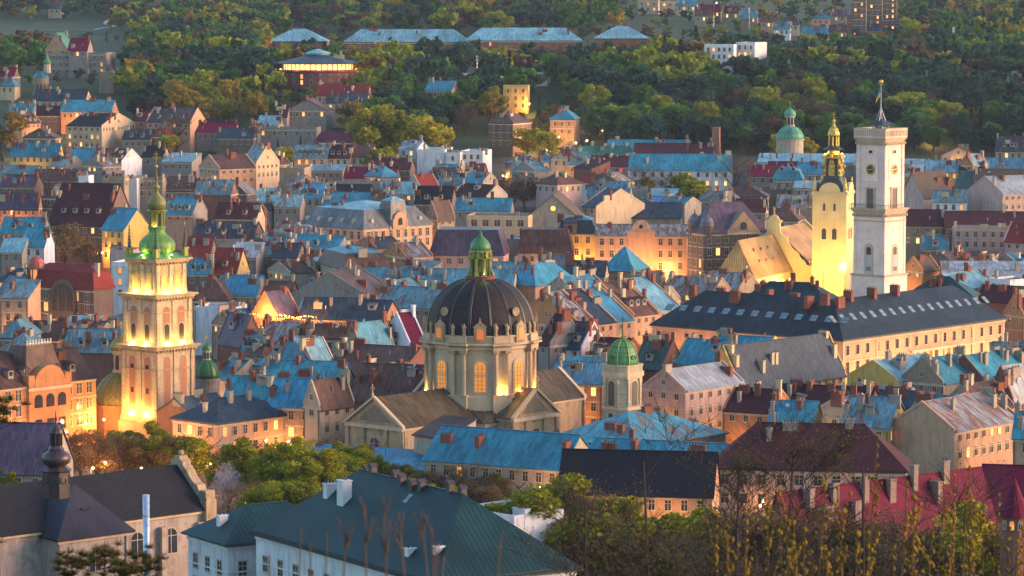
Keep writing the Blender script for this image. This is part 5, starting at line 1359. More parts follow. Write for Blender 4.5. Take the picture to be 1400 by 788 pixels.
# peach palace with central gable
t, H, hx, hy, ro = house(939, 323, 814, None, 'L', 'rusty', 'peach', a=-4, d=14, he=17, rh=3.2, fl=4, ch=2, gl=2100, lit=.28, sp=3.1, ww=1.25, wh=2.2, fh=4, name='palace', cat='palace', label='glowing peach palace with curled central gable over a bright street', fire=0)
mb = MB(); mb.ext([(-4.6, -.8, H-.4), (4.6, -.8, H-.4), (4.6, -.8, H+1.4), (3.2, -.8, H+1.9), (2.5, -.8, H+3.8), (1.5, -.8, H+4.9), (0, -.8, H+5.3), (-1.5, -.8, H+4.9), (-2.5, -.8, H+3.8), (-3.2, -.8, H+1.9), (-4.6, -.8, H+1.4)], (0, 1.2, 0), 0); mb.box(-4.9, 4.9, -1.1, .2, H+1.2, H+1.5, 0); mb.box(-4.4, 4.4, -.45, 0, 0, H-.4, 0)
mb.M = Matrix.Translation((0, -.8, H+3.1)) @ Matrix.Rotation(R(90), 4, 'X'); mb.lathe([(.7, -.1), (.7, .12), (.5, .12)], 12, 1); mb.M = I4
onface(t, mb, 'central_gable', [wallmat('peach'), GLASS], 0, -hy, 'L')
t, H, hx, hy, ro = house(814, 320, 763, None, 'ML', 'slate', 'yellow', a=-5, d=14, he=17, rh=6, fl=3, ch=3, gl=2400, lit=.1, sp=3.3, ww=1.25, wh=2.2, fh=4, name='palace', cat='palace', label='yellow lit house with dark mansard roof left of the peach gabled palace', mans2='teal')
mb = MB(); mb.box(-2.2, 2.2, -.6, 3, H-.3, H+3.8, 0); mb.arch(0, H+.3, 1.5, 2.7, -.75, -.55, 1); mb.slab([(-2.6, -.9, H+3.8), (2.6, -.9, H+3.8), (1.8, 3, H+5.2), (-1.8, 3, H+5.2)], .3, 2); onface(t, mb, 'attic_dormer', [wallmat('brown'), GLASS, roofmat('slate')], -hx*.35, -hy, 'L')
t, H, hx, hy, ro = house(782, 347, 708, None, 'TL', 'brown', 'pink', a=-6, d=14, he=11, rh=8, ch=2, fl=1, dm=0, gl=600, label='brown trapezoid modern roof with a row of dormers, by the yellow lit house')
for k in range(6): link('dormer', dorm_mesh('brown'), ro, (-hx*.7+k*hx*.28, -hy+1.2, H+1.7))
t, H, hx, hy, ro = house(688, 350, 588, None, 'TL', 'purple', 'pink', a=-6, d=18, he=12, rh=8.5, ch=0, fl=2, sp=3.5, ww=1.5, label='broad modern building with brown trapezoid roof behind the dome lantern', mans2='grey', lit=.05)
# dark corner building with little domes
t, H, hx, hy, ro = house(962, 320, 940, 1047, 'HR', 'purple', 'brown', a=-66, he=20, rh=9.5, fl=4, fr=4, ch=0, lit=.06, sp=3.0, ww=1.4, wh=2.3, fh=3.9, name='corner_building', cat='palace', label='dark brown corner building with purple roof and two small corner domes')
mb = MB(); mb.ext([(-6, -.7, H-.3), (6, -.7, H-.3), (6, -.7, H+.6), (0, -.7, H+7), (-6, -.7, H+.6)], (0, 4, 0), 0); mb.box(-6.2, 6.2, -1, -.1, H-.5, H, 1); mb.arch(0, H+1, 2.2, 2.6, -.85, -.6, 2); onface(t, mb, 'street_gable', [wallmat('tan'), TRIM, GLASS], hx, hy*.25, 'R')
for x, y in ((hx-1.5, -hy+2), (-hx+2.2, -hy+1.5)):
    mb = MB(); mb.lathe([(2.1, H-1), (2.1, H+2.4), (2.5, H+2.5)], 12, 0); mb.lathe([(2.4, H+2.5), (2.3, H+3.6), (1.6, H+5), (.6, H+5.8), (.2, H+6.3), (.1, H+7.6)], 12, 1); o = mb.build('corner_dome', [wallmat('brown'), roofmat('grey')], t); o.location = (x, y, 0)
# red roofed arched building with kiosk
t, H, hx, hy, ro = house(128, 397, 40, 155, 'ML', 'red', 'brown', a=-34, he=16, rh=6.5, fl=3, fr=0, ch=3, lit=.3, sp=3.4, ww=1.5, wh=2.4, sk=3, gl=450, gr=500, name='arched_building', cat='apartment block', label='ornate brown block with red roof and one big arched gable window')
mb = MB(); mb.arch(0, H-7, 9.6, 9.6, -.9, 1.5, 0, 14); mb.arch(0, H-6.6, 7.6, 8.0, -1.05, -.85, 1, 14)
for q in (-1.5, 1.5): mb.box(q-.25, q+.25, -1.15, -.95, H-6.6, H+.8, 0)
mb.box(-4.6, 4.6, -1.3, -.6, H-7.4, H-6.4, 0); mb.box(-4.6, 4.6, -1.0, -.6, H-16, H-7.4, 0)
for k in range(3):
    for j in range(2): mb.box(-4.0+k*2.8, -1.6+k*2.8, -1.12, -.98, H-10.6-j*3.9, H-8.0-j*3.9, 1)
onface(t, mb, 'arched_gable', [wallmat('brown'), m_plain('dusk_glass', (.10, .07, .05), .2)], hx*.1, -hy, 'L')
mb = MB(); zt = H+1; mb.lathe([(2.9, 0), (2.9, zt), (3.2, zt+.1), (3.2, zt+.5)], 14, 0); mb.lathe([(1.5, zt+.4), (1.5, zt+4)], 10, 2)
for k in range(10): mb.lathe([(.24, zt+.4), (.22, zt+4)], 6, 0, 2.5*math.cos(k*.628), 2.5*math.sin(k*.628))
mb.lathe([(3.1, zt+4), (3.2, zt+4.4), (2.6, zt+4.5)], 14, 0); mb.lathe([(2.6, zt+4.5), (2.5, zt+5.6), (1.9, zt+6.8), (1.0, zt+7.5), (.1, zt+7.8)], 14, 1)
o = mb.build('corner_turret', [wallmat('brown'), m_plain('red_dome', (.33, .06, .04), .45), LITW], t); o.location = (-hx+1.6, -hy+1.2, 0)
# orange lit ornate building on the left
t, H, hx, hy, ro = house(-28, 534, -90, 131, 'R', 'brown', 'orange', a=-41, dl=15, he=15, rh=6, fr=3, ch=2, gr=1100, lit=.06, sp=2.9, ww=1.5, wh=2.3, dm=6, fire=0, name='ornate_building', cat='palace', label='long ornate orange lit building with brown roof left of the bell tower')
mb = MB(); mb.box(-6, 6, -.9, 1, 0, H, 0); mb.arch(0, H-1.2, 9, 5.2, -1.0, 1, 0, 14); mb.box(-6.2, -4.4, -1.0, 1, H, H+2); mb.box(4.4, 6.2, -1, 1, H, H+2); mb.box(-6.3, 6.3, -1.2, -.8, H-1.4, H-.8, 1)
for k in range(3): mb.arch(-3.4+k*3.4, H-5.2, 2.2, 2.9, -1.05, -.85, 2); mb.box(-4.3+k*3.4, -2.5+k*3.4, -1.05, -.85, H-10.4, H-7.8, 2)
onface(t, mb, 'central_gable', [wallmat('orange'), TRIM, GLASS], hx, hy*.15, 'R')
mb = MB(); mb.fr(5.6, 4.5, H+1, 3.6, 2.6, H+8.2, 0, 0, 5.2)
for k in range(9): mb.box(-3.4+k*.85-.12, -3.4+k*.85+.12, 2.6, 2.75, H+8.2, H+9.4, 1)
mb.box(-3.6, 3.6, 2.6, 2.72, H+8.5, H+8.7, 1); onface(t, mb, 'pavilion_roof', [roofmat('brown'), IRON], hx, hy*.15, 'R')
# low slate roofs at the foot of the bell tower
house(262, 567, 216, 318, 'R', 'grey', 'orange', a=-41, he=9, rh=3, ch=3, gr=400, label='grey hipped roof touching the right foot of the bell tower', fire=0)
house(297, 580, 236, 400, 'HR', 'slate', 'peach', a=-41, he=11, rh=4, ch=3, fl=1, fr=2, gr=500, gl=900, lit=.1, label='peach house with slate roof right of the bell tower foot')
# clock on the beige gable
HB = [q for q in HOUSES if q['o'].get('label', '').startswith('broad beige gable')][0]['o']
mb = MB(); mb.M = Matrix.Translation((0, 0, 0)) @ Matrix.Rotation(R(90), 4, 'X'); mb.lathe([(1.5, 0), (1.5, .2), (1.3, .22)], 20, 0); mb.lathe([(1.28, .15), (1.26, .24)], 20, 1); mb.M = I4
mb.box(-.06, .06, -.32, -.24, 0, .9, 0); mb.box(0, .6, -.32, -.24, -.06, .06, 0)
cl = mb.build('clock', [DARK, m_emit('clock_glow', (1, .55, .12), .32, .1)], HB)
fx = [q for q in FOOT if abs(q[0]-HB.location.x) < .01][0]; cl.scale = (.75, .75, .75); cl.location = (.2, -fx[3]-.02, 16.6)

# ---- hill landmarks -------------------------------------------------------------------
def round_fort():
    p = on(435, 117, 0, 1400); s = F/p.y; r = 54/s; z = lambda py: zy(py, p.y) - p.z
    t = thing('round_fort', 'round red brick fort with lit glass gallery and flat cone roof', 'fort', (p.x, p.y, p.z-.5))
    mb = MB(); mb.lathe([(r, -1), (r, z(97)), (r+.8, z(96.5)), (r+.8, z(94)), (r, z(93.5))], 32); w_ = mb.build('wall', [m_wall('fort_brick', (.26, .075, .06), .5, .3)], t)
    mb = MB(); mb.lathe([(r-2.2, z(94)), (r-2.2, z(86))], 32); mb.build('gallery', [m_emit('gallery_glow', (1, .46, .12), .7, .8)], t)
    for k in range(40):
        a = 2*math.pi*k/40; mb = MB() if k == 0 else mb
        mb.box(-.22, .22, -.2, .2, z(94), z(86)) if False else mb.tube(((r-2)*math.cos(a), (r-2)*math.sin(a), z(94)), ((r-2)*math.cos(a), (r-2)*math.sin(a), z(86)), .35, .35, 4)
    for k in range(6):
        a = -1.9+k*.35; 
    mb.build('gallery_columns', [DKFR], t)
    mb = MB(); mb.lathe([(r+2, z(86)), (r+2, z(85)), (6.5, z(75)), (6, z(74))], 32); ro = mb.build('roof', [roofmat('slate')], t)
    mb = MB(); mb.lathe([(5.4, z(75)), (5.4, z(72)), (6.4, z(72)), (6.2, z(71)), (.3, z(65.5))], 16); mb.build('roof_lantern', [roofmat('pale')], ro)
    for k in range(14):
        a = -math.pi + k*math.pi/13
        for q in (105, 113): window(w_, r*math.cos(a), r*math.sin(a), z(q), a+math.pi/2, 1.2, 2.0, k == 5)
    mb = MB(); mb.box(8, 13, -6, -1, z(81), z(74)); mb.box(11, 12.2, -4, -2.8, z(74), z(68)); mb.build('roof_plant', [wallmat('beige')], t)
    for k in range(5): a = -2.6+k*.55; flood(t, ((r+1.2)*math.cos(a), (r+1.2)*math.sin(a), z(93)), 220, (1, .5, .15))
round_fort()
for l, r, e, rh, lab, ty in ((470, 642, 58, 7, 'long pale blue barracks roof on the wooded hill, left half', 'HL'), (636, 796, 56, 7, 'long pale blue barracks roof on the wooded hill, right half', 'HL')):
    house(r, e, l, None, ty, 'pale', 'brick', a=0, d=18, he=8, rh=rh, ch=6, chm=BRICK, label=lab, name='barracks', cat='barracks', y0=1450, fl=1, sp=5)
house(447, 57, 367, None, 'HL', 'pale', 'brick', a=0, d=26, he=8, rh=7, ch=1, chm=BRICK, label='pale hipped roof pavilion above the round brick fort', y0=1450, name='barracks', cat='barracks')
house(887, 53, 815, None, 'HL', 'pale', 'brick', a=0, d=24, he=8, rh=7, ch=1, chm=BRICK, label='pale hipped roof pavilion right of the long barracks', y0=1450, name='barracks', cat='barracks')
def stack():
    p = on(979, 216, 0, 1200); z = lambda py: zy(py, p.y) - p.z
    t = thing('brick_stack', 'square brick smokestack standing tall behind the maroon roof', 'chimney', (p.x, p.y, p.z), R(-12))
    mb = MB(); mb.fr(1.9, 1.9, -1, 1.6, 1.6, z(176)); mb.cbox(0, 0, z(176), 3.5, 3.5, .6); mb.build('shaft', [m_wall('stack_brick', (.34, .14, .09), .5, .3)], t)
stack()
dome_on('pale green church dome among trees left of the clock tower', 1080, 190, 19, 1420, m_metal('verdigris', (.10, .36, .22), 0, .8, .5, .4), True, 172, wallm='beige')
def twin_church():
    p = on(1345, 106, 0, 1450); s = F/p.y; z = lambda py: zy(py, p.y) - p.z
    t = thing('twin_tower_church', 'small grey church with two square towers on the far right hill', 'church', (p.x, p.y, p.z))
    for sx in (-1, 1):
        x = sx*15/s; a = 8/s
        mb = MB(); mb.box(x-a, x+a, -a, a, -2, z(83)); tw = mb.build('tower', [wallmat('beige')], t)
        mb = MB(); mb.fr(a*1.15, a*1.15, z(83), .1, .1, z(75), 0, x, 0); mb.build('tower_roof', [roofmat('pale')], tw)
        window(tw, x, -a-.02, z(91), 'L', 1.0, 2.2, False, True)
    mb = MB(); b = 8/s; mb.ext([(-b, -1, -2), (b, -1, -2), (b, -1, z(92)), (0, -1, z(85)), (-b, -1, z(92))], (0, 14, 0)); mb.build('nave', [wallmat('beige')], t)
    mb = MB(); mb.slab([(-b-.3, -1.3, z(92)), (0, -1.3, z(85)+.2), (0, 13, z(85)+.2), (-b-.3, 13, z(92))], .2); mb.slab([(b+.3, -1.3, z(92)), (0, -1.3, z(85)+.2), (0, 13, z(85)+.2), (b+.3, 13, z(92))], .2); mb.build('nave_roof', [roofmat('pale')], t)
twin_church()
# far flats, villas and towers
house(1003, 63, 963, None, 'F', 'grey', 'white', a=-12, d=14, he=18, fl=4, ch=0, label='grey white apartment block beside a bright lamp on the hill', name='apartment_block', cat='apartment block', y0=1500, lit=.05)
house(1032, 60, 1006, None, 'F', 'grey', 'white', a=-30, d=14, he=18, fl=5, ch=0, label='second pale apartment block with balconies on the hill', name='apartment_block', cat='apartment block', y0=1500, lit=.1)
for i, (l, r, e, hh) in enumerate(((1164, 1184, 2, 40), (1186, 1206, -10, 40), (1208, 1226, -4, 40), (1236, 1262, 6, 18), (872, 900, 2, 16), (903, 930, 3, 14))):
    house(r, e, l, None, 'F', 'grey', 'brown' if i < 4 else 'cream', a=-8, d=14, he=hh*.55, fl=min(8, int(hh/4)), ch=0, lit=.45 if i < 4 else .15, name='tower_block', cat='apartment block', y0=1700, sp=3.2, wh=1.6)
for l, r, e, ro_, wa in ((925, 952, 8, 'teal', 'cream'), (958, 985, 16, 'magenta', 'brown'), (1110, 1134, 26, 'teal', 'peach'), (1138, 1157, 22, 'purple', 'beige'), (1160, 1178, 30, 'brown', 'brick'), (1098, 1132, 46, 'teal', 'peach'), (1132, 1156, 44, 'brown', 'tan'), (1185, 1205, 64, 'pale', 'beige'), (1205, 1228, 65, 'slate', 'brown'),
                        (1188, 1206, 42, 'slate', 'orange'), (1058, 1080, 40, 'teal', 'white'), (1010, 1035, 24, 'teal', 'tan'), (990, 1010, 18, 'maroon', 'tan'), (1092, 1108, 68, 'teal', 'brown'), (205, 231, 8, 'tan', 'yellow'), (66, 82, 12, 'dgreen', 'cream'), (217, 236, 84, 'pale', 'brick'), (0, 20, 118, 'teal', 'cream'), (1040, 1062, 30, 'brown', 'peach'), (1070, 1092, 34, 'slate', 'cream'), (950, 975, 22, 'brown', 'beige'), (1375, 1400, 112, 'magenta', 'pink')):
    hf(l, r, e, rnd.choice(['L', 'HL', 'L']), ro_, wa, 10, he=7, rh=4, ch=2, fl=1, lit=.3, y0=1480, name='villa')
hf(0, 18, 105, 'L', 'magenta', 'brown', 12, he=8, ch=2, y0=1300); hf(135, 155, 100, 'F', 'pale', 'tan', 12, he=10, ch=0, y0=1300)
def little_church():
    p = on(56, 131, 0, 1200); s = F/p.y; z = lambda py: zy(py, p.y) - p.z
    t = thing('rotunda_church', 'small tan rotunda church with thin green spire at far left', 'church', (p.x, p.y, p.z))
    mb = MB(); mb.lathe([(11/s, -1), (11/s, z(107)), (11.5/s, z(106))], 14, 0); w_ = mb.build('rotunda', [wallmat('tan')], t)
    mb = MB(); mb.lathe([(11.8/s, z(106.5)), (6/s, z(100)), (5.5/s, z(98))], 14); mb.build('rotunda_roof', [roofmat('teal')], t)
    mb = MB(); mb.lathe([(5/s, z(100)), (4.6/s, z(88))], 8, 0, 9/s, 0); mb.lathe([(5/s, z(88)), (5.5/s, z(85)), (3/s, z(82)), (1.2/s, z(79)), (.3/s, z(72))], 10, 1, 9/s, 0); mb.build('turret', [wallmat('beige'), COPPER], t)
    for k in range(5): a = -2.4+k*.5; window(w_, 11/s*math.cos(a), 11/s*math.sin(a), z(122), a+math.pi/2, 1.2, 3, False, True)
little_church()
dome_on('small dark spired green drum church left of the pale mansard palace', 367, 289, 8, 1235, DARK, True, 276, wallm='grey')

# ---- foreground roofs --------------------------------------------------------------------
house(768, 642, 580, None, 'L', 'teal', 'beige', a=-28, d=15, he=9, rh=5.5, fl=1, ch=3, chm=BRICK, fire=0, lit=.1, label='long bright teal roof in front of the domed church', name='monastery_wing', cat='monastery', sk=0)
house(985, 640, 800, None, 'L', 'teal', 'beige', a=-20, d=12, he=11, rh=3.5, ch=5, chm=BRICK, fire=0, label='teal roof strip just above the big dark tiled roof')
house(868, 613, 752, 992, 'HR', 'rteal', 'brown', a=-41, he=10, rh=5, ch=5, chm=BRICK, label='teal hipped roof with long rust streaks behind two teal roofs')
house(974, 678, 764, None, 'L', 'black', 'peach', a=-9, d=13, he=10, rh=6.5, ch=0, fl=1, label='big blackish tiled roof facing the bare trees', fire=0, gl=500)
house(1238, 646, 974, None, 'HL', 'maroon', 'pink', a=-8, d=15, he=12, rh=7.4, fl=2, ch=4, sk=0, chm=CHPL, gl=350, lit=.02, label='large brown purple tiled roof over pink walls behind bare branches', sp=3.2, fire=0, ww=1.4)
t, H, hx, hy, ro = house(1085, 755, 1040, 1362, 'R', 'magenta', 'brick', a=-52, he=12, rh=8.0, fr=1, ch=0, label='vivid magenta roof with tall brick chimneys at right', fire=0)
for x, y in ((-.75, -.2), (-.62, -.55), (-.5, -.25), (-.34, -.6), (-.2, -.2), (.05, -.3), (.3, -.15), (.48, -.35), (.62, -.1)):
    chimney(ro, -y*hx, x*hy, roofz('R', -y*hx, x*hy, hx, hy, H, 8.0), m_wall('grey_brick', (.30, .22, .19), .6, .16), rnd.choice([(.9, 1.2, 2.6), (.9, 2.2, 1.9), (.9, .9, 3.0)]))
t, H, hx, hy, ro = house(1440, 700, 1340, None, 'L', 'magenta', 'brick', a=-12, d=16, he=12, rh=6, ch=1, label='second magenta roof at the right edge behind the conical turret', fire=0)
p = at(1387, 705, 452); zg = g(p.x, p.y)
t = thing('turret', 'round brick turret with pointed magenta cone roof at the right edge', 'turret', (p.x, p.y, zg)); mb = MB(); mb.lathe([(1.9, -.4), (1.9, p.z-zg), (2.1, p.z-zg+.1)], 14); w_ = mb.build('wall', [wallmat('brick')], t)
mb = MB(); mb.lathe([(2.5, p.z-zg), (1.1, p.z-zg+2.6), (.08, p.z-zg+5.2)], 14); mb.build('cone_roof', [roofmat('magenta')], t)
for k in range(4): a = -2.5+k*.6; window(w_, 1.9*math.cos(a), 1.9*math.sin(a), p.z-zg-1.7, a+math.pi/2, .5, 1.1, k == 1, True)
house(600, 645, 384, None, 'SL', 'blue', 'brick', a=-24, d=9, he=5, rh=2.5, ch=1, label='low blue tin shed roof half hidden behind the green trees')
house(64, 648, -60, None, 'L', 'purple', 'beige', a=-8, d=18, he=10, rh=8, fl=1, ch=2, label='big purplish roof behind the bulb turret at the left edge', lit=.1)
house(610, 600, 566, None, 'SL', 'brown', 'beige', a=-41, d=9, he=11, rh=3, ch=0, label='small brown lean-to roof beside the front wing of the domed church')
# white building with the dark teal roof
def white_house():
    W = dict(fire=0, chm=CHWH)
    t2, hz_, hx_, hy_, o_w = house(311, 746, 257, 470, 'HR', 'pine', 'white', a=-57, he=12, rh=4.4, fl=2, fr=2, ch=0, lit=.02, sp=3.6, ww=1.3, wh=2.1, w0=2.6, ov=.8, label='white side wing with dark teal roof beside the slate church', **W, ant=0)
    hw_ = (hx_, hy_, hz_)
    t, H, hx, hy, ro = house(598, 800, 350, 787, 'HL', 'pine', 'white', a=-57, he=12, rh=9.6, fl=2, fr=2, ch=0, lit=.03, sp=4.2, ww=1.3, wh=2.2, w0=3.0, ov=.8, label='white building under large dark teal hipped roof in the foreground', **W, ant=0)
    z = lambda x, y: roofz('HL', x, y, hx, hy, H, 9.6)
    for x, y, s in ((-.62, -.35, (1.1, 2.2, 1.6)), (-.42, -.42, (1.5, 1.7, 3.4)), (-.05, .18, (.8, 1.2, 1.2)), (.3, .15, (.8, 1.1, 1.2)), (.58, -.8, (1.0, 1.3, 1.2)), (.8, -.7, (1.0, 1.3, 1.2))): chimney(ro, x*hx, y*hy, z(x*hx, y*hy), CHWH, s)
    chimney(o_w, 0, -hw_[1]*.75, roofz('HR', 0, -hw_[1]*.75, hw_[0], hw_[1], hw_[2], 4.4), CHWH, (1.0, 1.4, 1.6))
    def vm():
        m = MB(); m.cbox(0, 0, -.6, .9, .9, 1.9); m.ext([(-.65, -.6, 1.3), (.65, -.6, 1.3), (0, -.6, 1.8)], (0, 1.2, 0)); return mesh_of(m, 'roof_vent', [m_plain('vent_brown', (.05, .035, .045), .5)])
    for x, y in ((-.55, .1), (-.43, .02), (-.2, .05), (-.06, -.05), (.08, -.08), (.16, -.06), (.42, .0), (.52, .04)): link('roof_vent', shared('vent', vm), ro, (x*hx, y*hy, z(x*hx, y*hy)))
    for x in (-.5, -.3, -.1, .08): o = link('skylight', sky_mesh(.8, 2.0), ro, (x*hx, -.62*hy, z(x*hx, -.62*hy)+.25)); o.rotation_euler = (math.atan2(9.6, hy), 0, 0)
    o = link('skylight', sky_mesh(.9, 1.6), ro, (.12*hx, -.2*hy, z(.12*hx, -.2*hy)+.25)); o.rotation_euler = (math.atan2(9.6, hy), 0, 0)
    mb = MB()
    for k in range(int(hx*2/.5)): mb.box(-hx-.6+k*.5, -hx-.5+k*.5, -hy-.72, -hy-.66, H+.3, H+.62)
    for k in range(int(hy*2/.5)): mb.box(hx+.66, hx+.72, -hy-.6+k*.5, -hy-.5+k*.5, H+.3, H+.62)
    mb.box(-hx-.7, hx+.7, -hy-.7, -hy-.66, H+.42, H+.5); mb.box(hx+.66, hx+.7, -hy-.7, hy+.7, H+.42, H+.5); mb.build('snow_guard', [DARK], ro)
    house(703, 712, 628, None, 'F', 'slate', 'white', a=-48, d=10, he=15, fl=0, ch=1, chm=CHWH, label='flat white parapet roof behind the dark teal roof', ant=0)
white_house()
# slate church at lower left
def slate_church():
    a = -48; C, X, Y, L1, L2 = frame_of(80, 738, 57, 178, a, 10.5, None, None)
    zg = g(C.x, C.y) - .5; H = C.z - zg
    t = thing('slate_church', 'old plastered church with slate roofs and dark bulb turret at lower left', 'church', (C.x, C.y, zg), R(a))
    W = m_wall('old_church_plaster', (.40, .33, .28), .8, 0, .6, (.24, .17, .13)); SL = m_tile('church_slates', (.020, .021, .028), .45, .4, .7, .06); MT = m_metal('church_tin', (.028, .027, .045), 0, .6, .45, .1, .15)
    nx = -L1; wn = 14.0; yl, yr = -22, L2+17.5; Hn = H+1.0
    mb = MB(); mb.box(nx-1, 0, 0, L2, 0, H); mb.box(nx-wn, nx, yl, yr, -.3, Hn)
    mb.box(-.2, .35, -.3, L2+.3, H-.7, H-.1, 1); mb.box(nx, nx+.4, L2, yr, Hn-.7, Hn-.1, 1); mb.box(nx, nx+.4, yl, 0, Hn-.7, Hn-.1, 1)
    for y in (0, L2-.9): mb.box(0, .25, y, y+.9, 0, H-.7)
    for y in np.linspace(L2+2, yr-.9, 3): mb.box(nx, nx+.9, y-.6, y+.6, -.3, Hn-2)
    mb.build('wall', [W, TRIM], t)
    nr = nx - wn/2; zr = Hn + 6.4
    mb = MB(); mb.slab([(nx+.6, yl, Hn), (nx+.6, yr, Hn), (nr, yr, zr), (nr, yl, zr)], .3); mb.slab([(nx-wn-.6, yl, Hn), (nx-wn-.6, yr, Hn), (nr, yr, zr), (nr, yl, zr)], .3); mb.build('nave_roof', [SL], t)
    mb = MB(); yc = L2/2; za = H + 7.4; xa = -L2*.42
    mb.slab([(.6, -.6, H), (.6, L2+.6, H), (xa, yc, za)], .3); mb.slab([(nr, -.6, H+.35), (.6, -.6, H), (xa, yc, za), (nr, yc, za)], .3); mb.slab([(nr, L2+.6, H+.35), (.6, L2+.6, H), (xa, yc, za), (nr, yc, za)], .3)
    tr = mb.build('transept_roof', [MT], t)
    mb = MB(); mb.cbox(0, 0, -.4, 1.3, 1.6, 1.4, 0); mb.box(.66, .7, -.6, .6, -.2, .8, 1); mb.slab([(-1.2, -1, 1.2), (1.0, -1, 1.0), (1.0, 1, 1.0), (-1.2, 1, 1.2)], .12, 0); o = mb.build('dormer', [MT, GLASS], tr); o.location = (-3.2, yc+.2, H+2.9)
    # stepped stone gable at the far end
    mb = MB(); pts = []
    seq = [(7.6, Hn-1.5), (7.6, Hn+1.0), (8.0, Hn+1.1), (8.0, Hn+1.7), (6.2, Hn+2.0), (5.6, Hn+3.1), (5.4, Hn+3.6), (4.4, Hn+3.9), (3.4, Hn+4.7), (2.6, Hn+5.7), (1.6, Hn+6.4), (1.5, Hn+7.0), (.8, Hn+7.3), (.7, Hn+7.8)]
    pts = [(nr+q, yr, z) for q, z in seq] + [(nr-q, yr, z) for q, z in seq[::-1]]
    mb.ext(pts, (0, 1.6, 0)); mb.ball((nr, yr+.8, Hn+8.2), .5); mb.cbox(nr+7.0, yr+.8, Hn+1.7, 1.6, 1.8, 1.2); mb.cbox(nr+7.2, yr+.8, -.3, 1.8, 2.0, Hn+1.8); mb.build('stone_gable', [STONED], t)
    for y, x in ((yc, 0), ):
        o = window(t, 0, 0, 0, 'R', 2.0, 3.4, False, True); o.location = (.02, yc, H-5.6)
    for y in (-9, L2+4.5, L2+11): o = window(t, 0, 0, 0, 'R', 2.4, 4.0, False, True); o.location = (nx+.02, y, Hn-6.4)
    # bulb turret
    D = 486; q = at(77.5, 672, D); loc = Vector((q.x-C.x, q.y-C.y, 0)); loc.rotate(Matrix.Rotation(-R(a), 3, 'Z')); z = lambda py: zy(py, D) - zg; s = F/D
    tm = m_plain('turret_copper', (.045, .028, .032), .4, .2)
    mb = MB(); mb.lathe([(19/s, z(680)), (19/s, z(645))], 8, 0, ph=R(22.5)); mb.lathe([(20.5/s, z(645)), (21.5/s, z(643)), (13/s, z(636.5))], 8, 0, ph=R(22.5)); 
    for k in range(8):
        mb.M = Matrix.Rotation(R(45*k), 4, 'Z') @ Matrix.Translation((18/s, 0, z(655))) @ Matrix.Rotation(R(90), 4, 'Y'); mb.lathe([(.62, -.2), (.62, .12), (.4, .14), (.36, 0)], 10, 1)
    mb.M = I4
    b = mb.build('turret_base', [tm, DARK], t); b.location = loc
    mb = MB(); mb.sm = True; mb.lathe([(12/s, z(637)), (18.5/s, z(633)), (20.5/s, z(627)), (18.5/s, z(621)), (12/s, z(617)), (9/s, z(614))], 16); o = mb.build('turret_bulb', [tm], t); o.location = loc
    mb = MB(); mb.lathe([(10.5/s, z(616)), (11/s, z(614)), (8/s, z(609))], 8); mb.lathe([(5/s, z(609)), (5/s, z(592))], 8)
    for k in range(8): mb.lathe([(1.6/s, z(609)), (1.6/s, z(593))], 5, 0, 7.5/s*math.cos(R(45*k)), 7.5/s*math.sin(R(45*k)))
    mb.lathe([(9.5/s, z(593.5)), (10/s, z(592)), (9/s, z(588)), (5/s, z(582)), (2/s, z(580)), (1.2/s, z(575)), (2.2/s, z(573)), (1/s, z(571)), (.5/s, z(562))], 10); o = mb.build('turret_lantern', [tm], t); o.location = loc
slate_church()
def flue():
    p = at(200.5, 772, 470); zg = g(p.x, p.y)
    t = thing('metal_flue', 'tall round pale metal flue pipe in front of the slate church', 'chimney', (p.x, p.y, zg-.3))
    h = zy(674, 470) - zg; mb = MB(); mb.sm = True; mb.lathe([(.5, -.3), (.5, h), (.42, h)], 16); mb.build('pipe', [m_plain('zinc_pipe', (.42, .47, .58), .35, .5)], t)
    for q in (.3, .6, .85): mb = MB(); mb.lathe([(.54, h*q), (.54, h*q+.12)], 16); mb.build('collar', [IRON], t)
flue()
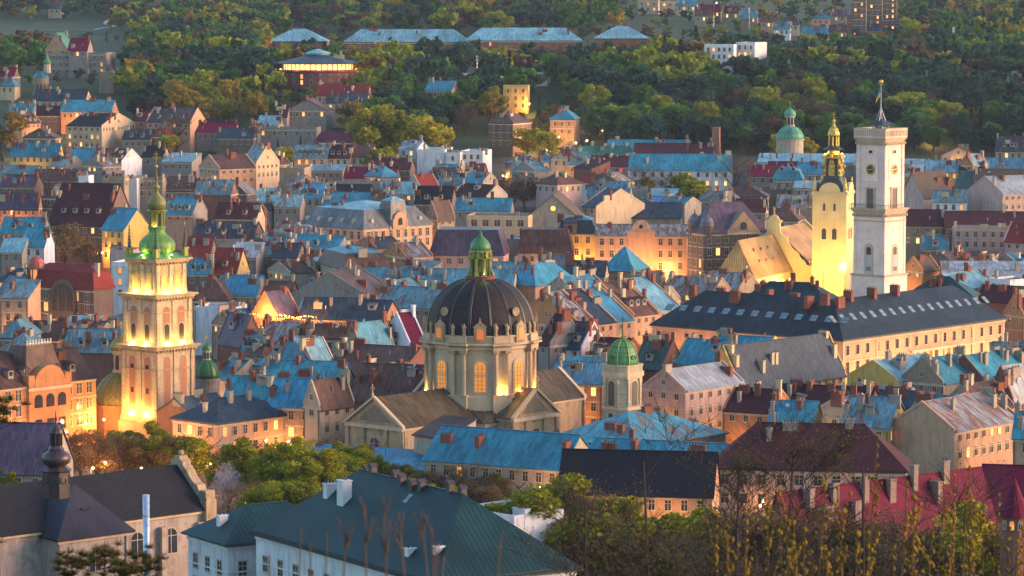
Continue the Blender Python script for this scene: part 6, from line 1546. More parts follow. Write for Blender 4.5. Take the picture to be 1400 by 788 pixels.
# ------------------------------------------------------------------ vegetation
LEAF = {'spring': m_leaf('leaf_spring', (.34, .32, .014)), 'green': m_leaf('leaf_green', (.23, .25, .012)), 'deep': m_leaf('leaf_deep', (.024, .07, .034)),
        'gold': m_leaf('leaf_gold', (.24, .17, .02)), 'bud': m_leaf('leaf_bud', (.17, .115, .05), .4), 'bare': m_leaf('twig_brown', (.10, .068, .05), .4, 0),
        'fir': m_leaf('needle', (.018, .038, .026), .4, 0), 'blossom': m_leaf('blossom', (.52, .44, .46), .3)}
BARK = m_plain('bark', (.05, .038, .030), .9)
def leafcloud(seed, n, rad, h0, h1, leaf, nclump=16, flat=.8, kind='leaf'):
    r = np.random.default_rng(seed)
    cz = (h0+h1)/2; hz = (h1-h0)/2
    u = r.normal(size=(nclump, 3)); u /= np.linalg.norm(u, axis=1)[:, None]
    k = r.uniform(.35, .95, nclump)[:, None]
    cc = u*k*np.array([rad, rad, hz]); cc[:, 2] += cz
    cr = r.uniform(.16, .44, nclump)*rad
    idx = r.integers(0, nclump, n)
    v = r.normal(size=(n, 3)); v /= np.linalg.norm(v, axis=1)[:, None]
    c = cc[idx] + v*(cr[idx]*r.uniform(.35, 1.08, n)**.6)[:, None]*np.array([1, 1, flat])
    a = r.normal(size=(n, 3)); a /= np.linalg.norm(a, axis=1)[:, None]
    b = np.cross(a, r.normal(size=(n, 3))); b /= np.linalg.norm(b, axis=1)[:, None]
    s = leaf*r.uniform(.55, 1.25, n)[:, None]
    if kind == 'twig':
        out = c - np.array([0, 0, h0*.6]); out /= np.linalg.norm(out, axis=1)[:, None]
        a = out + r.normal(size=(n, 3))*.45; a /= np.linalg.norm(a, axis=1)[:, None]
        b = np.cross(a, r.normal(size=(n, 3))); b /= np.linalg.norm(b, axis=1)[:, None]
        a = a*s*3.2; b = b*.028*(leaf/.5)
        return np.stack([c-a-b, c-a+b, c+a+b*.4, c+a-b*.4], 1)
    return np.stack([c-a*s-b*s*.7, c+a*s*.2-b*s, c+a*s+b*s*.5, c-a*s*.3+b*s*.9], 1)
def quads_mesh(name, q, mat):
    n = len(q); me = bpy.data.meshes.new(name)
    me.vertices.add(4*n); me.vertices.foreach_set('co', q.reshape(-1).astype(np.float32))
    me.loops.add(4*n); me.loops.foreach_set('vertex_index', np.arange(4*n, dtype=np.int32))
    me.polygons.add(n); me.polygons.foreach_set('loop_start', np.arange(0, 4*n, 4, dtype=np.int32))
    if isinstance(mat, list):
        for m in mat: me.materials.append(m)
    else: me.materials.append(mat)
    me.update(calc_edges=True); return me
def trunk_mesh(seed, h, rad, forks=7):
    r = random.Random(seed); m = MB()
    p = Vector((0, 0, -.5)); rr = .03*h
    pts = [p]
    for k in range(4): p = p + Vector((r.uniform(-.3, .3), r.uniform(-.3, .3), h*.17)); pts.append(p)
    for k in range(4): m.tube(pts[k], pts[k+1], rr*(1-.2*k), rr*(1-.2*(k+1)), 6)
    for k in range(forks):
        b = pts[1+k % 4].lerp(pts[min(4, 2+k % 4)], r.random()); a = r.uniform(0, 6.28); L = rad*r.uniform(.6, .9)
        e = b + Vector((math.cos(a)*L*.8, math.sin(a)*L*.8, L*r.uniform(.5, 1.1))); mid = b.lerp(e, .5) + Vector((0, 0, .08*L))
        m.tube(b, mid, rr*.42, rr*.27, 5); m.tube(mid, e, rr*.27, rr*.08, 4)
        for _ in range(3): m.tube(mid.lerp(e, r.random()), e + Vector((r.uniform(-1, 1), r.uniform(-1, 1), r.uniform(-.2, 1)))*L*.35, rr*.12, rr*.03, 4)
    return mesh_of(m, 'trunk', [BARK])
TREE = {}
def tree_parts(kind, var, fine):
    key = (kind, var, fine)
    if key in TREE: return TREE[key]
    sd = hash((len(kind), ord(kind[0]), var, fine)) % 9999
    n = {0: 900, 1: 2600, 2: 11000}[fine]; lf = {0: .62, 1: .38, 2: .17}[fine]
    rad = 4.3; h = 11.0
    if kind == 'fir':
        r = np.random.default_rng(sd); n //= 2
        z = r.uniform(0, 1, n)**1.3; ang = r.uniform(0, 6.283, n); rr = 2.6*(1-z)*(.35+.65*r.uniform(0, 1, n)**.5)*(.75+.25*np.sin(z*34))
        c = np.stack([rr*np.cos(ang), rr*np.sin(ang), 1.5+z*10.5-rr*.25], 1)
        a = np.stack([np.cos(ang), np.sin(ang), -.35+0*ang], 1)*lf*1.2; b = np.stack([-np.sin(ang), np.cos(ang), r.uniform(-.3, .3, n)], 1)*lf*.5
        q = np.stack([c-a-b, c-a+b, c+a+b*.3, c+a-b*.3], 1)
        me = quads_mesh('crown', q, LEAF['fir']); m = MB(); m.tube((0, 0, -.5), (0, 0, 11.5), .25, .04, 6); tr = mesh_of(m, 'trunk', [BARK])
    elif kind == 'bare':
        q = leafcloud(sd, n//2, rad*1.05, 2.6, h+.6, lf*.55, 20, 1.0, 'twig'); me = quads_mesh('crown', q, LEAF['bare']); tr = trunk_mesh(sd, h, rad*1.2, 12)
    elif kind == 'poplar':
        q = leafcloud(sd, n, 1.7, 1.5, 15, lf, 22, 1.4); me = quads_mesh('crown', q, LEAF['gold']); tr = trunk_mesh(sd, 14, 1.5)
    elif kind in ('bud', 'blossom'):
        q = np.concatenate([leafcloud(sd, int(n*.55), rad, 2.4, h, lf*.62, 22), leafcloud(sd+1, n//3, rad, 2.4, h+.3, lf*.5, 22, 1.0, 'twig')]); me = quads_mesh('crown', q, LEAF[kind]); tr = trunk_mesh(sd, h, rad, 9)
    else:
        q = leafcloud(sd, n, rad, 2.3, h, lf, 20 + var*4, .8); me = quads_mesh('crown', q, LEAF[kind]); tr = trunk_mesh(sd, h, rad)
    TREE[key] = (me, tr); return TREE[key]
def tree(p, hgt, kind, label, group, fine=1, wide=1.0, var=None, mat=None):
    me, tr = tree_parts(kind, rnd.randrange(4) if var is None else var, fine)
    t = thing('conifer' if kind == 'fir' else 'tree', label, 'tree', (p[0], p[1], g(p[0], p[1])), rnd.uniform(0, 6.28), group)
    s = hgt/(15.0 if kind == 'poplar' else 12.0 if kind == 'fir' else 11.2)
    t.scale = (s*wide, s*wide, s)
    c = link('crown', me, t); link('trunk', tr, t)
    if mat: c.material_slots[0].link = 'OBJECT'; c.material_slots[0].material = mat
    return t
def ptree(px, py, top, kind, label, group=None, fine=1, wide=1.0, y0=260):
    p = on(px, py, 0, y0); p = Vector((p.x, p.y, p.z)); hgt = CAMZ - p.y*math.tan(PITCH + math.atan((top-394)/F)) - g(p.x, p.y)
    return tree(p, max(3, hgt), kind, label, group or 'trees in the town', fine, wide)
# trees standing among the roofs: (foot x, foot y, top y, kind)
for px, py, tp, kd, lb in (
    (92, 372, 302, 'bud', 'big brownish budding tree in front of the steep maroon hall'), (118, 368, 318, 'bud', 'smaller brownish budding tree beside the yellow gable house'), (60, 365, 322, 'bud', 'leftmost brown tree of the group before the steep maroon hall'),
    (232, 208, 181, 'spring', 'bright yellow green round tree below the tall grey gable'), (393, 226, 200, 'spring', 'yellow green tree beside the cream house with pale roof'), (411, 218, 186, 'fir', 'small dark conifer before the long grey wall at the left'), (380, 216, 190, 'fir', 'small dark conifer at the end of the long grey wall'),
    (520, 240, 200, 'green', 'rounded green tree behind the dark red roof'), (535, 238, 206, 'green', 'second rounded green tree behind the dark red roof'), (505, 215, 145, 'spring', 'tall light green tree left of the white modern house'),
    (545, 215, 146, 'green', 'broad green tree in the middle of the town park edge'), (575, 212, 152, 'spring', 'broad light green tree at the right of the park edge'), (598, 210, 170, 'spring', 'bright small tree left of the white blocks'), (524, 205, 140, 'green', 'green tree with the park lamp in front'),
    (4, 220, 150, 'gold', 'thin yellowish tree at the left edge'), (100, 205, 188, 'bare', 'bare tree before the cream building with lit windows'), (240, 200, 150, 'bare', 'bare tree in front of the peach gabled block'),
    (745, 210, 178, 'spring', 'bright bush like tree beside the orange lit slope'), (722, 206, 172, 'spring', 'yellow green tree below the brown hip roofed block'), (737, 170, 130, 'fir', 'dark conifer next to the teal villa'), (711, 155, 128, 'fir', 'dark conifer before the yellow house'),
    (770, 228, 208, 'green', 'small green tree between pale roofs'), (803, 215, 200, 'spring', 'light green tree before the long green roof'), (850, 215, 196, 'gold', 'golden green tree at the end of the green roof'),
    (848, 308, 274, 'fir', 'dark conifer rising behind the peach palace'), (842, 262, 230, 'bare', 'bare tree before the left end of the long white building'), (878, 262, 222, 'bare', 'bare tree before the long white building, left of the yellow green one'), (888, 258, 236, 'spring', 'yellow green tree before the long white building'),
    (912, 262, 230, 'bare', 'bare tree before the middle of the long white building'), (932, 270, 232, 'green', 'leafy green tree before the right half of the long white building'), (950, 282, 244, 'green', 'bright leafy bush in front of the long white building'), (1004, 265, 205, 'bare', 'large bare tree at the right end of the long white building'),
    (1028, 245, 220, 'fir', 'dark conifer beside the dark pink roof'), (1072, 214, 182, 'spring', 'light green tree in front of the pale green dome'), (1100, 214, 184, 'spring', 'light green tree right of the pale green dome'), (1262, 248, 224, 'green', 'leafy green tree behind the steep tan roof'), (1285, 240, 228, 'green', 'second leafy green tree behind the steep tan roof'),
    (865, 478, 438, 'bare', 'bare tree before the left end of the town hall'), (884, 480, 440, 'bare', 'second bare tree before the left end of the town hall'), (965, 470, 448, 'bare', 'bare tree in front of the middle of the left town hall wing'), (1188, 510, 468, 'bare', 'bare tree before the right town hall wing'), (1216, 512, 470, 'bare', 'second bare tree before the right town hall wing'), (1368, 485, 455, 'bare', 'bare tree at the far right end of the town hall'), (1385, 480, 452, 'bare', 'bare tree in front of the orange lit house at right'),
    (655, 272, 236, 'bud', None), (675, 274, 238, 'bud', None), (697, 275, 238, 'bud', None), (718, 276, 236, 'bud', None), (740, 276, 238, 'bud', None), (757, 272, 240, 'bud', None)):
    if py < 300 and px > 200 and kd != 'fir': py += 13
    ptree(px, py, tp, kd, lb or 'brown budding tree in the row beside the pink hipped house', 'trees in the town' if lb else 'row of brown trees in the town', 1, 1.15 if kd != 'fir' else .8)
# the park between the near roofs and the churches
for px, py, tp, kd, wd, lb in (
    (108, 668, 585, 'bud', 1.1, 'brown budding tree right of the dark bulb turret'), (135, 668, 590, 'bud', 1.1, 'brown budding tree over the park lamps, left one'), (165, 668, 582, 'bud', 1.1, 'brown budding tree over the park lamps, middle one'), (190, 662, 578, 'green', 1.0, 'leafing green tree before the bell tower foot'), (212, 664, 576, 'green', 1.0, 'leafing green tree below the peach house with slate roof'),
    (238, 666, 582, 'bud', 1.1, 'brown budding tree beside the tall park lamp'), (262, 668, 586, 'green', 1.0, 'leafing green tree right of the tall park lamp'), (285, 664, 592, 'bud', 1.0, 'brown budding tree above the stone gable'), (300, 640, 580, 'bud', 1.0, 'thin brown tree before the slate roofed peach house'),
    (312, 706, 634, 'blossom', .8, 'white blossoming tree beside the stone gable'), (330, 694, 598, 'green', 1.05, 'leafy green tree, leftmost of the dense park group'), (355, 698, 604, 'spring', 1.1, 'light green tree in the dense park group, second from left'), (385, 702, 606, 'green', 1.1, 'dense green tree in the middle of the park group'), (412, 706, 608, 'green', 1.1, 'dense green tree right of the middle of the park group'), (440, 704, 612, 'spring', 1.0, 'light green tree behind the white chimneys'),
    (432, 660, 590, 'bud', 1.0, 'budding brown tree behind the dense park group'), (468, 676, 602, 'green', 1.0, 'green tree left of the low blue shed roof'), (495, 680, 606, 'green', 1.0, 'green tree before the front wing of the domed church'), (520, 684, 622, 'green', .9, 'small green tree above the dark roof vents'), (545, 690, 632, 'bud', 1.1, 'budding tree in front of the long low blue shed roof'),
    (560, 692, 634, 'spring', .9, 'light green tree before the long bright teal roof'), (590, 700, 634, 'bud', 1.1, 'brownish tree below the left end of the teal roof'), (622, 704, 636, 'bud', 1.1, 'brownish tree below the long bright teal roof'), (650, 640, 582, 'bare', .9, 'bare tree standing against the long bright teal roof'), (655, 706, 634, 'bud', 1.1, 'brownish tree behind the flat white parapet'), (690, 700, 634, 'spring', 1.0, 'light green tree above the flat white parapet'),
    (718, 690, 618, 'spring', 1.1, 'bright yellow green tree below the teal roof corner'), (745, 835, 646, 'green', 1.1, 'green tree left of the big blackish roof'), (775, 835, 648, 'green', 1.1, 'dark leafed tree below the big blackish roof'), (705, 740, 668, 'bud', 1.1, 'brown tree beside the dark teal hip'), (740, 835, 686, 'bud', 1.1, 'brown tree low behind the white cornice'), (800, 835, 668, 'bud', 1.1, 'brown tree in the thicket under the blackish roof'), (830, 835, 680, 'bud', 1.1, 'green tree in the thicket of bare branches'), (865, 835, 686, 'spring', 1.0, 'light green tree glimpsed through bare branches'),
    (900, 835, 690, 'bud', 1.1, 'brown tree glimpsed through bare branches'), (935, 835, 686, 'green', 1.1, 'leafy tree below the peach wall'), (975, 835, 698, 'spring', 1.1, 'light green tree below the pink walls'), (800, 835, 724, 'bud', 1.1, 'brown tree at the bottom right of the dark teal roof'), (850, 835, 726, 'bud', 1.1, 'brown tree at the bottom among dark branches'), (1010, 872, 690, 'bud', 1.1, 'green tree behind the olive buds'), (1060, 872, 692, 'bud', 1.1, 'brown tree below the magenta roof'), (1120, 872, 692, 'bud', 1.1, 'green tree low below the magenta roof'), (1180, 872, 692, 'bud', 1.1, 'brown tree at the bottom below tall brick chimneys'), (1250, 872, 692, 'bud', 1.1, 'green tree at the bottom left of the turret'), (1320, 872, 692, 'spring', 1.1, 'light green tree at the bottom below the turret'), (1380, 872, 692, 'bud', 1.1, 'green tree under the conical turret'),
    (1035, 868, 684, 'bud', 1.1, 'tall brown tree before the left end of the magenta roof'), (1150, 868, 700, 'bud', 1.1, 'brown tree before the middle of the magenta roof'), (1215, 868, 704, 'bud', 1.1, 'brown tree below the brick chimneys of the magenta roof'), (1288, 868, 706, 'bud', 1.1, 'brown tree below the right half of the magenta roof'), (1345, 868, 716, 'bud', 1.1, 'brown tree low beside the conical turret'), (1085, 868, 694, 'bud', 1.1, 'brown tree left of the magenta roof chimneys'),
    (500, 668, 618, 'spring', 1.1, 'light green tree at the end of the dense park group'), (470, 690, 620, 'spring', 1.1, 'light green tree right of the dense park group'), (535, 664, 622, 'green', 1.0, 'green tree against the low blue shed'), (570, 676, 630, 'bud', 1.0, 'brown tree against the low blue shed'), (610, 680, 628, 'spring', 1.0, 'light green tree below the middle of the bright teal roof'), (400, 680, 600, 'spring', 1.1, 'light green tree at the back of the dense park group'), (345, 670, 592, 'bud', 1.0, 'brown tree at the back left of the dense park group'),
    (460, 716, 640, 'green', 1.1, 'green tree low behind the tall white chimney'), (490, 722, 646, 'bud', 1.1, 'brown budding tree behind the row of roof vents'), (420, 730, 652, 'green', 1.1, 'dark green tree low above the white side wing'), (372, 728, 650, 'green', 1.1, 'dark green tree low, right of the blossom tree'), (345, 724, 650, 'bud', 1.1, 'budding tree just right of the blossom tree'), (525, 722, 650, 'green', 1.1, 'green tree behind the vents of the dark teal roof'), (560, 728, 655, 'bud', 1.1, 'brown tree behind the dark teal ridge'), (598, 730, 655, 'green', 1.1, 'green tree behind the right end of the dark teal ridge'), (672, 735, 664, 'bud', 1.1, 'brown tree left of the white parapet corner'),
    (362, 610, 538, 'bare', 1.0, 'bare tree before the tan house with blue roof'), (388, 612, 546, 'bare', 1.0, 'second bare tree before the tan house with blue roof'), (452, 612, 552, 'bare', 1.0, 'bare tree before the cream house with brown roof'), (472, 612, 560, 'bare', .9, 'bare tree left of the church front wing'), (18, 700, 560, 'bud', .5, 'tall thin tree before the purplish roof'), (8, 720, 640, 'green', .8, 'green bush like tree at the left edge')):
    ptree(px, py, tp, kd, lb, 'park trees below the churches', 2, wd*1.18)

# wooded hill: 280 trees one by one, the rest as one wood
rs = random.Random(5)
HB_ = [(x, y, max(a, b)+4) for x, y, a, b, _ in FOOT if y > 1300]
def clear(x, y, m=0): return all((x-q)**2 + (y-w_)**2 > (r_+m)**2 for q, w_, r_ in HB_)
def meadow(px, py): return px < 160 and 30 < py < 52
cand = []
y = 1400.0
while y < 3150:
    st = 10.5 + max(0, y-1470)*.012
    xw = y*.17 + 25; x = -xw + rs.uniform(0, st)
    while x < xw:
        X_, Y_ = x + rs.uniform(-.4, .4)*st, y + rs.uniform(-.4, .4)*st
        px, py, _ = proj((X_, Y_, g(X_, Y_)))
        ok = clear(X_, Y_) and not meadow(px, py)
        lo = 214 if px > 820 else (203 if px > 480 else (178 if px > 180 else 120))
        if ok and py < lo and not (600 < px < 820 and py > 192) and not (672 < px < 735 and 140 < py < 172) and not (855 < px < 1240 and py < 78 and rs.random() < .22) and not (60 < px < 180 and 60 < py < 108) and rs.random() < .93: cand.append((X_, Y_, px, py))
        x += st
    y += st*.95
def kind_at(X_, Y_, px, py):
    v = noise.noise(Vector((X_/55, Y_/60, 3))) + rs.uniform(-.38, .38)
    if rs.random() < .05: return 'fir'
    if px > 780 and py > 85: return 'deep' if v < .06 else ('green' if v < .3 else ('bud' if v < .42 else 'spring'))
    if px < 140 and py > 60: return 'bud' if v < .05 else 'green'
    return 'deep' if v < -.12 else ('green' if v < .12 else ('bud' if v < .24 else ('spring' if v < .45 else 'gold')))
def hgt_at(px=0, py=0):
    if 360 < px < 895 and 52 < py < 84 or 375 < px < 500 and 104 < py < 180 or 672 < px < 805 and 140 < py < 206 or 855 < px < 1240 and py < 85: return rs.uniform(4.5, 8)
    if px < 180 and (48 < py < 76 or 104 < py < 142): return rs.uniform(4, 7)
    if 360 < px < 895 and 50 < py < 98: return rs.uniform(5, 9)
    return rs.uniform(11, 19)
cand.sort(key=lambda c: c[1])
WORDS = {'spring': 'light yellow green', 'green': 'fresh green', 'deep': 'dark green', 'gold': 'golden green', 'bud': 'brownish budding', 'fir': 'blackish pointed'}
indiv, rest = cand[:285], cand[285:]
def side(px): return 'below the round fort at left' if px < 470 else ('between the fort and the orange lit slope' if px < 800 else 'behind the long white building and clock tower')
LEAFF = {k: m_leaf('far_' + k, rgb(c, 1.4), .22) for k, c in (('spring', (0.165, 0.195, 0.018)), ('green', (0.048, 0.123, 0.022)), ('deep', (.020, .060, .036)), ('gold', (0.195, 0.150, 0.019)), ('bud', (.075, .055, .035)), ('fir', (.012, .026, .02)))}
for c in indiv:
    k = kind_at(*c)
    tree(c, hgt_at(c[2], c[3]), k, '%s tree in the wood %s' % (WORDS[k], side(c[2])), '%s trees in the wood %s' % (WORDS[k], side(c[2])), 1, rs.uniform(.95, 1.3) if k != 'fir' else .85, mat=LEAFF[k])
kinds = ['spring', 'green', 'deep', 'gold', 'bud', 'fir']
base = {}
for k in kinds:
    for v in range(3):
        if k == 'fir':
            me = tree_parts('fir', 0, 0)[0]; co = np.zeros(len(me.vertices)*3); me.vertices.foreach_get('co', co); base[k, v] = co.reshape(-1, 4, 3)[:160]
        else: base[k, v] = leafcloud(50+v, 330 if k != 'bud' else 260, 4.4, 1.2, 11, .85, 12)
Q, M_ = [], []
for c in rest:
    k = kind_at(*c); q = base[k, rs.randrange(3)]; a = rs.uniform(0, 6.28); s = hgt_at(c[2], c[3])/11; far = c[1] > 2200
    if far: q = q[::2]
    ca, sa = math.cos(a), math.sin(a); rot = np.array([[ca, sa, 0], [-sa, ca, 0], [0, 0, 1]])
    ws = s*rs.uniform(1.0, 1.35)*(1.15 if far else 1)
    Q.append((q @ rot)*np.array([ws, ws, s]) + np.array([c[0], c[1], g(c[0], c[1])])); M_.append(np.full(len(q), kinds.index(k), np.int32))
me = quads_mesh('distant_wood', np.concatenate(Q), [LEAFF[k] for k in kinds]); me.polygons.foreach_set('material_index', np.concatenate(M_)); me.update()
tag(link('distant_wood', me), None, None, None, 'stuff')
print('TREES', len(indiv), len(rest), 'HOUSES', len(HOUSES))

# meadow and path on the far hill, draped just above the ground
def drape(name, pts, mat, w=None, dz=.25):
    v, f = [], []
    if w is None:
        (x0, y0), (x1, y1) = pts; nx, ny = 30, 20
        for j in range(ny+1):
            for i in range(nx+1): X_, Y_ = x0+(x1-x0)*i/nx, y0+(y1-y0)*j/ny; v.append((X_, Y_, g(X_, Y_)+dz))
        f = [(j*(nx+1)+i, j*(nx+1)+i+1, (j+1)*(nx+1)+i+1, (j+1)*(nx+1)+i) for j in range(ny) for i in range(nx)]
    else:
        for a, b in zip(pts, pts[1:]):
            for k in range(8): v.append(tuple(Vector(a).lerp(Vector(b), k/8)))
        d = []
        for i, p_ in enumerate(v):
            q = Vector(v[min(i+1, len(v)-1)]) - Vector(v[max(0, i-1)]); nrm = Vector((-q.y, q.x)).normalized()*w
            for s in (-1, 1): X_, Y_ = p_[0]+s*nrm.x, p_[1]+s*nrm.y; d.append((X_, Y_, g(X_, Y_)+dz))
        f = [(2*i, 2*i+1, 2*i+3, 2*i+2) for i in range(len(v)-1)]; v = d
    me = bpy.data.meshes.new(name); me.from_pydata(v, [], f); me.materials.append(mat); link(name, me)['kind'] = 'structure'
a, b = on(-60, 50, 0, 1500), on(165, 33, 0, 1500)
drape('meadow', ((a.x, a.y), (b.x, b.y)), m_plain('meadow_grass', (.030, .062, .022), .95))
drape('path', [tuple(on(x, y_, 0, 1500).xy) for x, y_ in ((128, 42), (142, 39), (152, 38), (158, 37.5), (150, 35.5), (144, 33), (147, 29), (156, 27.5))], m_plain('path_gravel', (.42, .40, .36), .9), 1.6, .5)
drape('path', [tuple(on(x, y_, 0, 1500).xy) for x, y_ in ((20, 43), (60, 42), (100, 41.5), (128, 42))], m_plain('path_dry', (.22, .15, .10), .9), 1.6, .5)

# ------------------------------------------------------------------ lamp added to brighten olive dome; other street lamps seen in the photograph
def lamp_px(px, py, pw, hgt=6, color=(1, .42, .12), lab=None, y0=260):
    street_lamp(on(px, py, hgt, y0), pw, color, lab, hgt)
for px, py, pw, lb in ((224, 611, 1700, 'tall lit street lamp in the park above the slate church'), (176, 618, 1300, 'lit park lamp left of the tall lamp'), (124, 639, 1300, 'lit park lamp right of the bulb turret'), (147, 633, 1000, 'lit park lamp among brown trees left'), (96, 590, 1300, 'lit lamp before the ornate orange building'), (141, 574, 2600, 'added lamp brightening the olive ribbed dome'), (158, 603, 1200, 'lit lamp in the trees under the bell tower'), (283, 634, 1300, 'lit lamp near the white blossom tree'), (334, 680, 500, 'small lit lamp under the dense green trees'), (200, 640, 1100, 'lit lamp behind the slate nave roof'), (255, 628, 1100, 'lit lamp between the tall lamp and the stone gable'), (352, 606, 900, 'lit lamp behind the green park trees'), (738, 665, 500, 'yellow lit lamp below the yellow green tree'), (952, 705, 700, 'lit lamp below the pink walls'), (714, 720, 300, 'small lit lamp beside the white parapet'), (1378, 750, 300, 'small lit lamp at the bottom right')):
    lamp_px(px, py, pw, 6, (1, .42, .12), lb)
for px, py, pw, lb in ((635, 115, 2500, 'bright lit lamp in the trees of the hill'), (605, 81, 3000, 'lit orange lamp below the barracks'), (688, 89, 2500, 'orange lamp among trees under the barracks right end'), (732, 80, 2600, 'orange lamp beside the white flowering tree'), (953, 56, 3500, 'bright yellow lamp left of the pale apartment block'), (1269, 180, 3500, 'bright starry lamp in the dark wood right of the clock tower'), (721, 142, 2600, 'lit lamp beside the yellow house'), (787, 178, 3800, 'lit orange lamp by the bare orange lit slope'), (733, 194, 2200, 'lit lamp under the brown hip roofed block'), (524, 150, 600, 'pale park lamp before the green tree'), (1088, 32, 2500, 'white lit lamp on the far villa street'), (978, 4, 1500, 'orange lamp at the top among far villas'), (679, 6, 5000, 'orange street glow at the top of the hill'), (674, 12, 5000, 'second orange street light at the top of the hill'), (919, 73, 1300, 'small orange lamp in the wood under the hipped pavilion'), (487, 100, 2500, 'warm light right of the round fort'), (1316, 73, 2500, 'white lights beside the small twin towered church'), (1398, 32, 3500, 'orange lamp at the far right edge'), (721, 17, 400, 'tiny lamp in the far park'), (826, 178, 900, 'yellow lit kiosk lamp at the wood edge')):
    lamp_px(px, py, pw, 6, (1, .45, .13), lb, 1350)
for px, py, pw in ((25, 200, 1500), (60, 175, 1200), (110, 178, 800), (325, 235, 900), (270, 180, 900), (700, 178, 1500), (712, 210, 1500), (748, 205, 1500), (790, 195, 3000), (800, 192, 3000), (690, 240, 700), (800, 368, 2200), (885, 372, 2200), (860, 378, 2500), (925, 366, 1500), (820, 436, 1400), (860, 452, 1600), (895, 446, 1600), (780, 560, 1300), (800, 555, 1000), (20, 310, 900), (5, 290, 900), (1395, 440, 1600), (1350, 468, 1400), (640, 335, 500), (720, 356, 1100), (760, 350, 900), (140, 345, 900), (180, 335, 1600), (190, 330, 1600), (205, 318, 900), (325, 455, 700), (480, 320, 700), (545, 330, 700), (580, 333, 700)):
    lamp_px(px, py, pw, 6)
# earth slope beside the teal villa, orange lamp glow painted into its colour
v0 = on(805, 190, 0, 1200)
def slope():
    m = MB(); m.sm = True
    n = 14
    P = [(-24+48*i/n, 10*j/6, 9*(j/6)*(.6+.4*math.sin(i*1.1)) *(1-abs(i/n-.5)*.9) - 1) for j in range(7) for i in range(n+1)]
    m.add(P, [(j*(n+1)+i, j*(n+1)+i+1, (j+1)*(n+1)+i+1, (j+1)*(n+1)+i) for j in range(6) for i in range(n)])
    o = m.build('earth_bank', [m_wall('lamplit_earth', (.34, .16, .08), .8)], None, (v0.x, v0.y+6, v0.z)); o['kind'] = 'structure'
slope()
# glowing roof terrace
def terrace():
    p = on(390, 455, 8, 260); zg = g(p.x, p.y)
    t = thing('roof_terrace', 'glowing restaurant terrace with strings of lights among dark roofs', 'terrace', (p.x, p.y, zg), R(-20)); H = p.z - zg
    mb = MB(); mb.box(-7, 7, -4.5, 4.5, -.3, H); mb.build('wall', [wallmat('brown')], t)
    mb = MB(); mb.slab([(-5, -4.4, H+3.0), (7.2, -4.4, H+3.0), (7.2, 4.6, H+5), (-5, 4.6, H+5)], .15)
    mb.build('canopy', [roofmat('brown')], t)
    mb = MB()
    for x in (-6.5, -2, 2.5, 6.8):
        for y in (-4.2, 4.2): mb.tube((x, y, H-.1), (x, y, H+3.2), .1, .1, 5)
    mb.build('post', [DKFR], t)
    mb = MB()
    for k in range(46):
        u = k/45; mb.ball((-9+20*u, -4.6+.6*math.sin(k*2.4), H+5.0+.25*math.sin(u*16)), .16, 6)
        if k % 2: mb.ball((-7+15*u, -4.9, H+4.4+.2*math.sin(u*11)), .13, 6)
    mb.build('light_string', [m_emit('string_bulbs', (1, .38, .08), .9, .3)], t)
    mb = MB(); mb.box(-3.2, 2.6, -4.6, -4.52, H-3.2, H-.6); mb.build('lit_window', [LITW], t)
    for x, y, z_, pw in ((-4, -6, 5.5, 1500), (2, -6, 5.5, 1500), (7, -5.5, 5.0, 1300), (0, 0, 2.2, 700)):
        ld = bpy.data.lights.new('terrace_light', 'POINT'); ld.energy = pw; ld.color = (1, .42, .12); ld.shadow_soft_size = .4
        lo = bpy.data.objects.new('terrace_light', ld); COL.objects.link(lo); lo.parent = t; lo.location = (x, y, H+z_)
terrace()
# small upright things seen on the skyline of the hill
for px, py, tp, lb in ((652, 105, 75, 'pale antenna mast, left of two on the hill'), (681, 106, 71, 'grey antenna mast, right of two on the hill'), (1303, 80, 36, 'pale floodlight mast on the right hill'), (1024, 40, 10, 'tall thin crane like mast beside the far villas')):
    p = on(px, py, 0, 1400); h_ = CAMZ - p.y*math.tan(PITCH + math.atan((tp-394)/F)) - p.z
    t = thing('antenna_mast', lb, 'mast', (p.x, p.y, p.z-.2)); mb = MB(); mb.tube((0, 0, 0), (0, 0, h_), .3, .2, 6); mb.build('pole', [IRON], t)
    mb = MB()
    for k in range(3): mb.cbox(.5*math.cos(2.1*k), .5*math.sin(2.1*k), h_-3.2, .35, .35, 2.8)
    mb.build('panel_antenna', [m_plain('antenna_white', (.6, .6, .6), .5)], t)
# blue market tarpaulins
for k, (px, cl) in enumerate(((884, (.02, .24, .6)), (899, (.02, .16, .5)), (916, (.03, .28, .62)), (928, (.02, .16, .5)))):
    p = on(px, 276, 8, 900); mb = MB(); s = 2.2
    mb.slab([(-s, -2, 0), (s, -2, .2), (s*.9, 2, 1.9), (-s*.9, 2, 1.7)], .1, 0)
    for x in (-s+.2, s-.2): mb.tube((x, -1.8, -8.4), (x, -1.8, 0), .07, .07, 4, 1); mb.tube((x, 1.8, -8.4), (x, 1.8, 1.5), .07, .07, 4, 1)
    t = thing('awning', 'bright blue tarpaulin awning, %s of the four behind the dark corner building' % ('leftmost', 'second from left', 'third from left', 'rightmost')[k], 'awning', (p.x, p.y, p.z-8), R(-8), 'blue tarpaulin awnings')
    o = mb.build('canopy', [m_plain('tarp_%d' % k, cl, .5), DARK], t, (0, 0, 8))

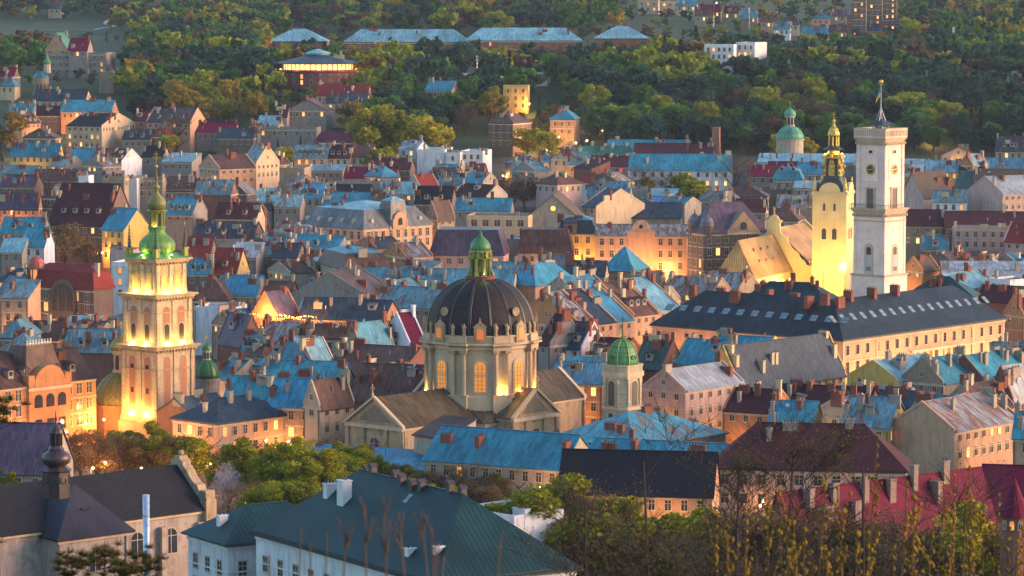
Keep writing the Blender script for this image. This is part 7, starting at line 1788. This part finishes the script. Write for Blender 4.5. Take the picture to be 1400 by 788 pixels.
# ------------------------------------------------------------------ near branches on the castle hill
BUD = m_leaf('olive_buds', (.19, .125, .012), .35, .2); BARKN = m_plain('near_bark', (.085, .045, .028), .85); BARKD = m_plain('dark_bark', (.040, .030, .027), .9)
def branchy(name, label, p0, top, seed, spread, levels, bark, buds, rad, lean=0, budsize=.05, dens=3, group=None, nsub=(4, 5), cat='tree', sub=3.2, reach=6.5, minr=.005):
    """p0 foot on the ground, top: where the leader ends; recursive side shoots"""
    r = random.Random(seed); br, bu = MB(), MB()
    def bud(p, s):
        for _ in range(3):
            q = p + Vector((r.uniform(-1, 1), r.uniform(-1, 1), r.uniform(-1, 1)))*s*.7
            bu.lathe([(.01, -s), (s*.55, -s*.3), (s*.5, s*.3), (.01, s)], 5) if False else bu.ball(q, s*r.uniform(.5, .9), 4, 0, 1.3)
    def shoot(a, b, rr, lev, sl):
        n = 6; prev = a; d = b - a; L = d.length; pts = [a]
        for k in range(1, n+1):
            p = a + d*(k/n) + Vector((r.uniform(-1, 1), r.uniform(-1, 1), r.uniform(-.5, .8)))*min(L, 4)*.035
            if k == n: p = b
            br.tube(prev, p, rr*(1-.8*(k-1)/n), rr*(1-.8*k/n), 5); prev = p; pts.append(p)
        if buds and lev < levels:
            for k in range(dens): bud(a.lerp(b, (k+.7)/dens) if k < dens-1 else b, budsize*r.uniform(.7, 1.2))
        if lev == levels and buds and dens > 2:
            for k in range(9): bud(b.lerp(a, k*.11/L), budsize*r.uniform(.7, 1.25))
        if lev == 0: return
        m = r.randint(*nsub) + lev
        for k in range(m):
            dist = r.uniform(.05, 1)*(reach if lev == levels else L*.7); f = max(.1, 1-dist/L); i = min(n-1, int(f*n)); s = pts[i].lerp(pts[i+1], f*n-i)
            an = r.uniform(0, 6.28); e = Vector((math.cos(an), math.sin(an)*.7, 0))*spread + d.normalized()*r.uniform(.5, 1.0) + Vector((0, 0, .2))
            q = r.uniform(.6, 1.1)*sl*(.45 + .55*min(1, dist/reach) if lev == levels else 1)
            shoot(s, s + e.normalized()*q, max(rr*(1-.8*f)*.55, minr), lev-1, sl*.52)
        if buds: bud(b, budsize)
    t = thing(name, label, cat, (p0.x, p0.y, p0.z), 0, group)
    o0 = Vector((0, 0, -.4)); shoot(o0, Vector(top) - Vector(p0), rad, levels, sub)
    br.build('branches', [bark], t)
    if buds: bu.sm = True; bu.build('buds', [BUD], t)['kind'] = 'stuff'
    return t
def near(name, label, fx, tx, ty, D, *a, **k):
    x = (fx-700)/F*D; p0 = Vector((x, D, g(x, D))); return branchy(name, label, p0, at(tx, ty, D), *a, **k)
G1 = 'dark bare trees on the near slope'; G2 = 'budding shoots on the near slope'
near('tree', 'dark bare branching tree at the bottom, left of the magenta roof', 905, 880, 632, 105, 3, .85, 3, BARKD, True, .16, 0, .015, 1, G1, (5, 8), minr=.011)
near('tree', 'dark bare branching tree in front of the brown purple roof', 985, 1010, 640, 98, 9, .85, 3, BARKD, True, .16, 0, .015, 1, G1, (5, 8), minr=.011)
near('tree', 'dark bare branching tree rising before the pink walls', 1060, 1085, 618, 92, 14, .8, 3, BARKD, True, .15, 0, .015, 1, G1, (5, 8), minr=.011)
near('tree', 'dark bare branching tree before the tall brick chimneys', 1190, 1180, 640, 96, 21, .85, 3, BARKD, True, .15, 0, .015, 1, G1, (5, 8), minr=.011)
near('tree', 'dark bare branching tree below the conical turret', 1330, 1320, 690, 90, 27, .85, 3, BARKD, True, .14, 0, .015, 1, G1, (5, 8), minr=.011)
near('tree', 'low dark bare tree at the bottom beside the dark teal roof', 815, 800, 690, 110, 33, .9, 3, BARKD, True, .15, 0, .015, 1, G1, (5, 8), minr=.011)
SH = [(1070, 1072, 690, 30), (1120, 1130, 650, 34), (1160, 1145, 668, 30), (1198, 1200, 596, 36), (1225, 1240, 660, 32), (1262, 1250, 680, 28), (1290, 1305, 650, 36), (1318, 1325, 640, 34), (1345, 1340, 700, 30), (1372, 1366, 676, 34), (1392, 1398, 722, 30), (1030, 1020, 700, 36), (1005, 996, 735, 30), (1090, 1100, 725, 26), (1180, 1172, 730, 24), (1280, 1274, 735, 26)] + [(x, x+random.Random(x).randint(-26, 26), random.Random(x+1).randint(690, 760), random.Random(x+2).randint(24, 34)) for x in range(985, 1400, 24)]
for i, (fx, tx, ty, D) in enumerate(SH):
    lab = '%s brown shoot thick with olive buds, %s' % (('short', 'tall')[ty < 680], ('leftmost' if fx == 1005 else 'rising to the %s of the bottom right corner' % ('far left', 'left', 'middle', 'right', 'far right')[min(4, int((fx-1000)/80))]))
    near('sapling', 'brown shoot thick with olive buds in the bottom right thicket', fx, tx, ty, D, 100+i, .42, 1, BARKN, True, .026, 0, .017, 4, G2, (2, 4), cat='sapling', sub=.42, reach=1.0)
ST = [(480, 474, 716, 17), (498, 499, 690, 16), (535, 524, 676, 15), (542, 545, 700, 15.5), (560, 575, 702, 16), (585, 590, 718, 17), (405, 412, 722, 18), (448, 447, 728, 18), (575, 600, 742, 14), (430, 424, 742, 20), (610, 607, 760, 17), (365, 368, 760, 18), (690, 686, 728, 15)]
for i, (fx, tx, ty, D) in enumerate(ST):
    near('sapling', 'blurred reddish bare twig before the dark teal roof', fx, tx, ty, D, 200+i, .35, 1 if i < 6 else 0, BARKN, False, .019, 0, .02, 2, 'bare twigs in front of the camera', (1, 2), cat='sapling', sub=.26, reach=.4, minr=.007)
# blurred pine tops at the lower left
def pine_top(px, py, D, w_, seed, lab):
    p = at(px, py, D); zg = g(p.x, p.y); r = np.random.default_rng(seed); t = thing('pine', lab, 'tree', (p.x, p.y, zg), 0, 'pine tops at the lower left')
    H = p.z - zg; n = 2600; rad = w_/2/F*D
    c0 = r.normal(size=(26, 3))*np.array([rad*.5, rad*.5, rad*.32]); c0[:, 2] += H-rad*.7
    c0 = np.concatenate([c0, np.stack([np.zeros(8), np.zeros(8), np.linspace(H*.45, H-.1, 8)], 1)])
    i = r.integers(0, len(c0), n); d = r.normal(size=(n, 3)); d[:, 2] = np.abs(d[:, 2]); d /= np.linalg.norm(d, axis=1)[:, None]; L = rad*.34
    b = np.cross(d, r.normal(size=(n, 3))); b /= np.linalg.norm(b, axis=1)[:, None]; b *= rad*.012
    c = c0[i]; link('needles', quads_mesh('needles', np.stack([c-b, c+b, c+d*L+b*.3, c+d*L-b*.3], 1), m_leaf('pine_needles', (.05, .05, .012), .5, 0)), t)
    mb = MB(); mb.tube((0, 0, -.3), (0, 0, H-.1), rad*.1, rad*.03, 6)
    for q in c0[:20]: mb.tube((0, 0, float(q[2])-rad*.3), tuple(q), rad*.03, rad*.015, 4)
    mb.build('trunk', [BARKD], t)
for k, (px, py, D, w_, lab) in enumerate(((98, 756, 32, 60, 'blurred olive pine top at lower left, leftmost of four'), (143, 742, 34, 62, 'blurred olive pine top at lower left, second of four'), (198, 756, 32, 60, 'blurred olive pine top before the slate church, third of four'), (165, 768, 30, 60, 'lowest blurred pine top before the slate church'), (-4, 545, 60, 60, 'dark pine tip poking in at the left edge'))):
    pine_top(px, py, D, w_, 60+k, lab)

# ------------------------------------------------------------------ haze
mb = MB(); mb.box(-1260, 1260, -310, 3610, -4, 215); hz = mb.build('haze', [])
m = bpy.data.materials.new('air'); m.use_nodes = True; n_ = m.node_tree.nodes; n_.remove(n_['Principled BSDF'])
pv = n_.new('ShaderNodeVolumePrincipled'); pv.inputs['Color'].default_value = (.66, .76, 1, 1); pv.inputs['Density'].default_value = HAZE; pv.inputs['Anisotropy'].default_value = .2
m.node_tree.links.new(pv.outputs[0], n_['Material Output'].inputs['Volume']); hz.data.materials.append(m); hz['kind'] = 'stuff'
if HAZE <= 0: bpy.data.objects.remove(hz)

# ------------------------------------------------------------------ labels that single each house out
LM = [('the bell tower', 217, 420), ('the domed church', 657, 480), ('the clock tower', 1200, 300), ('the yellow church tower', 1137, 300), ('the small belfry', 850, 520), ('the town hall', 1150, 460), ('the mansard palace', 500, 300), ('the curled gable palace', 876, 345), ('the dark corner building', 1000, 330), ('the red arched building', 95, 400), ('the ornate orange building', 80, 540), ('the yellow gable', 188, 310), ('the long white building', 930, 240), ('the golden lit roof', 1060, 345), ('the magenta roof', 1250, 690), ('the round fort', 435, 95), ('the pale green dome', 1080, 185), ('the long teal roof', 680, 605), ('the glowing terrace', 390, 445), ('the brick smokestack', 979, 195), ('the clock gable', 747, 285), ('the grey fire gable', 455, 395), ('the school block', 105, 85), ('the white modern house', 460, 190), ('the tan pink gable', 1265, 270), ('the twin tower church', 1345, 90), ('the pink block', 1360, 280), ('the steep maroon hall', 110, 295), ('the teal villa', 768, 155), ('the yellow hill house', 705, 125)]
SHAPE = {'L': 'gabled', 'R': 'gabled', 'HL': 'hipped', 'HR': 'hipped', 'P': 'pyramid', 'F': 'flat', 'ML': 'mansard', 'MR': 'mansard', 'SL': 'sloping', 'SR': 'sloping'}
seen = {}
for q in HOUSES:
    if q['custom']: continue
    px, py, _ = q['p']
    lm = sorted(LM, key=lambda l: (l[1]-px)**2 + ((l[2]-py)*1.8)**2)[0]
    dx, dy = px-lm[1], py-lm[2]
    rel = ('right of ' if dx > 0 else 'left of ') if abs(dx) > 1.1*abs(dy) else ('below ' if dy > 0 else 'above ')
    if abs(dx)+abs(dy) > 110: rel = 'far ' + rel
    q['base'] = '%s house, %s %s roof, %s%s' % (WALL[q['wl']][1], ROOF[q['rf']][3], SHAPE[q['rg']], rel, lm[0])
    seen.setdefault(q['base'], []).append(q)
ORD = ['leftmost', 'second from left', 'third from left', 'fourth from left', 'fifth from left', 'sixth from left', 'seventh from left', 'eighth from left']
for bs, qs in seen.items():
    qs.sort(key=lambda q: q['p'][0])
    for i, q in enumerate(qs):
        q['o']['label'] = bs if len(qs) == 1 else bs + ', ' + (ORD[i] if i < len(qs)-1 else 'rightmost')
for q in HOUSES:
    if not q['o'].get('group') and q['o']['category'] == 'house': q['o']['group'] = 'houses of the town'
LL = [t for t in LAMPS if not t.get('label')]
seen = {}
for t in LL:
    px, py, _ = proj((t.location.x, t.location.y, t.location.z+5))
    lm = sorted(LM, key=lambda l: (l[1]-px)**2 + ((l[2]-py)*1.8)**2)[0]
    dx, dy = px-lm[1], py-lm[2]
    rel = ('right of ' if dx > 0 else 'left of ') if abs(dx) > 1.1*abs(dy) else ('below ' if dy > 0 else 'above ')
    seen.setdefault('warm street lamp ' + rel + lm[0], []).append((px, t))
NUM = ['leftmost', 'second from left', 'third from left', 'fourth from left', 'fifth from left', 'sixth from left', 'seventh from left', 'eighth from left', 'ninth from left', 'tenth from left', 'eleventh from left', 'twelfth from left', 'thirteenth from left', 'fourteenth from left', 'fifteenth from left']
for bs, ts in seen.items():
    ts.sort(key=lambda q: q[0])
    for i, (_, t) in enumerate(ts): t['label'] = bs if len(ts) == 1 else bs + ', ' + (NUM[min(i, 14)] if i < len(ts)-1 else 'rightmost')
